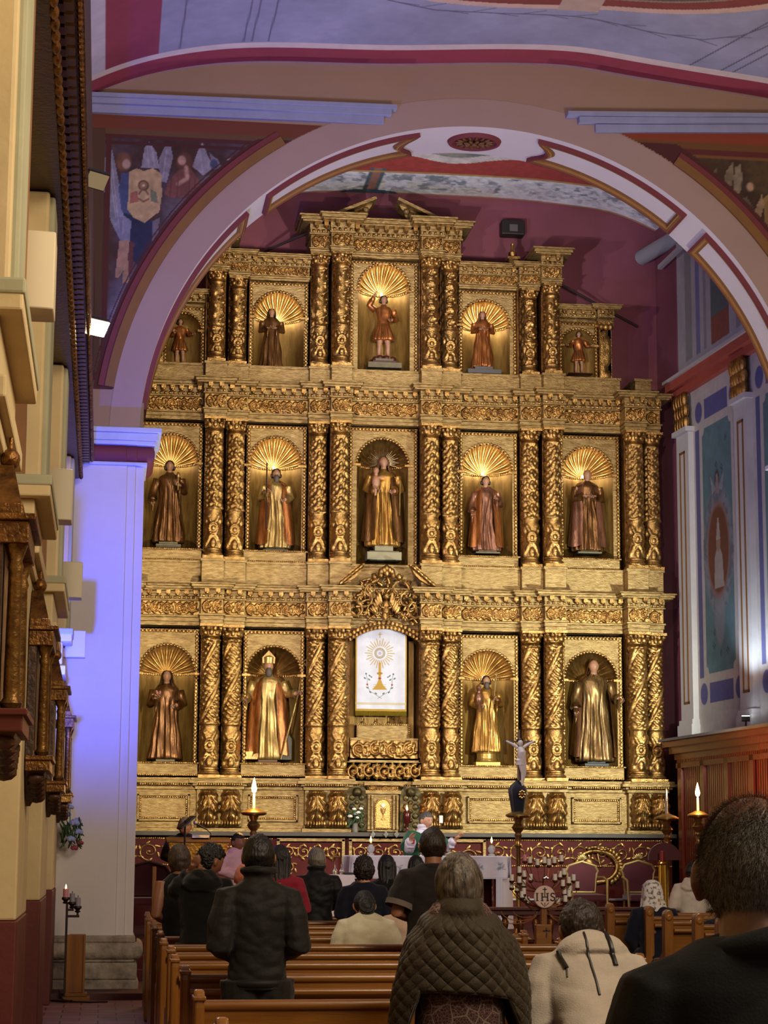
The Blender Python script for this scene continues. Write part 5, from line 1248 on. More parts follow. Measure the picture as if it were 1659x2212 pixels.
# ================================================================ PEWS
PEW = mat('honey_varnished_wood', '#8f5d20', 0.3, col2='#6b4010', vscale=2.5, bump=0.06, bscale=30, stretch=(0.5, 6, 6), coat=0.25)
PEWEND = mat('honey_pew_end_wood', '#946024', 0.32, col2='#704412', vscale=2.5, bump=0.06, bscale=30, stretch=(6, 6, 0.5), coat=0.25)
def make_pew(x0, x1, tw, label, carved=False, ledge=True):
    t = thing('pew', label, 'pew', (x0, 0, 0))
    L = x1 - x0
    prof = [(-0.03, 0.0), (0.52, 0.0), (0.52, 0.10), (0.46, 0.14), (0.44, 0.42), (0.47, 0.50), (0.44, 0.56), (0.22, 0.58), (0.10, 0.66), (0.075, 0.80), (0.09, 0.93), (0.085, 0.975), (0.05, 1.0), (0.0, 1.0), (-0.03, 0.975), (-0.035, 0.92), (-0.03, 0.5)]
    for k, xx in enumerate((0.0, L - tw)):
        if carved:
            b = MB(); ol = [(xx - 0.012, 0.0), (xx + tw + 0.012, 0.0), (xx + tw + 0.012, 0.35), (xx + tw, 0.55), (xx + tw, 1.0)] + [(xx + tw / 2 + tw / 2 * math.cos(a), 1.0 + 0.062 * math.sin(a)) for a in np.linspace(0, PI, 11)[1:-1]] + [(xx, 1.0), (xx, 0.55), (xx - 0.012, 0.35)]
            b.prism(ol, 'y', -0.045, 0.075); b.prism([p for p in [(-0.03, 0.0), (0.52, 0.0), (0.52, 0.10), (0.44, 0.42), (0.47, 0.50), (0.44, 0.56), (0.22, 0.58), (0.07, 0.66), (-0.03, 0.66)]], 'x', xx + 0.01, xx + tw - 0.01)
        else: b = MB().prism(prof, 'x', xx, xx + tw)
        e = b.build('pew_end', PEWEND, t, False, bev=0.012, world=False)
        b = MB()
        if not carved: b.box(xx - 0.006, xx + tw + 0.006, -0.042, 0.10, 0.950, 0.972)
        if carved:
            b.lathe([(0.0, -0.012), (0.02, -0.014), (0.036, -0.004), (0.04, 0.0)], (0, 0, 0), 12)
            v = b.v[-1]; b.v[-1] = np.stack([xx + tw / 2 + v[:, 0], -0.046 + v[:, 2] * 1.0, 0.985 + v[:, 1]], 1)
        b.build('end_cap', PEWEND, e, False, bev=0.006, world=False)
    y = lambda z: 0.0
    b = MB(); b.add([(tw, 0.0, 0.38), (L - tw, 0.0, 0.38), (L - tw, 0.03, 0.38), (tw, 0.03, 0.38), (tw, -0.0, 0.92), (L - tw, -0.0, 0.92), (L - tw, 0.03, 0.92), (tw, 0.03, 0.92)], [(0, 3, 2, 1), (4, 5, 6, 7), (0, 1, 5, 4), (1, 2, 6, 5), (2, 3, 7, 6), (3, 0, 4, 7)])
    b.build('backrest', PEW, t, False, world=False)
    MB().tube([(tw, 0.012, 0.925), (L - tw, 0.012, 0.925)], 0.028, 12).build('top_rail', PEW, t, world=False)
    if ledge: MB().tube([(tw, -0.05, 0.855), (L - tw, -0.05, 0.855)], 0.022, 10).build('book_ledge', PEW, t, world=False)
    MB().box(tw, L - tw, 0.02, 0.44, 0.43, 0.465).build('seat', PEW, t, False, bev=0.01, world=False)
    if ledge: MB().box(L * 0.55 - 0.02, L * 0.55 + 0.02, -0.05, 0.0, 0.70, 0.85).build('ledge_bracket', PEW, t, False, world=False)
    b = MB().box(tw, L - tw, -0.42, -0.26, 0.20, 0.245); kn = b.build('kneeler', PEW, t, False, bev=0.01, world=False)
    b = MB()
    for xx in (0.35, L / 2, L - 0.35): b.box(xx - 0.02, xx + 0.02, -0.38, -0.02, 0.0, 0.20)
    b.build('kneeler_foot', PEW, kn, False, world=False)
    return t
rows = [8.15, 9.75, 11.75, 13.0, 14.15, 15.3, 16.75, 17.9, 19.1, 20.3, 21.6]
names = ['closest row', 'second row', 'third row', 'fourth row', 'fifth row', 'sixth row', 'seventh row', 'eighth row', 'ninth row', 'tenth row']
p0 = make_pew(0.44, 3.46, 0.05, ''); p1 = make_pew(0.44, 3.46, 0.05, '', ledge=False)
for i, Y in enumerate(rows):
    o = p1 if i == 0 else copy_tree(p1) if i == 1 else p0 if i == 2 else copy_tree(p0)
    o.location = (0.44 + (0.0 if i % 2 else 0.015), Y, 0)
    tag(o, 'honey-coloured wooden pew of the left block, %s from the camera' % names[i] if i < 10 else 'honey-coloured wooden pew of the left block, front row nearest the altar', 'pew', 'pews of the left block')
q0 = make_pew(5.62, 9.3, 0.095, '', True)
rr_ = [(5.72, 22.3), (5.86, 21.9), (5.63, 20.3), (5.68, 19.5), (5.55, 18.3)]
for i, (x, Y) in enumerate([(5.66, 22.9), (5.80, 21.75), (5.62, 20.35), (5.64, 19.35), (5.52, 18.2)]):
    o = q0 if i == 0 else copy_tree(q0)
    o.location = (x, Y, 0)
    tag(o, 'wooden pew with rounded carved end posts in the right block, %s' % ['front row by the rail', 'second row from the rail', 'third row from the rail', 'fourth row from the rail', 'fifth row from the rail'][i], 'pew', 'pews of the right block')

# ================================================================ RAIL
RAILW = mat('dark_red_rail_wood', '#4a1a12', 0.35, var=0.2, vscale=4, coat=0.3)
t = thing('altar_rail', 'dark red wooden altar rail on turned gilt balusters across the chancel step', 'rail', (6.4, 24.85, 0.07))
b = MB(); b.box(4.35, 8.5, 24.76, 24.96, 0.92, 0.96); b.box(4.38, 8.5, 24.79, 24.93, 0.86, 0.92); b.box(4.35, 8.5, 24.77, 24.95, 0.07, 0.17); b.build('handrail', RAILW, t, False, bev=0.01)
bal = MB().lathe([(0.045, 0.17), (0.05, 0.20), (0.03, 0.23), (0.055, 0.34), (0.06, 0.40), (0.03, 0.50), (0.022, 0.54), (0.04, 0.57), (0.022, 0.60), (0.035, 0.70), (0.05, 0.78), (0.03, 0.82), (0.05, 0.86)], n=14).mesh('baluster', mat('gilt_baluster', '#7d4f22', 0.35, 0.5, col2='#4a2412', vscale=20))
for x in np.arange(4.5, 8.45, 0.19): o = link('baluster', bal, t); o.location = Vector((x, 24.86, 0)) - t.location

# ================================================================ ALTAR
WHITE_CLOTH = painted('embroidered_cloth', 0.85, 0.15, 40)
AX0, AX1, AYf, AYb, AZ = at(762, 1848, 28.0)[0], at(1096, 1850, 28.0)[0], 28.0, 29.0, at(900, 1849, 28.0)[1]
tb_ = thing('altar_table', 'stone-white altar table under a white embroidered cloth', 'altar', ((AX0 + AX1) / 2, 28.5, PLAT))
MB().box(AX0 + 0.02, AX1 - 0.02, AYf + 0.02, AYb - 0.02, AZ - 0.08, AZ - 0.006).build('tabletop', PANEL, tb_, False)
for (x, y) in ((AX0 + .12, AYf + .12), (AX1 - .12, AYf + .12), (AX0 + .12, AYb - .12), (AX1 - .12, AYb - .12)):
    MB().box(x - .06, x + .06, y - .06, y + .06, PLAT, AZ - 0.08).build('leg', PANEL, tb_, False)
def altar_cloth():
    # developed cloth: u along the table (with end drops), v from front hem over the top
    L = AX1 - AX0; endd = 0.66; fr_ = 0.31; dp = AYb - AYf
    w, h = L + 2 * endd, fr_ + dp
    p = Paint(w, h, 260, 90, '#d3d3dc', 31); p.grain(0.05, 0.15)
    for (px, py) in ((855, 1868), (940, 1868), (1030, 1872), (1080, 1868)):
        x = at(px, py, 28)[0] - AX0 + endd; 
        for k in range(16):
            a = p.rng.uniform(0, 2 * PI); r = p.rng.uniform(0, 0.085); p.ell(x + r * math.cos(a), fr_ * 0.52 + r * math.sin(a) * 0.8, 0.022, 0.010, ('#7f8791', '#8a94a0', '#8f8a90')[k % 3], a, 0.8)
    p.put(p.Y < 0.02, '#bfc0cb')
    def fn(x, y):
        X = np.clip(x - endd, 0, L); dropx = np.where(x < endd, endd - x, np.where(x > endd + L, x - endd - L, 0.0)); dropy = np.where(y < fr_, fr_ - y, 0.0)
        corner = (dropx > 0) & (dropy > 0)
        s = np.where(x < endd, -1, 1)
        wave = 0.018 * np.sin(x * 21) * (dropy / fr_) + 0.0
        XX = AX0 + X + s * np.where(dropx > 0, 0.03 + 0.05 * dropx + 0.012 * np.sin(y * 23), 0)
        YY = AYf + np.clip(y - fr_, 0, None) - np.where(dropy > 0, 0.03 + wave, 0) + np.where(corner, dropy * 0.5, 0)
        return XX, YY, AZ + 0.003 - np.maximum(dropx, dropy)
    o = p.surface('altar_cloth', fn, WHITE_CLOTH)
    tag(o, 'white embroidered cloth draped over the altar table', 'tablecloth')
    b = MB(); ys = np.linspace(AYf - 0.035, AYf + 0.5, 12)
    P = [[(AX1 - 0.17 + 0.012 * k, AYf - 0.04 - 0.01 * math.sin(k * 2), z) for k in range(10)] + [(AX1 + 0.05 + 0.03 * (AZ - z) + 0.01 * math.sin(y * 30), y, z) for y in ys] for z in np.linspace(AZ - 0.29, AZ - 0.98, 9)]
    b.grid(np.array(P)); b.build('cloth_end', mat('plain_white_cloth', '#cfcfd6', 0.85, bump=0.1), o, ang=0)
altar_cloth()
GLASS = mat('clear_glass', '#f2f2ee', 0.05); GLASS.node_tree.nodes['Principled BSDF'].inputs['Transmission Weight'].default_value = 0.9
WAX = mat('white_wax', '#d9d2c6', 0.5); WAX.node_tree.nodes['Principled BSDF'].inputs['Subsurface Weight'].default_value = 0.0
FLAME = glow('candle_flame', '#ffb45a', 38); FLAME2 = glow('hot_flame', '#ffc070', 60)
BRASS = mat('polished_brass', '#b89a5e', 0.28, 0.9, col2='#8e7340', vscale=12); SILVER = mat('polished_silver', '#b7b7b3', 0.2, 1.0)
def flame(parent, x, y, z, h, m=FLAME):
    MB().lathe([(0.0, 0), (h * 0.13, h * 0.12), (h * 0.17, h * 0.3), (h * 0.10, h * 0.65), (0.0, h)], (x, y, z), 10).build('flame', m, parent)
for (px, lab) in ((801, 'glass altar lamp with a small flame at the left end of the altar'), (1062, 'glass altar lamp with a small flame at the right end of the altar')):
    x = at(px, 1845, 28.4)[0]; t = thing('altar_lamp', lab, 'oil lamp', (x, 28.4, AZ))
    MB().lathe([(0.045, 0.005), (0.05, 0.02), (0.025, 0.04), (0.05, 0.075), (0.055, 0.11), (0.03, 0.14), (0.035, 0.155)], (x, 28.4, AZ), 16).build('glass_body', mat('grey_glass', '#c8c9c4', 0.1, 0.3), t)
    MB().lathe([(0.02, 0.155), (0.02, 0.18), (0.008, 0.185)], (x, 28.4, AZ), 12).build('burner', BRASS, t); flame(t, x, 28.4, AZ + 0.185, 0.085)
x = at(909, 1846, 28.35)[0]; t = thing('chalice', 'silver chalice standing on the altar before the priest', 'chalice', (x, 28.35, AZ))
MB().lathe([(0.05, 0.005), (0.045, 0.015), (0.012, 0.03), (0.01, 0.07), (0.02, 0.08), (0.01, 0.09), (0.035, 0.11), (0.045, 0.15), (0.042, 0.18)], (x, 28.35, AZ), 18).build('cup', SILVER, t)
x0_, x1_ = at(965, 1842, 28.3)[0], at(1012, 1842, 28.3)[0]
b = MB(); b.box(x0_, x1_, 28.15, 28.45, AZ + 0.004, AZ + 0.02); b.grid(np.array([[(x0_ + (x1_ - x0_) * u, 28.16 + 0.28 * v, AZ + 0.025 + 0.03 * abs(math.sin(u * 2 * PI))) for v in (0, 1)] for u in np.linspace(0, 1, 20)]))
tag(b.build('missal', mat('cream_pages', '#d8cdb0', 0.7)), 'open cream missal lying on the altar to the right of the priest', 'book')
# credence table
cx0_, cx1_ = at(712, 1890, 26.6)[0], at(765, 1890, 26.6)[0]; cz_ = at(735, 1890, 26.6)[1]
t = thing('credence_table', 'small side table under a white cloth left of the altar', 'table', ((cx0_ + cx1_) / 2, 26.8, PLAT))
b = MB()
for s in range(1):
    P = []
    loop = [(cx0_, 26.6), (cx1_, 26.6), (cx1_, 27.1), (cx0_, 27.1)]
    ring = []
    for i in range(4):
        (xa, ya), (xb, yb) = loop[i], loop[(i + 1) % 4]
        for k in range(14): ring.append((xa + (xb - xa) * k / 14, ya + (yb - ya) * k / 14))
    for j, zz in enumerate(np.linspace(cz_, PLAT + 0.04, 8)):
        P.append([(x + 0.02 * j / 7 * math.sin(i * 1.9) + (0.012 * j) * np.sign(x - (cx0_ + cx1_) / 2), y + 0.02 * j / 7 * math.cos(i * 1.9) + (0.012 * j) * np.sign(y - 26.85), zz) for i, (x, y) in enumerate(ring)])
    b.grid(np.array(P), cv=True); b.f.append(tuple(range(len(ring))))
b.build('white_cloth', mat('plain_white_cloth', '#cfcfd6', 0.85, bump=0.1), t)
for k, px in enumerate((724, 738)):
    x = at(px, 1885, 26.85)[0]; tag(MB().lathe([(0.03, 0.004), (0.034, 0.05), (0.012, 0.09), (0.012, 0.12), (0.02, 0.13)], (x, 26.85, cz_), 14).build('glass_cruet', GLASS), 'small glass cruet on the white side table, %s one' % ('left' if k == 0 else 'right'), 'cruet', 'cruets on the side table')
x = at(722, 1862, 26.95)[0]; b = MB(); b.lathe([(0.05, 0.004), (0.04, 0.02), (0.008, 0.04), (0.008, 0.17)], (x, 26.95, cz_), 12)
for k in range(8):
    a = k * PI / 4; b.tube([(x, 26.95, cz_ + 0.23), (x + (0.09 if k % 2 == 0 else 0.055) * math.cos(a), 26.95, cz_ + 0.23 + (0.09 if k % 2 == 0 else 0.055) * math.sin(a))], [0.018, 0.002], 6)
tag(b.build('star_monstrance', BRASS), 'small brass star on a foot standing on the white side table', 'monstrance')
MB().box(at(745, 1890, 26.8)[0], at(762, 1890, 26.8)[0], 26.7, 26.9, cz_ + 0.003, cz_ + 0.035)
tag(MB().box(at(742, 1890, 26.8)[0], at(764, 1890, 26.8)[0], 26.7, 26.9, cz_ + 0.003, cz_ + 0.03).build('black_book', BLACKM, None, False), 'black book lying on the white side table', 'book')

# ================================================================ TORCHERES, CRUCIFIX, LAMPS
def torchere(px, Y, zpan, label, lit, candle=True, r=0.165):
    x = at(px, 1770, Y)[0]; t = thing('candlestand', label, 'candlestand', (x, Y, PLAT)); H = zpan - PLAT
    MB().lathe([(0.17, 0.0), (0.17, 0.03), (0.12, 0.06), (0.06, 0.10), (0.045, 0.16), (0.08, 0.22), (0.05, 0.28)], (x, Y, PLAT), 24).build('stand_base', BRASS, t)
    MB().lathe([(0.045, 0.27), (0.032, 0.40), (0.028, H - 0.42), (0.045, H - 0.38), (0.03, H - 0.34), (0.036, H - 0.28), (0.05, H - 0.25), (0.034, H - 0.22), (0.06, H - 0.19), (0.085, H - 0.15), (0.06, H - 0.11), (0.04, H - 0.09), (0.075, H - 0.01)], (x, Y, PLAT), 24).build('shaft', BRASS, t)
    MB().lathe([(0.06, -0.03), (r * 0.8, -0.025), (r, -0.005), (r * 0.97, 0.012), (r * 0.7, 0.035), (0.06, 0.055), (0.04, 0.065)], (x, Y, zpan), 28).build('drip_pan', BRASS, t)
    if candle:
        MB().lathe([(0.022, 0.05), (0.02, 0.06), (0.018, 0.24), (0.006, 0.25)], (x, Y, zpan), 12).build('candle', WAX if lit else mat('grey_wax', '#9a978e', 0.4), t)
        if lit:
            flame(t, x, Y, zpan + 0.25, 0.20, FLAME2)
            lamp('candle_light', 'POINT', (x, Y - 0.05, zpan + 0.36), 60, (1.0, 0.50, 0.16), size=0.03)
        else: MB().lathe([(0.02, 0.24), (0.012, 0.40), (0.0, 0.46)], (x, Y, zpan), 10).build('snuffed_tip', SILVER, t)
    return x
za_ = lambda py, Y: at(1000, py, Y)[1]
torchere(548, 26.0, at(548, 1757, 26.0)[1], 'tall brass candlestand with a lit candle left of the altar', True)
torchere(1440, 27.2, at(1440, 1768, 27.2)[1], 'tall brass candlestand with an unlit candle near the right wood panelling', False)
torchere(1508, 27.4, at(1508, 1762, 27.4)[1], 'tall brass candlestand with a lit candle in front of the right wood panelling', True, r=0.15)
cxx = torchere(1119, 26.0, at(1119, 1762, 26.0)[1], 'ornate brass stand holding the crucifix right of the altar', False, candle=False)
zc0 = at(1119, 1762, 26.0)[1] + 0.05
t = thing('processional_crucifix', 'white figured crucifix with a navy cloth, rising from the brass stand right of the altar', 'crucifix', (cxx, 26, zc0))
MB().tube([(cxx, 26, zc0), (cxx + 0.02, 26, at(1124, 1600, 26)[1] + 0.14)], 0.016, 8).build('cross_staff', mat('grey_staff', '#7c6a5c', 0.5, 0.2), t)
zx = at(1120, 1602, 26)[1]; xa, xb = at(1086, 1602, 26)[0], at(1156, 1602, 26)[0]
b = MB(); b.obox((xa, 26, zx), (xb, 26, zx), 0.02, 0.025); b.box(cxx, cxx + 0.03, 25.99, 26.015, zx - 0.5, zx + 0.12); b.build('cross_bar', DARKWOOD, t, False)
b = MB(); xm = (xa + xb) / 2 + 0.01
b.ell((xm, 25.96, zx - 0.02), (0.035, 0.035, 0.045)); b.tube([(xm, 25.97, zx - 0.07), (xm + 0.01, 25.95, zx - 0.14), (xm + 0.02, 25.96, zx - 0.22), (xm + 0.02, 25.97, zx - 0.26)], [0.035, 0.06, 0.05, 0.055], 10)
for s in (-1, 1): b.tube([(xm + s * 0.04, 25.97, zx - 0.075), (xm + s * 0.11, 25.965, zx - 0.03), (xm + s * 0.185, 25.975, zx + 0.005)], [0.022, 0.017, 0.011], 8)
for s in (-1, 1): b.tube([(xm + 0.02 + s * 0.025, 25.97, zx - 0.26), (xm + 0.035 + s * 0.012, 25.94, zx - 0.40), (xm + 0.02, 25.96, zx - 0.54), (xm + 0.02, 25.94, zx - 0.57)], [0.035, 0.026, 0.016, 0.012], 8)
b.build('corpus', mat('ivory_white', '#d5cfcb', 0.5), t)
MB().lathe([(0.065, -0.04), (0.058, 0.0), (0.068, 0.02), (0.03, 0.06)], (xm, 25.96, zx - 0.26), 12, 1, 0.7).build('loincloth', mat('white_paint', '#dfdcd8', 0.6), t)
MB().ell((xm, 25.98, zx + 0.02), (0.045, 0.04, 0.03)).build('crown_of_thorns', DARKWOOD, t)
nc = MB(); n = 24; P = []
for zz, r in ((0.0, 0.075), (0.06, 0.085), (0.2, 0.105), (0.28, 0.115), (0.33, 0.09), (0.37, 0.05), (0.40, 0.02)):
    P.append([(cxx + r * (1 + 0.12 * math.sin(5 * a)) * math.cos(a), 26 + r * 0.8 * (1 + 0.12 * math.sin(5 * a)) * math.sin(a), zc0 + zz) for a in np.linspace(0, 2 * PI, n, endpoint=False)])
nc.grid(np.array(P), cv=True); nc.build('navy_cloth', mat('navy_velvet', '#0d1022', 0.9, sheen=0.3), t)
b = MB()
for k in range(8): b.ell((cxx + 0.03 + 0.03 * math.cos(k * PI / 4), 25.885, zc0 + 0.22 + 0.045 * math.sin(k * PI / 4)), (0.016, 0.012, 0.016), 6, 4)
b.ell((cxx + 0.03, 25.885, zc0 + 0.22), (0.018, 0.014, 0.025)); b.build('gold_emblem', BRASS, t)
# sanctuary lamp: fluted gilt stand, red candle, maroon half-round hood
x = at(1431, 1900, 26.6)[0]; zb_ = PLAT; zt_ = at(1431, 1862, 26.6)[1]
t = thing('sanctuary_lamp', 'gilt fluted stand with a red candle under a maroon half-round hood', 'lamp', (x, 26.6, PLAT))
P = np.array([[((0.05 + 0.006 * math.cos(a * 12)) * (1.25 - 0.35 * k) * math.cos(a) + x, 26.6 + (0.05 + 0.006 * math.cos(a * 12)) * (1.25 - 0.35 * k) * math.sin(a), zb_ + 0.12 + (zt_ - zb_ - 0.14) * k) for k in np.linspace(0, 1, 6)] for a in np.linspace(0, 2 * PI, 72, endpoint=False)])
b = MB().grid(P, cu=True); b.lathe([(0.13, 0), (0.13, 0.04), (0.08, 0.09), (0.075, 0.12)], (x, 26.6, zb_), 20); b.lathe([(0.05, 0), (0.065, 0.02), (0.05, 0.04)], (x, 26.6, zt_ - 0.04), 16); b.build('fluted_stand', mat('bright_gilt', '#b7913c', 0.3, 0.9), t)
MB().lathe([(0.035, 0), (0.035, 0.14), (0.005, 0.145)], (x, 26.6, zt_), 14).build('red_candle', mat('red_wax', '#7a1a18', 0.4), t)
hz = at(1437, 1858, 26.7)[1]; hx0 = at(1437, 1858, 26.7)[0]
b = MB(); b.prism([(hx0 - 0.22, hz), (hx0 + 0.22, hz)] + [(hx0 + 0.22 * math.cos(a), hz + 0.03 + 0.2 * math.sin(a)) for a in np.linspace(0, PI, 20)], 'y', 26.72, 26.76); b.build('half_round_hood', mat('maroon_velvet', '#45090f', 0.8, sheen=0.3), t)
MB().tube([(hx0, 26.74, PLAT), (hx0, 26.74, hz)], 0.012, 6).build('hood_post', BRASS, t)

# chairs
VELVET = mat('crimson_velvet', '#4e0716', 0.75, var=0.15, sheen=0.4); GILT = mat('gilt_chair_frame', '#b99f63', 0.35, 0.7, var=0.15)
def throne(px, pytop, Y, w, label, rz=0, frame=GILT, crest=True):
    x = at(px, pytop, Y)[0]; zt = at(px, pytop, Y)[1] - (0.08 if crest else 0.0); t = thing('armchair', label, 'chair', (x, Y, PLAT), rz); zt -= PLAT
    oval = [(-w * 0.40, 0.52), (-w * 0.46, 0.80), (-w * 0.5, zt - 0.14), (-w * 0.40, zt - 0.06), (-w * 0.2, zt - 0.03), (0, zt), (w * 0.2, zt - 0.03), (w * 0.40, zt - 0.06), (w * 0.5, zt - 0.14), (w * 0.46, 0.80), (w * 0.40, 0.52)]
    MB().prism(oval, 'y', 0.04, 0.09).build('backrest', VELVET, t, False, world=False)
    b = MB().tube([(a, 0.05, z) for a, z in oval + oval[:1]], 0.022, 8)
    for s in (-1, 1): b.tube([(s * w * 0.4, 0.06, 0.52), (s * w * 0.42, 0.08, 0.2), (s * w * 0.44, 0.1, 0.0)], 0.022, 8)
    fo = b.build('back_frame', frame, t, world=False)
    if crest:
        c = MB()
        for k in range(7): a = PI * (0.12 + 0.76 * k / 6); c.ell((0.05 * math.cos(a), 0.03, zt + 0.03 + 0.045 * math.sin(a)), (0.014, 0.02, 0.045), 6, 5, Matrix.Rotation(PI / 2 - a, 3, 'Y'))
        c.build('shell_crest', frame, fo, world=False)
    MB().box(-w * 0.5, w * 0.5, -0.48, 0.04, 0.40, 0.50).build('seat', VELVET, t, False, bev=0.02, world=False)
    for s in (-1, 1):
        MB().tube([(s * w * 0.48, 0.05, 0.74), (s * w * 0.56, -0.2, 0.74), (s * w * 0.56, -0.42, 0.70), (s * w * 0.54, -0.44, 0.4), (s * w * 0.5, -0.46, 0.0)], 0.022, 8).build('arm', frame, t, world=False)
    return t
throne(1258, 1850, 30.6, 0.50, 'gilt-framed crimson velvet armchair with a shell crest, behind the candle stand')
throne(1380, 1848, 30.6, 0.52, 'gilt-framed crimson velvet armchair behind the woman in the lace veil')
throne(322, 1862, 28.0, 0.55, 'dark-framed red velvet armchair by the pier at the left of the chancel', 0, mat('dark_chair_wood', '#3a1a12', 0.4), False)
MB_ = MB(); MB_.box(XC - 4.5, XC + 4.55, 31.45, 31.8, PLAT, 0.88); struct('chancel_bench_step', MB_, RED, False); struct('step_edge', MB().box(XC - 4.5, XC + 4.55, 31.43, 31.8, 0.88, 0.905), mat('pale_step_edge', '#9d9490', 0.6), False)
# light wooden upright by the red chair
x = at(333, 1900, 25.9)[0]; tag(MB().box(x - 0.025, x + 0.025, 25.9, 25.95, PLAT, at(333, 1872, 25.9)[1]).build('wooden_post', PEWEND, None, False, bev=0.006), 'pale wooden upright post standing in front of the red armchair by the pier', 'post')

# lectern with its reader's things
LY = 26.6; lx0, lx1 = at(358, 1830, LY)[0], at(496, 1830, LY)[0]; lz = at(420, 1815, LY)[1]; lc = (lx0 + lx1) / 2
t = thing('lectern', 'gilded lectern on a fluted column at the left of the chancel', 'lectern', (lc, LY, PLAT))
LG = gold('lectern_gilding', '#b08334', 0.3, 0.85, '#6a4314', 0.2, 30, 5)
b = MB(); b.add([(lx0, LY - .25, lz - 0.03), (lx1, LY - .25, lz - 0.03), (lx1, LY + .25, lz + 0.0), (lx0, LY + .25, lz + 0.0), (lx0, LY - .25, lz), (lx1, LY - .25, lz), (lx1, LY + .25, lz + 0.04), (lx0, LY + .25, lz + 0.04)], [(0, 3, 2, 1), (4, 5, 6, 7), (0, 1, 5, 4), (1, 2, 6, 5), (2, 3, 7, 6), (3, 0, 4, 7)]); b.build('reading_board', mat('lectern_board', '#6a4a26', 0.4, 0.3), t, False, bev=0.006)
b = MB(); m4 = lambda a, z: [(lc - a, LY - 0.22, z), (lc + a, LY - 0.22, z), (lc + a, LY + 0.22, z), (lc - a, LY + 0.22, z)]
P = np.array([m4((lx1 - lx0) / 2 - 0.02, lz - 0.03), m4((lx1 - lx0) / 2 - 0.04, lz - 0.08), m4((lx1 - lx0) / 2 - 0.06, lz - 0.2), m4(0.2, lz - 0.26), m4(0.16, lz - 0.30)]); b.grid(P, cv=True); b.build('lectern_head', LG, t, False)
P = np.array([[((0.075 + 0.008 * math.cos(a * 12 + k * 8)) * math.cos(a) + lc + 0.12, LY + (0.075 + 0.008 * math.cos(a * 12 + k * 8)) * math.sin(a), PLAT + 0.2 + (lz - 0.5 - PLAT) * k) for k in np.linspace(0, 1, 30)] for a in np.linspace(0, 2 * PI, 72, endpoint=False)])
b = MB().grid(P, cu=True); b.lathe([(0.11, 0), (0.12, 0.03), (0.09, 0.06), (0.13, 0.10)], (lc + 0.12, LY, lz - 0.40), 18); b.lathe([(0.2, 0), (0.2, 0.06), (0.12, 0.12), (0.10, 0.2)], (lc + 0.12, LY, PLAT), 20); b.build('fluted_column', LG, t)
bkx = at(433, 1810, LY)[0]; tag(MB().box(bkx - 0.11, bkx + 0.11, LY - 0.12, LY + 0.12, lz + 0.03, lz + 0.065).build('book', mat('white_pages', '#cfc8c4', 0.7), None, False), 'thick white book lying on the gilded lectern', 'book')
MSY = 25.6
x, z = at(400, 1772, MSY); t = thing('music_stand', 'black music stand in front of the lectern', 'music stand', (x, MSY, PLAT))
b = MB(); b.obox((x - 0.07, MSY, z - 0.10), (x + 0.10, MSY + 0.03, z + 0.05), 0.30, 0.02); b.build('desk', BLACKM, t, False)
MB().tube([(x + 0.0, MSY, PLAT), (x, MSY, z)], 0.012, 8).build('post', BLACKM, t)
b = MB()
for k in range(3): a = k * 2.1 + 0.5; b.tube([(x, MSY, PLAT + 0.14), (x + 0.25 * math.cos(a), MSY + 0.25 * math.sin(a), PLAT + 0.012)], 0.01, 6)
b.build('tripod_leg', BLACKM, t)
x, z = at(422, 1777, LY - 0.2); x2, z2 = at(447, 1792, LY - 0.2)
t = thing('microphone', 'black microphone with a grey head angled over the lectern', 'microphone', (x, LY - 0.2, z))
MB().tube([(x + 0.01, LY - 0.2, z - 0.01), (x2, LY - 0.2, z2)], [0.016, 0.011], 10).build('handle', BLACKM, t); MB().ell((x, LY - 0.2, z), (0.028, 0.028, 0.028)).build('mic_head', mat('mic_grey', '#8c8c8c', 0.4, 0.6), t)
MB().tube([(x2, LY - 0.2, z2), (x2 + 0.05, LY - 0.18, z2 - 0.05), (x2 + 0.05, LY - 0.05, lz + 0.0)], 0.006, 6).build('gooseneck', BLACKM, t)
# flowers
GREENL = mat('leaf_green', '#22401c', 0.6, var=0.3, vscale=20); ROSE = mat('white_petals', '#d9cfc2', 0.7)
def bouquet(nm, label, loc, heads, stems, vase=None, seed=1):
    t = thing(nm, label, 'flowers', loc); rng = random.Random(seed); x, y, z = loc
    b = MB(); lv = MB()
    for (dx, dy, dz, r, m) in heads:
        b.tube([(x, y, z + 0.08), (x + dx * 0.6, y + dy * 0.6, z + dz * 0.6), (x + dx, y + dy, z + dz)], 0.005, 5)
        h = MB()
        for k in range(9):
            a = k * 2.4; q = r * 0.55 * math.sqrt(k / 9); h.ell((x + dx + q * math.cos(a), y + dy + q * math.sin(a) * 0.7, z + dz + 0.3 * r * (1 - k / 9)), (r * 0.5, r * 0.5, r * 0.45), 7, 5)
        h.build('blossom', m, t)
    for k in range(stems):
        a = rng.uniform(0, 2 * PI); l = rng.uniform(0.1, 0.28); c = (x + 0.10 * math.cos(a), y + 0.05 * math.sin(a), z + rng.uniform(0.06, 0.32))
        lv.ell(c, (0.012, 0.006, 0.07), 6, 5, Matrix.Rotation(rng.uniform(-0.9, 0.9), 3, 'Y') @ Matrix.Rotation(rng.uniform(-.5, .5), 3, 'X'))
    b.build('stem', GREENL, t); lv.build('leaf', GREENL, t)
    if vase: MB().lathe([(0.045, 0), (0.05, 0.04), (0.04, 0.12), (0.045, 0.14)], (x, y, z), 16).build('vase', vase, t)
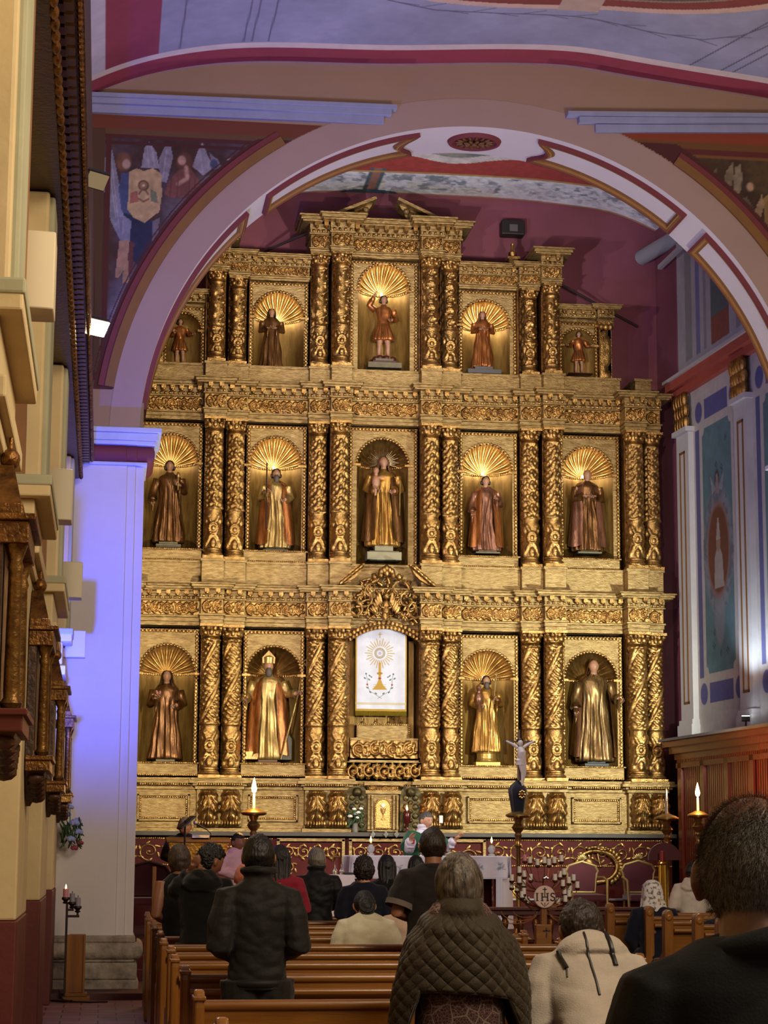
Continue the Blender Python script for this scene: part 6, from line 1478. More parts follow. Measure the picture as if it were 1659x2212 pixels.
x, z = at(767, 1790, 31.75); bouquet('rose_vase', 'white roses in a grey vase on the altar shelf beside the tabernacle', (x, 31.75, 1.905), [(-0.08, 0, 0.24, 0.045, ROSE), (0.0, 0, 0.28, 0.045, ROSE), (0.05, 0, 0.30, 0.04, ROSE), (0.09, 0, 0.36, 0.04, ROSE), (-0.02, -0.03, 0.35, 0.04, ROSE), (0.03, -0.03, 0.22, 0.035, ROSE)], 14, mat('grey_vase', '#6c675c', 0.4))
BLUEF = mat('pale_blue_petals', '#8f9ad0', 0.7); PINKF = mat('red_petals', '#8c2c44', 0.7)
bouquet('wall_bouquet', 'hanging bouquet of pale and red flowers on the left wall against the pier', (-0.36, 23.75, 1.62), [(-0.06, 0, 0.40, 0.06, BLUEF), (0.03, -0.05, 0.30, 0.07, BLUEF), (0.08, -0.03, 0.2, 0.06, BLUEF), (0.0, -0.08, 0.12, 0.06, BLUEF), (0.10, 0, 0.08, 0.05, PINKF), (0.04, -0.05, 0.02, 0.05, PINKF), (0.07, 0, 0.33, 0.05, BLUEF), (-0.02, -.05, 0.48, 0.05, BLUEF)], 40, None, 3)
x, z = at(472, 1948, 26.2); bouquet('floor_bouquet', 'low arrangement of white and pink flowers at the foot of the lectern', (x, 26.0, PLAT), [(-0.1, 0, 0.3, 0.07, ROSE), (0.0, -.03, 0.36, 0.07, ROSE), (0.08, 0, 0.30, 0.06, PINKF), (0.02, 0, 0.24, 0.07, ROSE), (-0.05, 0, 0.40, 0.05, ROSE)], 16, mat('grey_vase', '#6c675c', 0.4), 5)
# small things on the altar shelf
x, z = at(952, 1770, 31.7); tag(MB().box(x - 0.03, x + 0.03, 31.66, 31.7, z - 0.06, z + 0.06).build('switch_box', mat('white_plastic', '#c9c7c0', 0.5), None, False, bev=0.006), 'small white electric box fixed above the altar shelf right of the priest', 'switch box')
x, z = at(879, 1792, 31.75); t = thing('red_glass_lamp', 'dark red glass lamp with a small flame on the altar shelf right of the tabernacle', 'oil lamp', (x, 31.75, 1.905))
MB().lathe([(0.05, 0), (0.02, 0.04), (0.02, 0.12), (0.055, 0.18), (0.06, 0.30), (0.04, 0.34)], (x, 31.75, 1.905), 14).build('lamp_body', mat('dark_red_glass', '#4a1712', 0.2, 0.2), t); flame(t, x, 31.75, 2.245, 0.09)
for k, px in enumerate((806, 834, 857)):
    x, z = at(px, 1803, 31.62); tag(MB().prism([(x - 0.045, z), (x, z - 0.055), (x + 0.045, z), (x, z + 0.055)], 'y', 31.63, 31.655).build('silver_rosette', SILVER, None, False, bev=0.006), 'diamond-shaped silver ornament on the red front, %s of three' % ('left', 'middle', 'right')[k], 'ornament', 'silver ornaments on the red front')

# ================================================================ VOTIVE STAND
VY = 22.9; vx, vz_ = at(1174, 1937, VY)
t = thing('votive_stand', 'branching iron and gilt votive stand with a round IHS plate', 'candle stand', (vx, VY, 0))
IRON = mat('brown_iron', '#5a3a28', 0.4, 0.8, var=0.2, vscale=20)
MB().lathe([(0.12, 0), (0.12, 0.03), (0.05, 0.06), (0.03, 0.10)], (vx, VY, 0), 20).build('stand_foot', PEWEND, t)
MB().box(vx - 0.032, vx + 0.032, VY - 0.03, VY + 0.03, 0.08, vz_ - 0.10).build('wooden_stem', PEWEND, t, False, bev=0.006)
b = MB(); b.box(vx - 0.02 - 0.08, vx + 0.08, VY - 0.06, VY + 0.05, 0.20, at(1180, 1997, VY)[1]); bo = b.build('wooden_box', PEW, t, False, bev=0.008)
zz = at(1180, 2013, VY)[1]; b = MB(); b.box(vx + 0.012, vx + 0.026, VY - 0.07, VY - 0.058, zz - 0.06, zz + 0.05); b.box(vx - 0.02, vx + 0.058, VY - 0.07, VY - 0.058, zz + 0.008, zz + 0.022); b.build('dark_cross', DARKWOOD, bo, False)
pl_ = MB(); pl_.lathe([(0.0, -0.008), (0.118, -0.008), (0.125, 0.0), (0.118, 0.008), (0.0, 0.008)], (0, 0, 0), 40); v = pl_.v[-1]; pl_.v[-1] = np.stack([vx + v[:, 0], VY - 0.06 + v[:, 2], vz_ + v[:, 1]], 1)
plate = pl_.build('round_plate', mat('pale_pink_plate', '#cfb3a2', 0.5), t)
LET = mat('dark_letters', '#2a1a16', 0.5); b = MB(); y0 = VY - 0.074; y1 = VY - 0.066; H = 0.088; z0 = vz_ - 0.045
def bar(x0, x1, za, zb): b.box(vx + x0, vx + x1, y0, y1, za, zb)
for xx in (-0.088, ): bar(xx - 0.008, xx + 0.008, z0, z0 + H); bar(xx - 0.016, xx + 0.016, z0, z0 + 0.007); bar(xx - 0.016, xx + 0.016, z0 + H - 0.007, z0 + H)
for xx in (-0.030, 0.032): bar(xx - 0.008, xx + 0.008, z0, z0 + H); bar(xx - 0.016, xx + 0.016, z0, z0 + 0.007); bar(xx - 0.016, xx + 0.016, z0 + H - 0.007, z0 + H)
bar(-0.03, 0.032, z0 + H / 2 - 0.005, z0 + H / 2 + 0.005)
sp_ = [(0.112, 0.072), (0.104, 0.084), (0.088, 0.086), (0.073, 0.078), (0.070, 0.064), (0.080, 0.052), (0.096, 0.044), (0.111, 0.034), (0.113, 0.018), (0.102, 0.005), (0.086, 0.002), (0.072, 0.010), (0.067, 0.020)]
b.tube([(vx + x, VY - 0.069, z0 + z) for x, z in sp_], 0.0075, 6)
bar(-0.004, 0.006, z0 + H / 2, vz_ + 0.105); bar(-0.022, 0.024, vz_ + 0.078, vz_ + 0.088)
for xx, tx_ in ((-0.03, -0.055), (0.001, 0.001), (0.032, 0.057)): b.tube([(vx + 0.001 + (xx - 0.001) * 0.1, VY - 0.069, vz_ - 0.108), (vx + tx_ * 0.8, VY - 0.069, vz_ - 0.065)], [0.002, 0.005], 5)
b.build('lettering', LET, plate, False)
cand = [(408, 845), (482, 870), (555, 895), (628, 870), (702, 895), (772, 870), (835, 850), (335, 985), (412, 1035), (482, 1075), (755, 1075), (825, 1040), (890, 1010), (250, 1080), (330, 1105), (400, 1145), (1003, 1080), (925, 1110), (852, 1145),
        (262, 1165), (320, 1200), (385, 1240), (1030, 1165), (955, 1205), (882, 1240), (362, 1280), (410, 1315), (455, 1350), (930, 1270), (880, 1330), (815, 1360)]
wire = MB(); cups = MB()
cm0 = MB().lathe([(0.024, 0), (0.024, 0.066), (0.019, 0.07), (0.0, 0.068)], n=14); cw = cm0.mesh('votive_candle', WAX); wk = MB().tube([(0, 0, 0.068), (0.002, 0, 0.085)], 0.003, 5).mesh('wick', BLACKM)
cpk = cm0.mesh('votive_candle', mat('pink_wax', '#c9808a', 0.5))
side = lambda sx: 'left' if sx < 0 else 'right'
for i, (a, c) in enumerate(cand):
    x, z = at(1060 + a / 5.53, 1700 + c / 5.53, VY); z -= 0.035
    y = VY + 0.06 * math.sin(i * 1.7)
    if i == 0: lab = 'pink-lit votive candle at the top left of the IHS stand'
    elif i < 7: lab = 'white votive candle in the top arc of the IHS stand'
    else: lab = 'white votive candle on the %s branches of the IHS stand' % side(x - vx)
    o = tag(link('votive_candle', cpk if i == 0 else cw), lab, 'candle', 'votive candles on the IHS stand: ' + ('pink' if i == 0 else 'top arc' if i < 7 else side(x - vx)))
    o.location = (x, y, z); k = link('wick', wk, o)
    cups.lathe([(0.012, -0.03), (0.028, -0.02), (0.03, 0.0), (0.02, 0.001)], (x, y, z - 0.001), 12)
    up = i < 7; r0 = vz_ + (0.16 if c < 1120 else -0.02); 
    if up: r0 = vz_ + 0.17
    m_ = (vx + (x - vx) * 0.75, (y + VY) / 2, r0 - 0.05 if up else min(z - 0.12, r0 - 0.08))
    tt = np.linspace(0, 1, 12)[:, None]
    p0_, p1_, p2_ = np.array([vx, VY + 0.02, r0 - (0 if up else 0.1)]), np.array(m_), np.array([x, y, z - 0.03])
    wire.tube((1 - tt) ** 2 * p0_ + 2 * tt * (1 - tt) * p1_ + tt ** 2 * p2_, 0.005, 5)
wire.tube([(vx, VY + 0.02, vz_ - 0.12), (vx, VY + 0.02, vz_ + 0.22)], 0.008, 6)
for s in (-1, 1):
    for k in range(3):
        tt = np.linspace(0, PI, 16); R = 0.14 + 0.07 * k
        wire.tube([(vx + s * (0.06 + R) - s * R * math.cos(a), VY + 0.02, vz_ - 0.16 - 0.5 * R * math.sin(a)) for a in tt], 0.005, 5)
wire.build('branch', mat('copper_wire', '#8a5a38', 0.35, 0.9), t); cups.build('candle_cup', IRON, t)
fl = MB(); xw, zw = at(1178, 1897, VY)
for k in range(3): fl.ell((xw + (k - 1) * 0.018, VY - 0.03, zw + 0.01 * (k % 2)), (0.02, 0.02, 0.02), 6, 5)
fl.build('glass_drop', SILVER, t)

# left candle post and its pedestal by the pier
PY = 22.95; x = at(142, 2050, PY)[0]
t = thing('iron_candle_post', 'thin dark iron post with three stepped candle arms beside the pier', 'candle stand', (x, PY, 0)); DIRON = mat('dark_iron', '#2b1512', 0.5, 0.4)
zt = at(142, 1955, PY)[1]; b = MB(); b.box(x - 0.013, x + 0.013, PY - 0.013, PY + 0.013, 0.0, at(142, 1938, PY)[1] - 0.055)
arms = []
for (px, py, pa) in ((142, 1938, None), (156, 1948, 1965), (168, 1957, 1979)):
    ax, az = at(px, py, PY); arms.append((ax, az))
    if pa:
        za = at(px, pa, PY)[1]; b.box(x, ax + 0.02, PY - 0.011, PY + 0.011, za - 0.014, za + 0.012); b.box(ax - 0.012, ax + 0.012, PY - 0.012, PY + 0.012, za, az - 0.03)
b.build('iron_frame', DIRON, t, False)
for k, (ax, az) in enumerate(arms):
    MB().lathe([(0.02, -0.07), (0.035, -0.06), (0.02, -0.045), (0.035, -0.03), (0.045, -0.02), (0.04, 0.0)], (ax, PY, az), 14).build('candle_socket', DIRON, t)
b = MB(); b.lathe([(0.15, 0), (0.15, 0.02), (0.02, 0.03)], (x, PY, 0), 4); b.build('post_foot', DIRON, t, False)
for k, (ax, az) in enumerate(arms):
    c = thing('candle', ['short lit candle on the top arm of the iron post', 'unlit candle in glass on the middle arm of the iron post', 'unlit candle in glass on the lowest arm of the iron post'][k], 'candle', (ax, PY, az), 0, 'candles on the iron post')
    MB().lathe([(0.03, 0), (0.03, 0.09), (0.005, 0.092)], (ax, PY, az), 14).build('wax', mat('pink_wax', '#c9808a', 0.5) if k == 0 else mat('grey_white_wax', '#8e8792', 0.4), c)
    if k == 0: flame(c, ax, PY, az + 0.09, 0.05)
    else: MB().tube([(ax, PY, az + 0.09), (ax, PY, az + 0.115)], 0.004, 5).build('wick', BLACKM, c)
px0, px1 = at(147, 2100, PY)[0], at(183, 2100, PY)[0]
t = thing('wooden_pedestal', 'plain honey-wood pedestal box standing in front of the stone pier base', 'pedestal', ((px0 + px1) / 2, PY + 0.1, 0)); zt = at(160, 2019, PY)[1]
MB().box(px0, px1, PY - 0.0, PY + 0.2, 0.09, zt).build('pedestal_body', mat('dark_honey_wood', '#8a5212', 0.4, col2='#6b3d0c', vscale=2, stretch=(5, 5, 0.5)), t, False, bev=0.006)
b = MB(); b.box(px0 - 0.02, px0 + 0.02, PY - 0.015, PY, 0.09, zt); b.box(px1 - 0.02, px1 + 0.0, PY - 0.015, PY, 0.09, zt); b.build('pedestal_edge', PEWEND, t, False)
b = MB(); b.box(px0 - 0.06, px1 + 0.06, PY - 0.06, PY + 0.26, 0, 0.05); b.box(px0 - 0.03, px1 + 0.03, PY - 0.03, PY + 0.23, 0.05, 0.09); b.build('pedestal_foot', PEW, t, False, bev=0.006)
b = MB(); b.tube([(-0.42, 22.4, 0.16), (-0.38, 22.6, 0.05), (-0.3, 22.75, 0.012), (-0.1, 22.7, 0.01), (0.1, 22.75, 0.01)], 0.009, 6); tag(b.build('power_cable', BLACKM), 'black cable lying on the tiles at the foot of the wooden pedestal', 'cable')
# ================================================================ CARVED SAINTS IN THE NICHES
FLESH = mat('painted_flesh', '#a87a5c', 0.45, 0.0, var=0.12, vscale=30)
EST = {}
def estofado(nm, c1, c2, metal=0.65): 
    return mat('estofado_' + nm, c1, 0.32, metal, col2=c2, vscale=7, bump=0.2, bscale=35, stretch=(2.5, 2.5, 0.5))
E_BROWN = estofado('brown', '#8a6034', '#4a2c16'); E_GOLD = estofado('gold', '#c8984a', '#7d5422', 0.7); E_COPPER = estofado('copper', '#c07a40', '#6e3a1c', 0.65)
E_DARK = estofado('dark', '#5d4128', '#2c1c10', 0.5); E_ROSE = estofado('rose', '#9a6a52', '#5c3626', 0.5); E_PALE = estofado('pale', '#c9ab6c', '#8a6a38', 0.65)
HAIRM = mat('painted_dark_hair', '#2a1a10', 0.5); BASEM = mat('dull_green_gilt_base', '#6a6248', 0.55, 0.3, var=0.2, vscale=10); REDBASE = mat('dark_red_base', '#4a1c18', 0.5)
def carved_robe(H, prof, fold=0.02, nf=11, lean=0.0, seed=0, n=84, m=46, z0=0.0, fold_top=0.62):
    rng = np.random.RandomState(seed); ph = rng.uniform(0, 6, 4); a = np.linspace(0, 2 * PI, n, endpoint=False); P = np.zeros((m, n, 3))
    T = np.array([p[0] for p in prof]); RX = np.array([p[1] for p in prof]); RY = np.array([p[2] for p in prof])
    for j, t in enumerate(np.linspace(prof[0][0], prof[-1][0], m)):
        rx, ry = np.interp(t, T, RX), np.interp(t, T, RY); f = fold * np.clip((fold_top - t) / fold_top, 0, 1) ** 0.7
        w = f * (np.abs(np.sin(a * nf / 2 + ph[0] + 0.8 * np.sin(a * 2 + ph[1]) + lean * t * 5)) * 2 - 1) + 0.4 * f * np.sin(a * (nf * 2 + 1) + ph[2] + t * 4)
        w += 0.006 * np.sin(a * 3 + t * 18 + ph[3])
        P[j, :, 0] = (rx + w) * np.cos(a) + lean * 0.06 * math.sin(t * PI * 1.4); P[j, :, 1] = (ry + w) * np.sin(a); P[j, :, 2] = t
    return P * H
def head_mesh(b, c, H, turn=0.0, tilt=0.0, s=1.0):
    """small carved head: skull, jaw, nose, brow, neck"""
    R = np.array(Matrix.Rotation(turn, 3, 'Z') @ Matrix.Rotation(tilt, 3, 'X')); q = 0.0625 * H * s
    th = np.linspace(0, 2 * PI, 20, endpoint=False); ph = np.linspace(-PI / 2, PI / 2, 15); P = np.zeros((20, 15, 3))
    for i, a in enumerate(th):
        for j, e in enumerate(ph):
            x, y, z = math.cos(a) * math.cos(e), math.sin(a) * math.cos(e), math.sin(e)
            low = max(0, -z); x *= 0.80 * (1 - 0.35 * low); y *= 0.95 * (1 - 0.20 * low); z *= 1.12
            if y < 0:
                fr = max(0, 1 - (x / 0.2) ** 2)
                if -0.35 < z < 0.15: y -= 0.22 * fr * (0.15 - z) / 0.5
                if 0.1 < z < 0.35: y -= 0.05
                if abs(z - 0.05) < 0.18 and 0.15 < abs(x) < 0.55: y += 0.08
                if -0.62 < z < -0.45: y += 0.05
            P[i, j] = (x, y, z)
    b.grid((P * q) @ R.T + np.array(c), cu=True)
    b.tube([(c[0], c[1] + 0.01 * H, c[2] - 0.115 * H), (c[0], c[1], c[2] - 0.03 * H)], 0.034 * H * s, 10)
    return R, q
def hand(b, c, d, s):
    """a small carved hand: palm, four fingers and a thumb, pointing along d"""
    d = np.array(d, float); d /= np.linalg.norm(d); c = np.array(c, float); u = np.cross(d, (0, 1, 0)); u = np.array([1.0, 0, 0]) if np.linalg.norm(u) < 0.2 else u / np.linalg.norm(u)
    b.tube([c - d * s * 0.3, c, c + d * s * 0.4], [s * 0.28, s * 0.36, s * 0.34], 8, flat=0.6)
    for k in range(4):
        o = c + u * s * 0.2 * (k - 1.5) + d * s * 0.35; l = s * (0.62, 0.72, 0.68, 0.52)[k]; b.tube([o, o + d * l * 0.55, o + d * l * 0.95 + np.array([0, -0.25 * s, 0])], [s * 0.11, s * 0.10, s * 0.07], 6)
    o = c + u * s * 0.32; b.tube([o, o + (d + u * 0.8) * s * 0.3, o + (d * 1.2 + u * 0.6) * s * 0.45], [s * 0.11, s * 0.1, s * 0.07], 6)
def saint(nm, label, px, pytop, pybot, Y=32.28, robe=E_BROWN, cloak=None, veil=None, beard=False, hair=True, arms='clasped', kind='robe', turn=0.0, lean=0.0, seed=0, base=('block', 0.05), group='carved saints in the niches', gap=0.14):
    x, zt = at(px, pytop, Y); zb = at(px, pybot, Y)[1]
    t = thing(nm, label, 'statue', (x, Y, zb), 0, group)
    bh = base[1]; b = MB()
    if base[0] == 'block': b.box(-0.2, 0.2, -0.16, 0.16, 0, bh * 0.6); b.box(-0.15, 0.15, -0.13, 0.13, bh * 0.6, bh)
    elif base[0] == 'round': b.box(-0.2, 0.2, -0.16, 0.16, 0, 0.07); b.lathe([(0.16, 0.07), (0.17, 0.1), (0.155, 0.12), (0.155, bh - 0.02), (0.165, bh)], n=24)
    elif base[0] == 'big': b.box(-0.28, 0.28, -0.2, 0.14, 0, bh * 0.55); b.box(-0.24, 0.24, -0.17, 0.14, bh * 0.55, bh * 0.62); b.box(-0.15, 0.15, -0.14, 0.12, bh * 0.62, bh)
    b.build('statue_base', base[2] if len(base) > 2 else BASEM, t, False, bev=0.006, world=False)
    H = zt - zb - bh; O = np.array([0, 0, bh]); off = lambda P: P + O
    f = MB()
    if kind == 'robe':
        prof = [(0.0, .165, .125), (0.03, .17, .13), (0.30, .140, .105), (0.52, .118, .086), (0.60, .112, .082), (0.70, .128, .090), (0.78, .140, .085), (0.815, .125, .07), (0.84, .06, .05), (0.86, .045, .045)]
        f.grid(off(carved_robe(H, prof, 0.028, 12, lean, seed, fold_top=0.70)), cv=True); f.f.append(tuple(range(84)))
    else:   # short tunic over bare legs
        prof = [(0.30, .155, .115), (0.33, .16, .12), (0.45, .125, .095), (0.55, .095, .075), (0.58, .098, .078), (0.70, .115, .085), (0.78, .125, .08), (0.815, .11, .065), (0.84, .05, .045), (0.86, .043, .043)]
        P = carved_robe(H, prof, 0.022, 13, lean, seed, fold_top=0.58); f.grid(off(P), cv=True); f.f.append(tuple(range(84)))
    robe_o = f.build('robe', robe, t, world=False, ang=0)
    body = MB(); hc = O + np.array([0.012 * lean * H, -0.012 * H, 0.935 * H]); R, q = head_mesh(body, hc, H, turn, -0.05)
    if kind == 'tunic':
        for s in (-1, 1):
            body.tube(np.array([(s * 0.05, 0, 0.36), (s * 0.062, -0.01, 0.26), (s * 0.066, -0.02, 0.20), (s * 0.068, -0.005, 0.12), (s * 0.07, 0, 0.03)]) * H + O, np.array([.05, .042, .033, .036, .022]) * H, 10)
            body.ell(O + np.array([s * 0.078, -0.035, 0.02]) * H, np.array([.028, .055, .022]) * H, 10, 6)
    # arms with sleeves and hands
    sh = 0.775; A = {'clasped': [(-.145, .0, sh), (-.175, -.03, .63), (-.03, -.125, .665)], 'low': [(-.145, 0, sh), (-.19, .0, .62), (-.20, -.07, .49)], 'hold': [(-.145, 0, sh), (-.18, -.03, .62), (-.10, -.14, .70)],
                     'raise': [(-.135, 0, sh), (-.225, -.02, .84), (-.13, -.04, 1.02)], 'out': [(-.135, 0, sh), (-.20, -.02, .66), (-.30, -.10, .665)], 'gesture': [(-.145, 0, sh), (-.2, -.02, .64), (-.24, -.12, .60)], 'waist': [(-.145, 0, sh), (-.19, -.02, .63), (-.08, -.12, .60)]}
    la, ra = arms if isinstance(arms, tuple) else (arms, arms); sl = MB(); ends = []
    for s, k in ((1, la), (-1, ra)):   # la is the arm on the left of the picture
        p = np.array(A[k]) * H; p[:, 0] *= s; p = p + O
        wide = kind == 'robe'; r = np.array([.05, .048, .05 if wide else .032]) * H
        q3 = p[1] + (p[2] - p[1]) * 0.72
        pts = np.array([p[0], p[0] * .5 + p[1] * .5, p[1], p[1] * .5 + q3 * .5, q3]); sl.tube(pts, np.array([.052, .047, .046, .047, .058 if wide else .03]) * H, 12)
        if wide and k in ('low', 'hold', 'clasped', 'gesture'):
            sl.tube([q3 + (0, 0, 0), q3 + np.array([0, .01, -.07]) * H, q3 + np.array([0.0, .02, -.15]) * H], np.array([.05, .045, .012]) * H, 10, flat=0.45)
        body.tube([q3, p[2]], np.array([.024, .02]) * H, 8); hand(body, p[2], p[2] - p[1], 0.05 * H); ends.append(p[2])
    sl.build('sleeve', robe, robe_o, world=False, ang=0)
    body.build('carved_body', FLESH, t, world=False, ang=0)
    if veil is not None:   # veil or cowl over the head falling on the shoulders
        P = []
        for tt, rx, ry, dy in ((1.012, .012, .012, .012), (1.0, .045, .05, .012), (.965, .066, .066, .012), (.92, .072, .066, .016), (.86, .085, .06, .02), (.80, .13, .075, .012), (.72, .15, .085, .0), (.66, .155, .085, .0)):
            P.append([(rx * math.cos(a) * (1 + .03 * math.sin(7 * a)), dy + ry * math.sin(a) * (1 + .03 * math.sin(7 * a)), tt - (0.05 * max(0, -math.sin(a)) if tt < .8 else 0)) for a in np.linspace(-PI * 0.30, PI * 1.30, 40)])
        MB().grid(np.array(P) * H + O).build('veil', veil, robe_o, world=False, ang=0)
    if hair and veil is None:
        h = MB(); h.ell(hc + np.array([0, .012, .018]) * H, np.array([.058, .06, .062]) * H, 16, 10, R)
        for k in range(14): a = PI * (0.02 + 0.96 * k / 13); h.ell(hc + R @ (np.array([.055 * math.cos(a), .012 + .05 * math.sin(a), -.015]) * H), np.array([.017, .017, .028]) * H, 6, 5)
        h.build('hair', HAIRM, t, world=False)
    if beard:
        h = MB(); h.ell(hc + R @ (np.array([0, -.045, -.062]) * H), np.array([.036, .028, .055]) * H, 12, 8); h.build('beard', mat('grey_painted_beard', '#4f4238', 0.6), t, world=False)
    if cloak is not None:
        P = []; n = 60; rng = np.random.RandomState(seed + 5)
        for tt, rx, ry in ((.845, .06, .05), (.82, .125, .075), (.77, .165, .10), (.6, .185, .125), (.4, .205, .14), (.2, .225, .15), (.06, .235, .155)):
            P.append([((rx + .012 * math.sin(a * 9 + tt * 3) * (1 - tt)) * math.cos(a), .01 + (ry + .014 * math.sin(a * 9 + tt * 3) * (1 - tt)) * math.sin(a), tt + 0.02 * math.sin(a * 3)) for a in np.linspace(-PI * (0.5 - gap), PI * (1.5 - gap), n)])
        MB().grid(np.array(P) * H + O).build('cloak', cloak, robe_o, world=False, ang=0)
    return t, H, O, ends, hc
N = 'carved_saint'
saint(N, 'carved youth in a short tunic, outermost niche on the left of the top tier', 390, 690, 790, 32.22, E_COPPER, arms=('hold', 'out'), kind='tunic', seed=1, base=('block', 0.02, REDBASE))
saint(N, 'carved nun in dark robes, left shell niche of the top tier', 587, 668, 803, 32.3, E_BROWN, veil=E_DARK, arms='clasped', seed=2, base=('block', 0.03, REDBASE))
t, H, O, e, hc = saint(N, 'carved youth in a short tunic raising one arm, central niche of the top tier', 829, 640, 800, 32.28, E_COPPER, arms=('raise', 'waist'), kind='tunic', seed=3, base=('big', 0.17, BASEM), turn=0.15)
b = MB(); b.box(-.19, .19, -.15, .12, .105, .13); 
for k in range(14): b.ell((0.16 * math.cos(k), 0.02 + 0.09 * math.sin(k * 2.3), 0.15 + 0.02 * (k % 3)), (0.06, 0.05, 0.05), 8, 5)
b.build('rocky_ground', REDBASE, t, world=False)
saint(N, 'carved nun in coppery robes, right shell niche of the top tier', 1042, 674, 812, 32.3, E_COPPER, veil=E_ROSE, arms='clasped', seed=4, base=('big', 0.13, mat('grey_box_base', '#5c5a5a', 0.6)))
saint(N, 'carved youth in a short tunic, outermost niche on the right of the top tier', 1250, 717, 811, 32.22, E_COPPER, arms=('out', 'out'), kind='tunic', seed=5, base=('block', 0.02, REDBASE))
t, H, O, e, hc = saint(N, 'carved friar with a lily sprig, leftmost niche of the middle tier', 367, 997, 1186, 32.3, E_BROWN, arms=('low', 'hold'), seed=6, base=('block', 0.10))
b = MB(); b.tube([e[1] + (0, 0, -.1), e[1] + (0, -.02, .10)], 0.012, 6); b.ell(e[1] + (0, -.02, .14), (0.03, 0.03, 0.05)); b.build('lily_sprig', E_PALE, t, world=False)
t, H, O, e, hc = saint(N, 'carved bearded apostle in orange mantle with a staff, second niche of the middle tier', 596, 1014, 1193, 32.3, E_PALE, cloak=E_COPPER, beard=True, arms=('hold', 'waist'), seed=7, lean=0.4, base=('block', 0.05))
b = MB(); b.tube([(e[0][0] - .03, e[0][1], .35), (e[0][0] - .03, e[0][1], H + .12)], 0.012, 6); b.build('staff', HAIRM, t, world=False)
t, H, O, e, hc = saint('carved_virgin', 'carved crowned woman holding a child, central niche of the middle tier', 828, 988, 1213, 32.26, E_GOLD, cloak=E_BROWN, veil=E_ROSE, arms=('waist', 'waist'), seed=8, base=('big', 0.24, mat('green_gilt_plinth', '#8a8468', 0.5, 0.4, var=0.15)))
b = MB(); c = O + np.array([-.10, -.15, .70]) * H; b.ell(c, np.array([.045, .04, .075]) * H, 12, 8); head_mesh(b, c + np.array([0, -.005, .115]) * H, H * 0.62, 0.2); b.tube([c + np.array([.02, -.02, .04]) * H, c + np.array([.08, -.05, .05]) * H], [.014 * H, .01 * H], 6); b.tube([c + np.array([-.02, 0, -.05]) * H, c + np.array([-.01, -.05, -.10]) * H, c + np.array([-.01, -.03, -.16]) * H], [.022 * H, .018 * H, .012 * H], 8); b.build('carved_child', FLESH, t, world=False)
b = MB()
for k in range(25):
    a = -0.25 + k * (PI + 0.5) / 24; r0, r1 = 0.10, (0.26 if k % 2 == 0 else 0.20); b.tube([hc + (r0 * math.cos(a), .03, r0 * math.sin(a)), hc + (r1 * math.cos(a), .03, r1 * math.sin(a))], [0.009, 0.003], 5)
b.tube([hc + (0.105 * math.cos(a), .03, 0.105 * math.sin(a)) for a in np.linspace(-0.4, PI + 0.4, 24)], 0.009, 6); b.build('rayed_halo', mat('silver_gilt', '#9a8c70', 0.35, 0.9), t, world=False)
b = MB(); b.tube([O + np.array([.17, -.14, .72]) * H, O + np.array([.165, -.13, .33]) * H], 0.011, 6); b.build('sceptre', E_PALE, t, world=False)
saint(N, 'carved saint in a copper-red draped mantle, fourth niche of the middle tier', 1050, 1030, 1199, 32.3, E_ROSE, cloak=E_COPPER, arms=('low', 'hold'), veil=None, seed=9, lean=-0.5, base=('block', 0.06))
saint(N, 'carved bishop saint in a wide bronze cape, rightmost niche of the middle tier', 1268, 1016, 1198, 32.3, E_BROWN, cloak=E_ROSE, arms='clasped', hair=False, seed=10, base=('block', 0.05))
t, H, O, e, hc = saint(N, 'carved nun with pink flowers, leftmost niche of the lowest tier', 361, 1450, 1653, 32.3, E_BROWN, veil=E_DARK, arms=('hold', 'waist'), seed=11, base=('block', 0.09, BASEM))
b = MB()
for k in range(7): b.ell(e[0] + (0.03 * math.cos(k * 2), -.03, .06 + .03 * math.sin(k * 3)), (.018, .018, .018), 6, 5)
b.build('flowers', mat('pink_flowers', '#a86a5c', 0.6), t, world=False)
t, H, O, e, hc = saint('carved_bishop', 'carved bearded bishop with mitre and crozier, second niche of the lowest tier', 580, 1427, 1655, 32.3, E_PALE, cloak=E_COPPER, beard=True, hair=False, arms=('gesture', 'out'), seed=12, base=('block', 0.10, mat('brown_base', '#6a4a2a', 0.5)))
b = MB(); hw = 0.062 * H; z0_ = hc[2] + .035 * H
for y in (-.02, .03): b.prism([(-hw, z0_), (hw, z0_), (hw * 1.05, z0_ + .06 * H), (0, z0_ + .13 * H), (-hw * 1.05, z0_ + .06 * H)], 'y', hc[1] + y * H - .012 * H, hc[1] + y * H + .012 * H)
b.lathe([(hw * .9, 0), (hw * .95, .06 * H), (hw * .5, .08 * H)], (0, hc[1], z0_), 16); b.build('mitre', E_PALE, t, world=False)
b = MB(); ct, cb = e[1] + np.array([.07, 0, .52]) , e[1] + np.array([-.27, -.02, -.70]); ct[2] = at(628, 1432, 32.1)[1] - t.location[2]; cb[2] = 0.10
b.tube([cb, e[1], ct], 0.011, 6); a = np.linspace(PI, -PI * 1.1, 24); rr2 = 0.065 * (1 - 0.45 * np.linspace(0, 1, 24)); b.tube(np.stack([ct[0] + 0.065 + rr2 * np.cos(a), 0 * a + ct[1], ct[2] + rr2 * np.sin(a)], 1), 0.010, 6); b.build('crozier', E_PALE, t, world=False)
b = MB(); b.box(.2, .38, -.1, .1, .1, .42); b.prism([(.2, .42), (.38, .42), (.29, .56)], 'y', -.1, .1); b.box(.21, .27, -.12, -.06, .1, .62); b.prism([(.20, .62), (.28, .62), (.24, .85)], 'y', -.12, -.05); b.build('model_church', mat('grey_green_wood', '#4a4434', 0.5, 0.2), t, False, world=False)
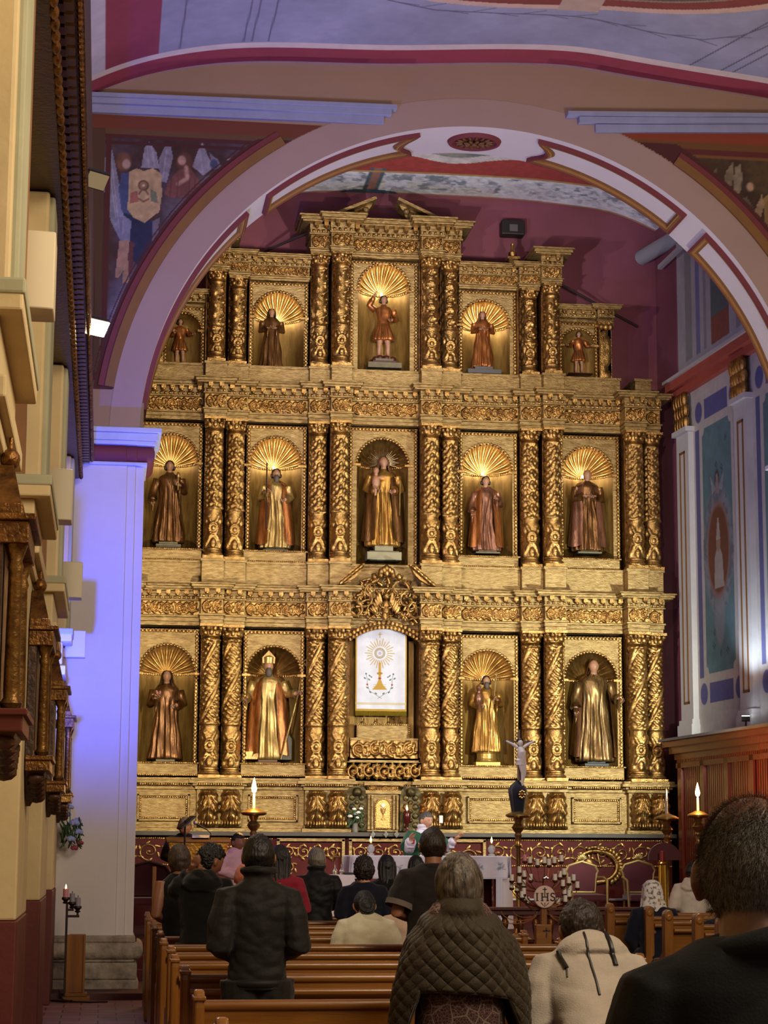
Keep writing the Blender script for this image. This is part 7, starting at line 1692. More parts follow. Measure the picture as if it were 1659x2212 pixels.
b = MB(); b.box(-.36, -.17, -.16, .0, .1, .14); b.box(-.34, -.18, -.15, -.02, .14, .18); b.box(-.35, -.19, -.15, -.01, .18, .22); b.build('stack_of_books', E_PALE, t, False, world=False)
t, H, O, e, hc = saint(N, 'carved bearded man in gold holding a child, fourth niche of the lowest tier', 1050, 1461, 1656, 32.3, E_GOLD, cloak=None, beard=True, arms=('waist', 'hold'), seed=13, base=('round', 0.22, mat('gilt_drum', '#b08c48', 0.4, 0.7)))
b = MB(); c = O + np.array([-.12, -.12, .70]) * H; b.ell(c, np.array([.05, .045, .085]) * H, 12, 8); head_mesh(b, c + np.array([0, -.005, .13]) * H, H * 0.7, -0.2); b.tube([c + np.array([-.02, 0, -.06]) * H, c + np.array([.0, -.05, -.11]) * H, c + np.array([.01, -.03, -.18]) * H], [.026 * H, .02 * H, .012 * H], 8); b.build('carved_child', E_ROSE, t, world=False)
b = MB(); b.tube([(e[1][0] + .02, e[1][1], H + O[2] + .05), (e[1][0] - .12, e[1][1] - .01, O[2])], 0.010, 6); b.build('staff', E_PALE, t, world=False)
saint(N, 'carved tonsured friar in a long open cape, rightmost niche of the lowest tier', 1282, 1427, 1656, 32.3, estofado('bronze', '#a88450', '#3a2616'), cloak=E_BROWN, arms=('low', 'gesture'), hair=False, seed=14, base=('block', 0.08, mat('black_base', '#1d1c1a', 0.5)), gap=0.27)
# ================================================================ PEOPLE
from mathutils import noise as mnoise
def remesh(b, name, m, voxel, parent, smooth_it=2, wrinkle=0.0, wscale=9.0, stretch=(1, 1, 1), quilt=None, post=None):
    """fuse the shapes of one garment or body into a single continuous surface"""
    o = bpy.data.objects.new('tmp', b.mesh('tmp', None)); COL.objects.link(o)
    r = o.modifiers.new('r', 'REMESH'); r.mode = 'VOXEL'; r.voxel_size = voxel; r.use_smooth_shade = True
    if smooth_it: s = o.modifiers.new('s', 'SMOOTH'); s.factor = 0.5; s.iterations = smooth_it
    dg = bpy.context.evaluated_depsgraph_get(); me = bpy.data.meshes.new_from_object(o.evaluated_get(dg))
    bpy.data.objects.remove(o, do_unlink=True)
    me.name = name; me.materials.clear(); me.materials.append(m)
    n = len(me.vertices); co = np.zeros(n * 3); me.vertices.foreach_get('co', co); co = co.reshape(-1, 3)
    if wrinkle:
        no = np.zeros(n * 3); me.vertices.foreach_get('normal', no); no = no.reshape(-1, 3); sx, sy, sz = stretch
        d = np.array([(abs(mnoise.noise((x * wscale * sx, y * wscale * sy, z * wscale * sz))) * 1.6 + 0.5 * mnoise.noise((x * wscale * 2.3 * sx + 5, y * wscale * 2.3, z * wscale * 2.3 * sz))) for x, y, z in co])
        co = co + no * (wrinkle * (d - 0.35))[:, None]
    if post is not None: co = post(co)
    me.vertices.foreach_set('co', co.ravel()); me.update(); me.shade_smooth()
    return link(name, me, parent)
def tf(b, M):
    M = np.array(M); b.v = [v @ M[:3, :3].T + M[:3, 3] for v in b.v]; return b
def human_head(b, H, sc=1.0, female=False):
    """head centred on the origin, facing +y"""
    q = 0.0665 * H * sc; th = np.linspace(0, 2 * PI, 40, endpoint=False); ph = np.linspace(-PI / 2, PI / 2, 31); P = np.zeros((40, 31, 3))
    for i, a in enumerate(th):
        for j, e in enumerate(ph):
            x, y, z = math.cos(a) * math.cos(e), math.sin(a) * math.cos(e), math.sin(e); low = max(0, -z)
            X, Y_, Z_ = x * 0.76 * (1 - 0.30 * low * low), y * (0.98 if y < 0 else 0.94), z * 1.05
            if y < 0: Y_ *= 1 - 0.32 * low                      # nape
            if y > 0:
                Y_ *= 1 - 0.06 * low
                if -0.42 < z < 0.12: Y_ += 0.26 * max(0, 1 - (x / 0.17) ** 2) * (0.12 - z) / 0.5 * (y > 0.6)     # nose
                Y_ += 0.05 * math.exp(-((z - 0.22) / 0.1) ** 2) * (abs(x) < 0.6) * y                              # brow
                Y_ -= 0.09 * math.exp(-((z - 0.06) / 0.09) ** 2) * math.exp(-((abs(x) - 0.34) / 0.14) ** 2)       # eye sockets
                Y_ += 0.05 * math.exp(-((z + 0.52) / 0.05) ** 2) * math.exp(-(x / 0.25) ** 2) - 0.03 * math.exp(-((z + 0.57) / 0.02) ** 2) * math.exp(-(x / 0.25) ** 2)  # lips
                Y_ += 0.08 * math.exp(-((z + 0.85) / 0.12) ** 2) * y                                               # chin
            P[i, j] = (X, Y_, Z_)
    b.grid(P * q, cu=True); b.f.append(tuple(range(b.n - 40 * 31, b.n, 31))[::-1]); b.f.append(tuple(range(b.n - 40 * 31 + 30, b.n, 31)))
    for s in (-1, 1):   # ears
        R = Matrix.Rotation(s * 0.35, 3, 'Z') @ Matrix.Rotation(-0.15, 3, 'X')
        b.ell((s * 0.80 * q, -0.02 * q, -0.08 * q), (0.09 * q, 0.19 * q, 0.30 * q), 12, 8, R); b.ell((s * 0.80 * q, -0.0, -0.33 * q), (0.07 * q, 0.10 * q, 0.10 * q), 8, 6)
    return q
def human_hand(b, w, d, s, side, up=(0, 0, 1), curl=0.35):
    """palm, four unequal bent fingers and a side thumb; w wrist point, d forearm direction, s hand length"""
    d = np.array(d, float); d /= np.linalg.norm(d); up = np.array(up, float); up = up - d * up.dot(d); up /= np.linalg.norm(up) + 1e-9; sd = np.cross(d, up); w = np.array(w, float)
    b.tube([w - d * s * 0.12, w, w + d * s * 0.22, w + d * s * 0.46], np.array([.15, .16, .21, .22]) * s, 10, flat=0.5) if abs(up[2]) < 2 else None
    for k in range(4):
        o = w + d * s * 0.44 + sd * s * 0.105 * (k - 1.5); l = (0.40, 0.50, 0.47, 0.36)[k] * s; bend = -up * l * curl
        b.tube([o, o + d * l * .45, o + d * l * .75 + bend * .4, o + d * l * .95 + bend], np.array([.055, .052, .047, .036]) * s, 7)
    o = w + d * s * 0.14 + sd * s * 0.17 * side; t = d * 0.75 + sd * side * 0.6 - up * 0.2; t /= np.linalg.norm(t)
    b.tube([o, o + t * s * 0.22, o + t * s * 0.32 + d * s * 0.10], np.array([.07, .06, .042]) * s, 7)
ARM = {'front': [(.155, -.035, .125), (.05, .12, .10)], 'down': [(.142, -.015, .11), (.150, .03, -.035)], 'pray': [(.150, .03, .135), (.035, .14, .19)], 'orans': [(.175, .03, .15), (.225, .13, .235)],
       'neck': [(.125, .10, .21), (.055, -.015, .335)], 'lap': [(.150, .02, .11), (.07, .16, .03)], 'mid': [(.138, -.05, .112), (.05, .11, .075)], 'wide': [(.175, -.055, .135), (.06, .12, .07)]}
SKINS = {'scalp': mat('weathered_skin', '#7c5643', 0.42, var=0.12, vscale=25), 'tan': mat('tan_skin', '#8a5a40', 0.5, var=0.06, vscale=40), 'fair': mat('fair_skin', '#b58468', 0.5, var=0.06, vscale=40), 'ruddy': mat('ruddy_skin', '#8f5844', 0.45, var=0.12, vscale=25)}
def cloth(nm, c, rough=0.8, sheen=0.12, bump=0.15, bs=120, var=0.12): return mat('cloth_' + nm, c, rough, 0, var=var, vscale=6, bump=bump, bscale=bs, sheen=sheen, spec=0.25)
def hairmat(nm, c, c2, vs=60, st=(1, 1, 0.12)): return mat('hair_' + nm, c, 0.5, 0, col2=c2, vscale=vs, bump=0.5, bscale=90, stretch=st)
H_BLACK = hairmat('black', '#120e0c', '#070505'); H_DARK = hairmat('dark_brown', '#2a1a12', '#120a07'); H_GREY = hairmat('grey', '#8c8478', '#5b544b', 50); H_MIX = hairmat('greying', '#7d7061', '#1d140e', 42, (1, 1, 0.10)); H_BROWN = hairmat('brown', '#4a3828', '#221710', 40)
ramp_ = [n for n in H_MIX.node_tree.nodes if n.type == 'VALTORGB'][0].color_ramp; ramp_.elements[0].position = 0.38; ramp_.elements[1].position = 0.80
def hair(style, q, m, parent, M, seed=1, amp=0.05):
    nu, nv = 150, 90; P = np.zeros((nu, nv, 3)); off = Vector((seed * 3.1, seed * 1.7, 0)); sg = lambda v: 1 / (1 + math.exp(max(-60, min(60, v))))
    TH = {'short': .11, 'curly': .17, 'bob': .20, 'long': .14, 'grey': .12, 'bald': .02, 'messy': .13}[style]; LOW = {'short': -0.74, 'curly': -0.74, 'bob': -1.1, 'long': -1.1, 'grey': -0.76, 'bald': -0.72, 'messy': -0.80}[style]
    for i, a in enumerate(np.linspace(0, 2 * PI, nu, endpoint=False)):
        for j, e in enumerate(np.linspace(-PI / 2, PI / 2, nv)):
            x, y, z = math.cos(a) * math.cos(e), math.sin(a) * math.cos(e), math.sin(e); low = max(0, -z)
            X, Y_, Z_ = x * 0.76 * (1 - 0.30 * low * low), y * 0.98, z * 1.05
            if y < 0: Y_ *= 1 - 0.32 * low
            if style == 'bob': X, Y_, Z_ = x * 0.80 * (1 + 0.10 * low), (y * 1.0 if y > 0 else y * 1.02), z * (1.05 if z > 0 else 1.18)
            w = 0.10 * mnoise.noise(Vector((x * 5, y * 5, z * 5)) + off)
            back = sg((y - (0.18 + 0.55 * z) + w) * 11)
            if y > 0.2 and z > 0.42: back = max(back, sg(-(z - 0.52 + w) * 16))
            if style not in ('long', 'bob'):
                back *= sg(-(z - (LOW + 0.40 * max(0, y + 0.3)) + w) * 14)
                if abs(x) > 0.78 and -0.55 < z < 0.15 and y > -0.22: back *= 0.1
            if style == 'bald': back *= sg((z - 0.70 + 2 * w) * 9)
            n1 = mnoise.noise(Vector((X * 3, Y_ * 3, Z_ * 3)) + off)
            if style == 'curly': st = amp * 2.6 * (abs(mnoise.noise(Vector((X * 8, Y_ * 8, Z_ * 8)) + off)) * 2 - 0.3)
            elif style == 'messy': st = amp * (1.5 * abs(mnoise.noise(Vector((X * 7, Y_ * 7, Z_ * 4)) + off)) + 0.8 * mnoise.noise(Vector((X * 17, Y_ * 17, Z_ * 8)) + off))
            elif style == 'bald': st = 0.0
            else: st = amp * (0.35 * mnoise.noise(Vector((X * 6, Y_ * 6, Z_ * 1.6)) + off) + 0.5 * mnoise.noise(Vector((X * 26, Y_ * 26, Z_ * 4)) + off))
            k = (1.0 + TH * (1 + 0.35 * n1) + st) * back + 0.93 * (1 - back)
            P[i, j] = (X * k, Y_ * k, Z_ * k)
    b = MB().grid(P * q, cu=True); b.f.append(tuple(range(0, nu * nv, nv))[::-1])
    return b
def person(label, px, pytop, Y, floor=0.07, pose='stand', face=0.0, skin='tan', top=None, topm=None, legs=None, legm=None, hairs=('short', H_BLACK), arms='front', lean=0.0, nod=0.0, turn=0.0, width=1.0, seed=1,
           hem=-0.06, sleeve='long', vox=0.012, wr=0.010, head=1.0, shift=0.0, collar='plain', H=None, seat=0.47, group='worshippers', wscale=7.0, fine=None, headx=0.0):
    x, zt = at(px, pytop, Y)
    up = 0.309 * math.cos(lean) + 0.086 * math.cos(0.5 * lean + nod) + 0.0745 * head; hip0, hipk = {'stand': (floor, 0.52), 'sit': (seat, 0.035), 'kneel': (0.245, 0.27)}[pose]
    if H is None: H = (zt - hip0) / (up + hipk)
    hipz = hip0 + hipk * H
    t = thing('person', label, 'person', (x, Y - (0.38 * H * math.sin(lean) if pose != 'stand' else 0.0), floor), -face, group)
    L = Matrix.Translation((shift, -math.sin(lean) * 0.30 * H * (pose == 'stand'), hipz - floor)) @ Matrix.Rotation(-lean, 4, 'X')     # torso frame
    neck = Vector((0, 0.0, 0.309 * H)); HM = L @ Matrix.Translation(neck) @ Matrix.Rotation(turn, 4, 'Z') @ Matrix.Rotation(lean * 0.5 - nod, 4, 'X') @ Matrix.Translation((headx, 0.018 * H, 0.086 * H))
    vb = fine or vox
    # --- continuous body
    B = MB(); hd = MB(); q = human_head(hd, H, head); B.merge(hd, HM)
    U = MB(); U.tube([(0, 0.012 * H, 0.40 * H), (0, 0.004 * H, 0.35 * H), (0, -0.01 * H, 0.30 * H), (0, -0.01 * H, 0.26 * H)], np.array([.036, .034, .040, .06]) * H, 14)
    U.tube([(0, 0, -0.03 * H), (0, 0, 0.06 * H), (0, 0, 0.16 * H), (0, 0, 0.24 * H), (0, -.005 * H, 0.278 * H)], np.array([.064, .060, .062, .060, .046]) * H, 14)
    la, ra = arms if isinstance(arms, tuple) else (arms, arms); pts = {}
    for s, k in ((-1, la), (1, ra)):
        e, w = [np.array(p) * H for p in ARM[k]]; e[0] *= s; w[0] *= s; sh = np.array([s * 0.103 * min(1, width), -0.008, 0.277]) * H; e[0] *= min(1, width); pts[s] = (sh, e, w)
        U.tube([sh, (sh + e) / 2, e, (e + w) / 2, w], np.array([.036, .033, .027, .027, .019]) * H, 10)
        human_hand(U, w, w - e, 0.105 * H, -s if k != 'orans' else -s, up=(0, 0, 1) if k in ('front', 'lap', 'wide', 'down') else ((-s, 0, 0) if k == 'pray' else (0, -1, 0)), curl=0.35 if k != 'orans' else 0.08)
    B.merge(U, L)
    lg = []
    for s in (-1, 1):
        if pose == 'stand': p = [(s * .048 * H + shift * .5, -math.sin(lean) * .3 * H, hipz - floor), (s * .055 * H, .0 - math.sin(lean) * .15 * H, .28 * H), (s * .056 * H, -.01 * H, .05 * H)]
        elif pose == 'kneel': p = [(s * .05 * H, 0, hipz - floor), (s * .06 * H, .03 * H, 0.245 + .045 * H - floor), (s * .06 * H, -.20 * H, 0.245 + .04 * H - floor)]
        else: p = [(s * .05 * H, 0, hipz - floor), (s * .075 * H, .25 * H, hipz - floor + 0.01 * H), (s * .07 * H, .26 * H, .05 * H)]
        p = [np.array(v) for v in p]; lg.append(p)
        B.tube([p[0], (p[0] + p[1]) / 2, p[1], p[1] * .6 + p[2] * .4, p[2]], np.array([.055, .048, .036, .034, .022]) * H, 10)
        B.tube([p[2] + (0, -.02 * H, -.03 * H), p[2] + (0, .03 * H, -.032 * H), p[2] + (0, .10 * H, -.04 * H)], np.array([.024, .026, .018]) * H, 8)
    body = remesh(B, 'body', SKINS[skin], max(0.006, vb * 0.75), t, 1)
    # --- clothes
    if top is not None and topm is not None:
        T = MB(); W_ = width
        prof = [(hem - .0, .107, .078), (0.0, .102, .075), (.07, .096, .070), (.15, .106, .075), (.22, .114, .076), (.265, .116, .066), (.290, .098, .060), (.308, .070, .054), (.322, .050, .048)]
        if collar == 'high': prof += [(.345, .047, .047), (.362, .047, .047)]
        if collar == 'hood': prof += [(.338, .058, .056)]
        P = []
        for z, rx, ry in prof:
            P.append([((rx * W_) * H * np.sign(math.cos(a)) * abs(math.cos(a)) ** 0.85, -0.006 * H + ry * W_ * H * np.sign(math.sin(a)) * abs(math.sin(a)) ** 0.85, z * H) for a in np.linspace(0, 2 * PI, 36, endpoint=False)])
        T.grid(np.array(P), cv=True); T.f.append(tuple(range(T.n - 36 * len(prof), T.n - 36 * len(prof) + 36))[::-1]); T.f.append(tuple(range(T.n - 36, T.n)))
        if collar == 'hood':
            hp = []
            for zz, rx, ry, dy in ((.245, .06, .03, -.075), (.27, .095, .05, -.06), (.30, .088, .06, -.045), (.33, .066, .058, -.022), (.345, .05, .045, -.01)): hp.append([(rx * H * math.cos(a), dy * H + ry * H * math.sin(a), zz * H) for a in np.linspace(0, 2 * PI, 28, endpoint=False)])
            T.grid(np.array(hp), cv=True); T.f.append(tuple(range(T.n - 28 * 5, T.n - 28 * 4))[::-1]); T.f.append(tuple(range(T.n - 28, T.n)))
        if collar == 'high': T.tube([(0.052 * H * math.cos(a), -.004 * H + .05 * H * math.sin(a), .350 * H) for a in np.linspace(0, 2 * PI, 25)], .012 * H, 8)
        if sleeve != 'none':
            for s in (-1, 1):
                sh, e, w = pts[s]; sh2 = sh * np.array([.55, 1, .965]); sh3 = sh * np.array([1.0, 1, .955]) + (e - sh) * 0.05
                if sleeve == 'long': T.tube([sh2, sh3, (sh + e) / 2, e, (e + w) / 2, e + (w - e) * 0.93], np.array([.042, .050, .049, .043, .040, .032]) * H * (0.5 + W_ / 2), 14)
                else: T.tube([sh2, sh3, (sh + e) / 2, sh + (e - sh) * 0.82], np.array([.042, .052, .053, .054]) * H * (0.5 + W_ / 2), 14)
        tf(T, L); remesh(T, top, topm, vox, t, 2, wr, wscale, (1, 1, 1.4))
        if sleeve == 'short_cuff': pass
    if legs == 'trousers':
        T = MB()
        for p in lg: T.tube([p[0], (p[0] + p[1]) / 2, p[1], p[1] * .5 + p[2] * .5, p[2] + (0, 0, -.01 * H)], np.array([.074, .064, .053, .047, .044]) * H, 14)
        T.ell((shift * .7, -math.sin(lean) * .3 * H * (pose == 'stand'), hipz - floor + .01 * H), (.096 * H * width, .072 * H * width, .08 * H), 18, 12)
        remesh(T, 'trousers', legm, vox, t, 2, wr, 7, (1, 1, 1.6))
    elif legs == 'skirt':
        z0 = hipz - floor; P = carved_robe(1.0, [(0.12 * H, .13 * H, .11 * H), (.35 * H, .12 * H, .10 * H), (z0, .105 * H, .085 * H), (z0 + .10 * H, .085 * H, .07 * H)], 0.02 * H, 9, 0, seed, 60, 24, fold_top=z0)
        MB().grid(P, cv=True).build('skirt', legm, t, world=False, ang=0)
    for p in lg:
        f = MB(); f.tube([p[2] + (0, -.03 * H, -.028 * H), p[2] + (0, .02 * H, -.022 * H), p[2] + (0, .08 * H, -.034 * H), p[2] + (0, .12 * H, -.036 * H)], np.array([.026, .03, .025, .014]) * H, 10); f.build('shoe', BLACKM, t, world=False)
    # --- hair
    if hairs:
        hb = hair(hairs[0], q, hairs[1], t, HM, seed, 0.045); ho = tf(hb, HM).build('hair', hairs[1], t, world=False, ang=0)
        if hairs[0] == 'long':
            P = []
            for zz, rx, ry, dy in ((.5, .78, .55, -.42), (0, .86, .55, -.50), (-.6, .88, .5, -.55), (-1.2, .80, .40, -.72), (-2.0, .80, .30, -.95), (-2.9, .72, .26, -1.05), (-3.7, .5, .18, -1.02), (-4.2, .2, .1, -1.0)):
                P.append([(q * rx * math.cos(a) * (1 + .04 * math.sin(14 * a)), q * (dy + ry * math.sin(a) * (1 + .06 * math.sin(14 * a))), q * zz) for a in np.linspace(0, 2 * PI, 70, endpoint=False)])
            b = MB().grid(np.array(P), cv=True); tf(b, HM).build('hair_length', hairs[1], ho, world=False, ang=0)
        if hairs[0] == 'bun' or (len(hairs) > 2 and hairs[2] == 'bun'):
            b = MB(); P = []
            b.ell((0, -1.15 * q, -.75 * q), (.58 * q, .48 * q, .62 * q), 16, 12)
            for k in range(5): b.tube([(.5 * q * math.cos(a) , -1.25 * q - .2 * q * math.sin(k), (-.75 + .12 * (k - 2)) * q + .5 * q * math.sin(a)) for a in np.linspace(0, 2 * PI, 24)], .11 * q, 7)
            tf(b, HM).build('hair_bun', hairs[1], ho, world=False)
    return dict(t=t, H=H, L=L, HM=HM, q=q, pts=pts, floor=floor)

BLK = cloth('black_shell', '#0e0b0a', 0.62, 0.1, 0.1); BLKK = cloth('black_knit', '#080606', 0.9, 0.15); CHAR = cloth('charcoal_polo', '#1d1716', 0.85); DKTR = cloth('dark_trousers', '#15110e', 0.8); NAVY = cloth('navy', '#0b0d1e', 0.85)
CREAM = cloth('cream_knit', '#ddd6ba', 0.9, 0.3, 0.3, 160); SAND = cloth('sand_hoodie', '#a69a8c', 0.9, 0.3, 0.25, 150); OFFW = cloth('off_white_hoodie', '#c2b6a8', 0.9, 0.3, 0.2); PINKW = cloth('pink_hoodie', '#d1a5ae', 0.85); WHITEC = cloth('white_cotton', '#c6bfd0', 0.85)
SALMON = cloth('salmon', '#b56a54', 0.85); BEIGE = cloth('beige', '#a08a66', 0.85); ROSEC = cloth('blush', '#bfa38e', 0.85); FUCH = cloth('crimson_top', '#86182c', 0.8); GREYJ = cloth('grey_jeans', '#4a4038', 0.85)

# the congregation, front rows last
person('grey-haired man in a crumpled black jacket standing in the front left pews', 685, 1831, 20.9, skin='fair', top='jacket', topm=BLK, legs='trousers', legm=DKTR, hairs=('grey', H_GREY), arms='front', width=1.02, seed=2, hem=-0.05, wr=0.016, collar='high', head=1.02)
person('woman with long straight black hair and black top, behind the left end of the altar', 836, 1847, 20.9, skin='fair', top='blouse', topm=BLKK, legs='trousers', legm=DKTR, hairs=('long', H_BLACK), arms='front', seed=3, head=1.05)
person('dark-haired person almost hidden behind the man in the charcoal polo shirt', 899, 1848, 21.9, skin='tan', top='blouse', topm=BLKK, legs='trousers', legm=DKTR, hairs=('long', H_BLACK), arms='front', seed=4)
person('woman with curly dark hair in a black jacket, behind the girl in the cream jumper', 787, 1851, 19.75, skin='fair', top='jacket', topm=NAVY, legs='trousers', legm=DKTR, hairs=('curly', H_DARK), arms='front', width=1.18, seed=5, head=1.16)
person('woman with greying brown hair in a black sleeveless top, leftmost in the left pews', 389, 1826, 17.5, skin='tan', top='vest', topm=BLKK, legs='trousers', legm=GREYJ, hairs=('bob', H_BROWN), arms='mid', seed=6, sleeve='none', turn=0.1, width=0.86, head=0.95)
person('boy with curly black hair in a black hoodie, head bowed and turned to the right', 437, 1822, 16.2, skin='tan', top='hoodie', topm=BLKK, legs='trousers', legm=DKTR, hairs=('curly', H_BLACK), arms=('neck', 'front'), seed=7, turn=-1.05, nod=0.35, collar='hood', width=1.0, headx=0.01)
person('child in a salmon hooded top, half hidden left of the thick-haired man in black', 530, 1866, 17.45, skin='tan', top='hoodie', topm=SALMON, legs='trousers', legm=DKTR, hairs=('short', SALMON), arms='front', seed=8, head=1.1)
person('black-haired woman in crimson, just right of the thick-haired man in the black jacket', 599, 1826, 18.55, skin='tan', top='blouse', topm=FUCH, legs='trousers', legm=DKTR, hairs=('long', H_BLACK), arms='front', seed=9, head=1.0, shift=0.03, width=0.86)
sw = person('girl in a cream jumper with a dark bun, seated behind the curly-haired woman', 789, 1919, 16.1, pose='kneel', skin='fair', top='jumper', topm=CREAM, legs='trousers', legm=DKTR, hairs=('short', H_BLACK, 'bun'), arms='pray', seed=10, lean=0.45, nod=0.35, width=1.12, wr=0.007, hem=-0.02)
person('person in a blush blouse, mostly hidden beside the man in the charcoal polo shirt', 884, 1905, 16.5, pose='kneel', skin='fair', top='blouse', topm=ROSEC, legs='trousers', legm=DKTR, hairs=('long', H_BLACK), arms='pray', seed=11, lean=0.4, width=1.0)
po = person('man with cropped dark hair in a charcoal polo shirt, facing the altar', 936, 1788, 14.75, skin='tan', top='polo_shirt', topm=CHAR, legs='trousers', legm=DKTR, hairs=('short', H_DARK), arms='front', width=1.12, seed=12, sleeve='short', collar='plain', wr=0.008, vox=0.011)
for s in (-1, 1):
    sh, e, w = po['pts'][s]; a, b_ = sh + (e - sh) * 0.72, sh + (e - sh) * 0.86; c = MB().tube([a, b_], 0.060 * po['H'], 18, caps=False); tf(c, po['L']).build('sleeve_band', cloth('grey_band', '#6a5f58'), po['t'], world=False)
    cl = None
c = MB().tube([(0.052 * po['H'] * math.cos(a), -.006 * po['H'] + .047 * po['H'] * math.sin(a), .312 * po['H']) for a in np.linspace(0, 2 * PI, 28)], .014 * po['H'], 8); tf(c, po['L']).build('collar', CHAR, po['t'], world=False)
jk = person('man with thick black hair in a black jacket and dark trousers, standing mid-pew', 560, 1802, 11.35, skin='tan', top='jacket', topm=cloth('black_jacket', '#120f0d', 0.7, 0.08, 0.12, 60), legs='trousers', legm=DKTR, hairs=('short', H_BLACK), arms='mid', width=0.95, seed=13, hem=-0.03, collar='high', wr=0.008, vox=0.009, head=0.96, wscale=9)
hb_ = MB(); hb_.tube([(0.094 * jk['H'] * math.cos(a), -.006 * jk['H'] + .068 * jk['H'] * math.sin(a), -.008 * jk['H']) for a in np.linspace(0, 2 * PI, 40)], .014 * jk['H'], 10); tf(hb_, jk['L']).build('jacket_waistband', BLK, jk['t'], world=False)
# seated youth in a sand hoodie with black zips
ho = person('dark-haired youth kneeling in a sand-coloured hoodie with black zips down the back', 1256, 1937, 9.65, pose='kneel', skin='tan', top='hoodie', topm=SAND, legs='trousers', legm=NAVY, hairs=('messy', H_DARK), arms='pray', width=1.14, seed=14, lean=0.78, nod=0.1, wr=0.009, vox=0.010, hem=0.02, wscale=5.0, head=1.02, collar='hood')
def on_back(ob, pts, r, name, m, parent, n=6, lift=0.004):
    """a trim line laid on the back of a garment mesh by dropping points onto it along +y"""
    from mathutils.bvhtree import BVHTree
    bvh = BVHTree.FromPolygons([v.co[:] for v in ob.data.vertices], [p.vertices[:] for p in ob.data.polygons]); P = []
    pts = np.array(pts); kk = np.linspace(0, len(pts) - 1, 24); pts = np.stack([np.interp(kk, range(len(pts)), pts[:, c]) for c in (0, 1)], 1)
    for x, z in pts:
        hit = bvh.ray_cast(Vector((x, -3, z)), Vector((0, 1, 0)))[0]
        if hit is not None: P.append((x, hit.y - lift, z))
    P = np.array(P)
    if len(P) > 4: P[1:-1, 1] = (P[:-2, 1] + P[1:-1, 1] + P[2:, 1]) / 3
    return MB().tube(P, r, n, flat=1.0).build(name, m, parent, world=False)
gm = [c for c in ho['t'].children if c.name.startswith('hoodie')][0]; f0 = ho['floor']; x0h = at(1256, 1990, 9.65)[0]
def hz(px, py): x, z = at(px, py, 9.3); return x - ho['t'].location.x, z - f0
ZIP = mat('black_zip', '#0c0b0b', 0.45)
on_back(gm, [hz(*p) for p in ((1272, 1990), (1273, 2020), (1275, 2060), (1279, 2100), (1283, 2145))], 0.006, 'back_seam', ZIP, gm)
on_back(gm, [hz(*p) for p in ((1213, 2017), (1215, 2040), (1219, 2070), (1226, 2092))], 0.012, 'zip', ZIP, gm); on_back(gm, [hz(*p) for p in ((1320, 2012), (1325, 2035), (1328, 2060), (1330, 2085))], 0.012, 'zip', ZIP, gm)
on_back(gm, [hz(*p) for p in ((1226, 2092), (1224, 2110))], 0.004, 'zip_pull', ZIP, gm)
# woman in the quilted shawl-like coat
qw = person('woman with greying bobbed hair wrapped in an olive quilted coat over patterned maroon', 993, 1847, 9.2, skin='tan', top='dress_top', topm=None, legs='skirt', legm=cloth('maroon_print', '#35100f', 0.85), hairs=('bob', H_MIX), arms='front', width=0.74, seed=15, vox=0.012, head=1.12, collar='high', nod=0.08)
def print_mat():
    m = mat('maroon_print_dress', '#2c0d0c', 0.85); nt = m.node_tree; N = nt.nodes; Lk = nt.links; tc = N.new('ShaderNodeTexCoord')
    v = N.new('ShaderNodeTexVoronoi'); v.inputs['Scale'].default_value = 75; v.feature = 'DISTANCE_TO_EDGE'; Lk.new(tc.outputs['Object'], v.inputs['Vector'])
    v2 = N.new('ShaderNodeTexVoronoi'); v2.inputs['Scale'].default_value = 15; v2.feature = 'DISTANCE_TO_EDGE'; Lk.new(tc.outputs['Object'], v2.inputs['Vector'])
    r = N.new('ShaderNodeValToRGB'); r.color_ramp.elements[0].position = 0.0; r.color_ramp.elements[0].color = (*hx('#7d6a5e'), 1); r.color_ramp.elements[1].position = 0.06; r.color_ramp.elements[1].color = (*hx('#35100f'), 1)
    Lk.new(v.outputs['Distance'], r.inputs[0]); r2 = N.new('ShaderNodeValToRGB'); r2.color_ramp.elements[0].position = 0.0; r2.color_ramp.elements[0].color = (1, 1, 1, 1); r2.color_ramp.elements[1].position = 0.06; r2.color_ramp.elements[1].color = (0, 0, 0, 1)
    Lk.new(v2.outputs['Distance'], r2.inputs[0]); mx = N.new('ShaderNodeMix'); mx.data_type = 'RGBA'; Lk.new(r2.outputs[0], mx.inputs[0]); Lk.new(r.outputs[0], mx.inputs[6]); mx.inputs[7].default_value = (*hx('#7a675a'), 1)
    Lk.new(mx.outputs[2], N['Principled BSDF'].inputs['Base Color']); return m
PRINT = print_mat()
b = MB(); Hq = qw['H']; b.grid(np.array([[(rx * math.cos(a), ry * math.sin(a), z) for a in np.linspace(0, 2 * PI, 50, endpoint=False)] for z, rx, ry in ((0.78, .205, .17), (0.95, .195, .16), (1.10, .185, .14), (1.26, .175, .12), (1.34, .12, .09), (1.37, .06, .055))]), cv=True); b.build('dress_top', PRINT, qw['t'], world=False)
for c in qw['t'].children:
    if c.name.startswith('skirt'): c.data.materials[0] = PRINT
H = qw['H']; f0 = qw['floor']
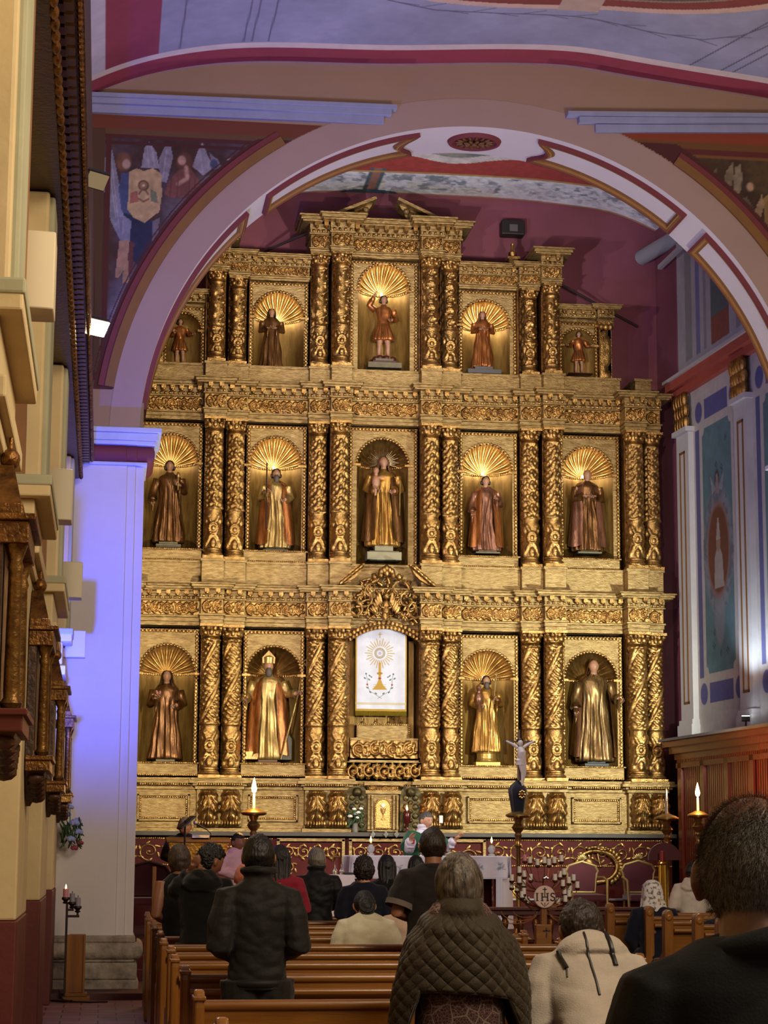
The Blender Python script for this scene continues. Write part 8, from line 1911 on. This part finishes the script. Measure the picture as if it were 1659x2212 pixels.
def coat():
    nu, nv = 300, 190; P = np.zeros((nu, nv, 3)); lv = np.linspace(0, 1, nv)
    A = np.linspace(-PI * 1.36, PI * 0.36, nu)       # open at the front (+y)
    for i, a in enumerate(A):
        back = max(0, -math.sin(a)); side = abs(math.cos(a)); sg = math.cos(a)
        hemz = 1.03 - 0.02 * sg - 0.30 * max(0, side - 0.70) / 0.30 - 0.05 * (1 - back)
        top = 1.445 + 0.008 * math.sin(a * 3)
        for j, t in enumerate(lv):
            z = top + (hemz - f0 * 0 - top) * t; zz = (top - z)
            rx = np.interp(zz, [0, .03, .09, .15, .20, .28, .41, .78], [.078, .100, .145, .200, .232, .268, .294, .312]); ry = np.interp(zz, [0, .03, .09, .15, .20, .28, .41, .78], [.072, .088, .115, .145, .160, .178, .185, .185])
            fold = 0.012 * math.sin(a * 5 + zz * 7) * min(1, zz * 4) + 0.010 * math.sin(zz * 60 + 2 * math.cos(a * 2)) * math.exp(-((zz - 0.10) / 0.09) ** 2)
            u = a * 0.24; k = PI / 0.046; qd = abs(math.sin((u + zz) * k * 0.72)) * abs(math.sin((u - zz) * k * 0.72))
            puff = 0.011 * (qd ** 0.45) * min(1, max(0, (zz - 0.05) * 8)) * (0.25 if t > 0.985 else 1)
            P[i, j] = ((rx + fold + puff) * math.cos(a), -0.012 + (ry + fold + puff) * math.sin(a) + 0.02 * zz, z - f0)
    return P
P = coat(); b = MB().grid(P); co_ = b.build('quilted_coat', cloth('olive_quilt', '#2e2413', 0.65, 0.12, 0.2, 90, 0.15), qw['t'], world=False, ang=0)
sm = co_.modifiers.new('thick', 'SOLIDIFY'); sm.thickness = 0.008; sm.offset = -1
MB().tube(P[:, -1], 0.008, 8).build('coat_hem', MATS['cloth_olive_quilt'], co_, world=False)
MB().tube(P[:, 0] + np.array([0, 0, 0.0]), 0.012, 8).build('coat_collar', MATS['cloth_olive_quilt'], co_, world=False)
# right-hand pews
mv = person('woman in navy with a white lace veil, seated in the right pews before the armchair', 1409, 1902, 21.95, pose='sit', skin='fair', top='cardigan', topm=NAVY, legs='trousers', legm=NAVY, hairs=('short', H_DARK), arms='lap', seed=16, lean=0.15, width=1.05)
def lace():
    m = mat('white_lace', '#cfc8c0', 0.8); nt = m.node_tree; N = nt.nodes; Lk = nt.links; tc = N.new('ShaderNodeTexCoord'); n = N.new('ShaderNodeTexNoise'); n.inputs['Scale'].default_value = 26; n.inputs['Detail'].default_value = 4; Lk.new(tc.outputs['Object'], n.inputs['Vector'])
    r = N.new('ShaderNodeValToRGB'); r.color_ramp.elements[0].position = 0.40; r.color_ramp.elements[1].position = 0.48; r.color_ramp.elements[0].color = (0.25, .25, .25, 1); Lk.new(n.outputs['Fac'], r.inputs[0]); Lk.new(r.outputs[0], N['Principled BSDF'].inputs['Alpha']); return m
q = mv['q']; P = []
for zz, rx, ry, dy in ((1.22, .05, .05, -.1), (1.15, .5, .55, -.1), (.7, .92, 1.02, -.1), (.1, 1.02, 1.12, -.12), (-.6, 1.08, 1.05, -.2), (-1.3, 1.25, .95, -.42), (-2.0, 1.3, .8, -.55)):
    P.append([(q * rx * math.cos(a) * (1 + .05 * math.sin(9 * a) * (zz < 0)), q * (dy + ry * math.sin(a) * (1 + .06 * math.sin(7 * a) * (zz < 0))), q * (zz - (0.5 * max(0, -math.sin(a)) if zz < -1.5 else 0))) for a in np.linspace(-PI * 1.15, PI * .15, 60)])
tf(MB().grid(np.array(P)), mv['HM']).build('lace_veil', lace(), mv['t'], world=False, ang=0)
person('person in an off-white hooded sweatshirt standing by the rail beside the wood panelling', 1494, 1862, 23.5, skin='tan', top='hoodie', topm=OFFW, legs='trousers', legm=DKTR, hairs=('short', H_BLACK), arms='front', seed=17, collar='hood', width=1.05, wr=0.008, face=0.25, turn=-0.2)
person('person in dark navy seated in the right pews, hidden behind the balding man', 1560, 1930, 19.6, pose='sit', skin='tan', top='jumper', topm=NAVY, legs='trousers', legm=DKTR, hairs=('short', H_DARK), arms='lap', seed=18, lean=0.2, width=1.15)
# sanctuary
person('altar boy in a pink and white hooded top standing beside the lectern', 513, 1799, 25.4, floor=PLAT - 0.02, skin='tan', top='hoodie', topm=PINKW, legs='trousers', legm=DKTR, hairs=('short', H_BLACK), arms='front', seed=19, face=2.5, turn=-0.2, collar='hood', width=1.1, head=1.1, group='people in the sanctuary')
person('grey-haired reader in a dark suit and white shirt bowed behind the lectern', 399, 1763, 27.4, floor=PLAT, skin='fair', top='suit_jacket', topm=NAVY, legs='trousers', legm=DKTR, hairs=('grey', H_GREY), arms='front', seed=20, face=PI, nod=0.5, head=1.05, group='people in the sanctuary')
pr_ = person('priest in a green chasuble with raised open hands behind the altar', 917, 1753, 29.4, floor=PLAT, skin='fair', top='alb', topm=WHITEC, legs='skirt', legm=WHITEC, hairs=('short', hairmat('salt_pepper', '#5a5350', '#2c2624', 40)), arms='orans', seed=21, face=PI - 0.45, turn=0.1, nod=0.05, collar='high', width=1.05, group='people in the sanctuary')
H = pr_['H']; GREEN = cloth('green_chasuble', '#0d4a30', 0.7, 0.3, 0.1); P = []
hz_ = 0.52 * H
for z, rx, ry in ((.315, .048, .046), (.29, .09, .06), (.26, .15, .085), (.20, .185, .11), (.12, .19, .12), (.0, .185, .12), (-.15, .18, .12), (-.26, .17, .115)):
    P.append([(rx * H * math.cos(a) * (1 + .05 * math.sin(8 * a) * (z < .2)), ry * H * math.sin(a) * (1 + .06 * math.sin(8 * a) * (z < .2)), (z + .52 + (0.05 * abs(math.cos(a)) if -.1 < z < .25 else 0)) * H) for a in np.linspace(0, 2 * PI, 64, endpoint=False)])
ch = MB().grid(np.array(P), cv=True).build('chasuble', GREEN, pr_['t'], world=False, ang=0)
for s in (-1, 1):
    sh, e, w = pr_['pts'][s]; b = MB(); b.tube([sh, (sh + e) / 2, e + (w - e) * 0.25], np.array([.075, .085, .085]) * H, 14, flat=0.8); tf(b, pr_['L']).build('chasuble_drape', GREEN, ch, world=False)
    b = MB(); b.tube([e + (w - e) * 0.45, e + (w - e) * 0.92], np.array([.03, .034]) * H, 12); tf(b, pr_['L']).build('red_cuff', cloth('red_cuff', '#9a1c22'), pr_['t'], world=False)
    b = MB(); b.tube([e + (w - e) * 0.2, e + (w - e) * 0.65, e + (w - e) * 0.65 + np.array([0, 0, -.04 * H])], np.array([.045, .05, .03]) * H, 12); tf(b, pr_['L']).build('alb_sleeve', WHITEC, pr_['t'], world=False)
MB().tube([(0.045 * H * math.cos(a), .045 * H * math.sin(a), .842 * H) for a in np.linspace(0, 2 * PI, 24)], 0.013 * H, 8).build('white_collar', WHITEC, pr_['t'], world=False)
# the man closest to the camera
fm_ = person('balding grey-haired man in a black jacket, closest to the camera', 1622, 1704, 3.7, floor=0.0, skin='scalp', top='jacket', topm=cloth('black_rain_jacket', '#07080a', 0.75, 0.05, 0.1, 200), legs='trousers', legm=DKTR, hairs=('bald', hairmat('short_grey', '#6e6450', '#33291c', 55, (1, 1, 1))), arms='down', width=1.16, seed=22, turn=-0.45, nod=0.12, collar='plain', wr=0.010, vox=0.010, fine=0.009, head=1.12, wscale=4.0, lean=0.06)
H = fm_['H']
b = MB().tube([(0.060 * H * math.cos(t), -.006 * H + .058 * H * math.sin(t), (.318 + .016 * math.cos(t)) * H) for t in np.linspace(0, 2 * PI, 40)], 0.017 * H, 10); tf(b, fm_['L']).build('jacket_collar', MATS['cloth_black_rain_jacket'], fm_['t'], world=False)
a = np.linspace(-PI, 0, 24); b = MB().tube([(0.120 * H * 1.16 * math.cos(t), -0.006 * H + 0.083 * H * 1.1 * math.sin(t), 0.235 * H) for t in a], 0.004, 6); tf(b, fm_['L']).build('yoke_seam', BLKK, fm_['t'], world=False)
# short clipped hair of the same man: thousands of fine tapered strands combed back over the sides and nape
def clipped_hair(p, n=15000):
    rng = np.random.RandomState(4); q = p['q']; V = []; F = []
    while len(V) < n * 3:
        d = rng.normal(size=3); d /= np.linalg.norm(d); x, y, z = d
        w = 0.12 * mnoise.noise(Vector((x * 4, y * 4, z * 4)))
        if y > 0.18 + 0.5 * z + w or z < -0.70 + 0.4 * max(0, y + 0.3) + w or (abs(x) > 0.80 and -0.5 < z < 0.12 and y > -0.2): continue
        if rng.rand() > max(0.10, 1 / (1 + math.exp((z - 0.74 + w) * 8))): continue
        low = max(0, -z); P = np.array([x * 0.76 * (1 - 0.30 * low * low), y * 0.98 * ((1 - 0.32 * low) if y < 0 else 1), z * 1.05]) * q * 1.012
        t = np.array([-x * 0.2, -0.5, -0.9]); t -= d * t.dot(d); t /= np.linalg.norm(t) + 1e-6; t = t + d * 0.55 + rng.normal(size=3) * 0.28; t /= np.linalg.norm(t)
        sd = np.cross(t, d); sd /= np.linalg.norm(sd) + 1e-6; l = q * rng.uniform(0.10, 0.20); wd = 0.00055
        k = len(V); V += [P - sd * wd, P + sd * wd, P + t * l]; F.append((k, k + 1, k + 2))
    b = MB().add(np.array(V), F); return tf(b, p['HM'])
hp = [c for c in fm_['t'].children if c.name.startswith('hair')][0]
clipped_hair(fm_).build('clipped_hair', hairmat('grey_strands', '#8f867a', '#3d3226', 90, (1, 1, 1)), hp, world=False, ang=0)
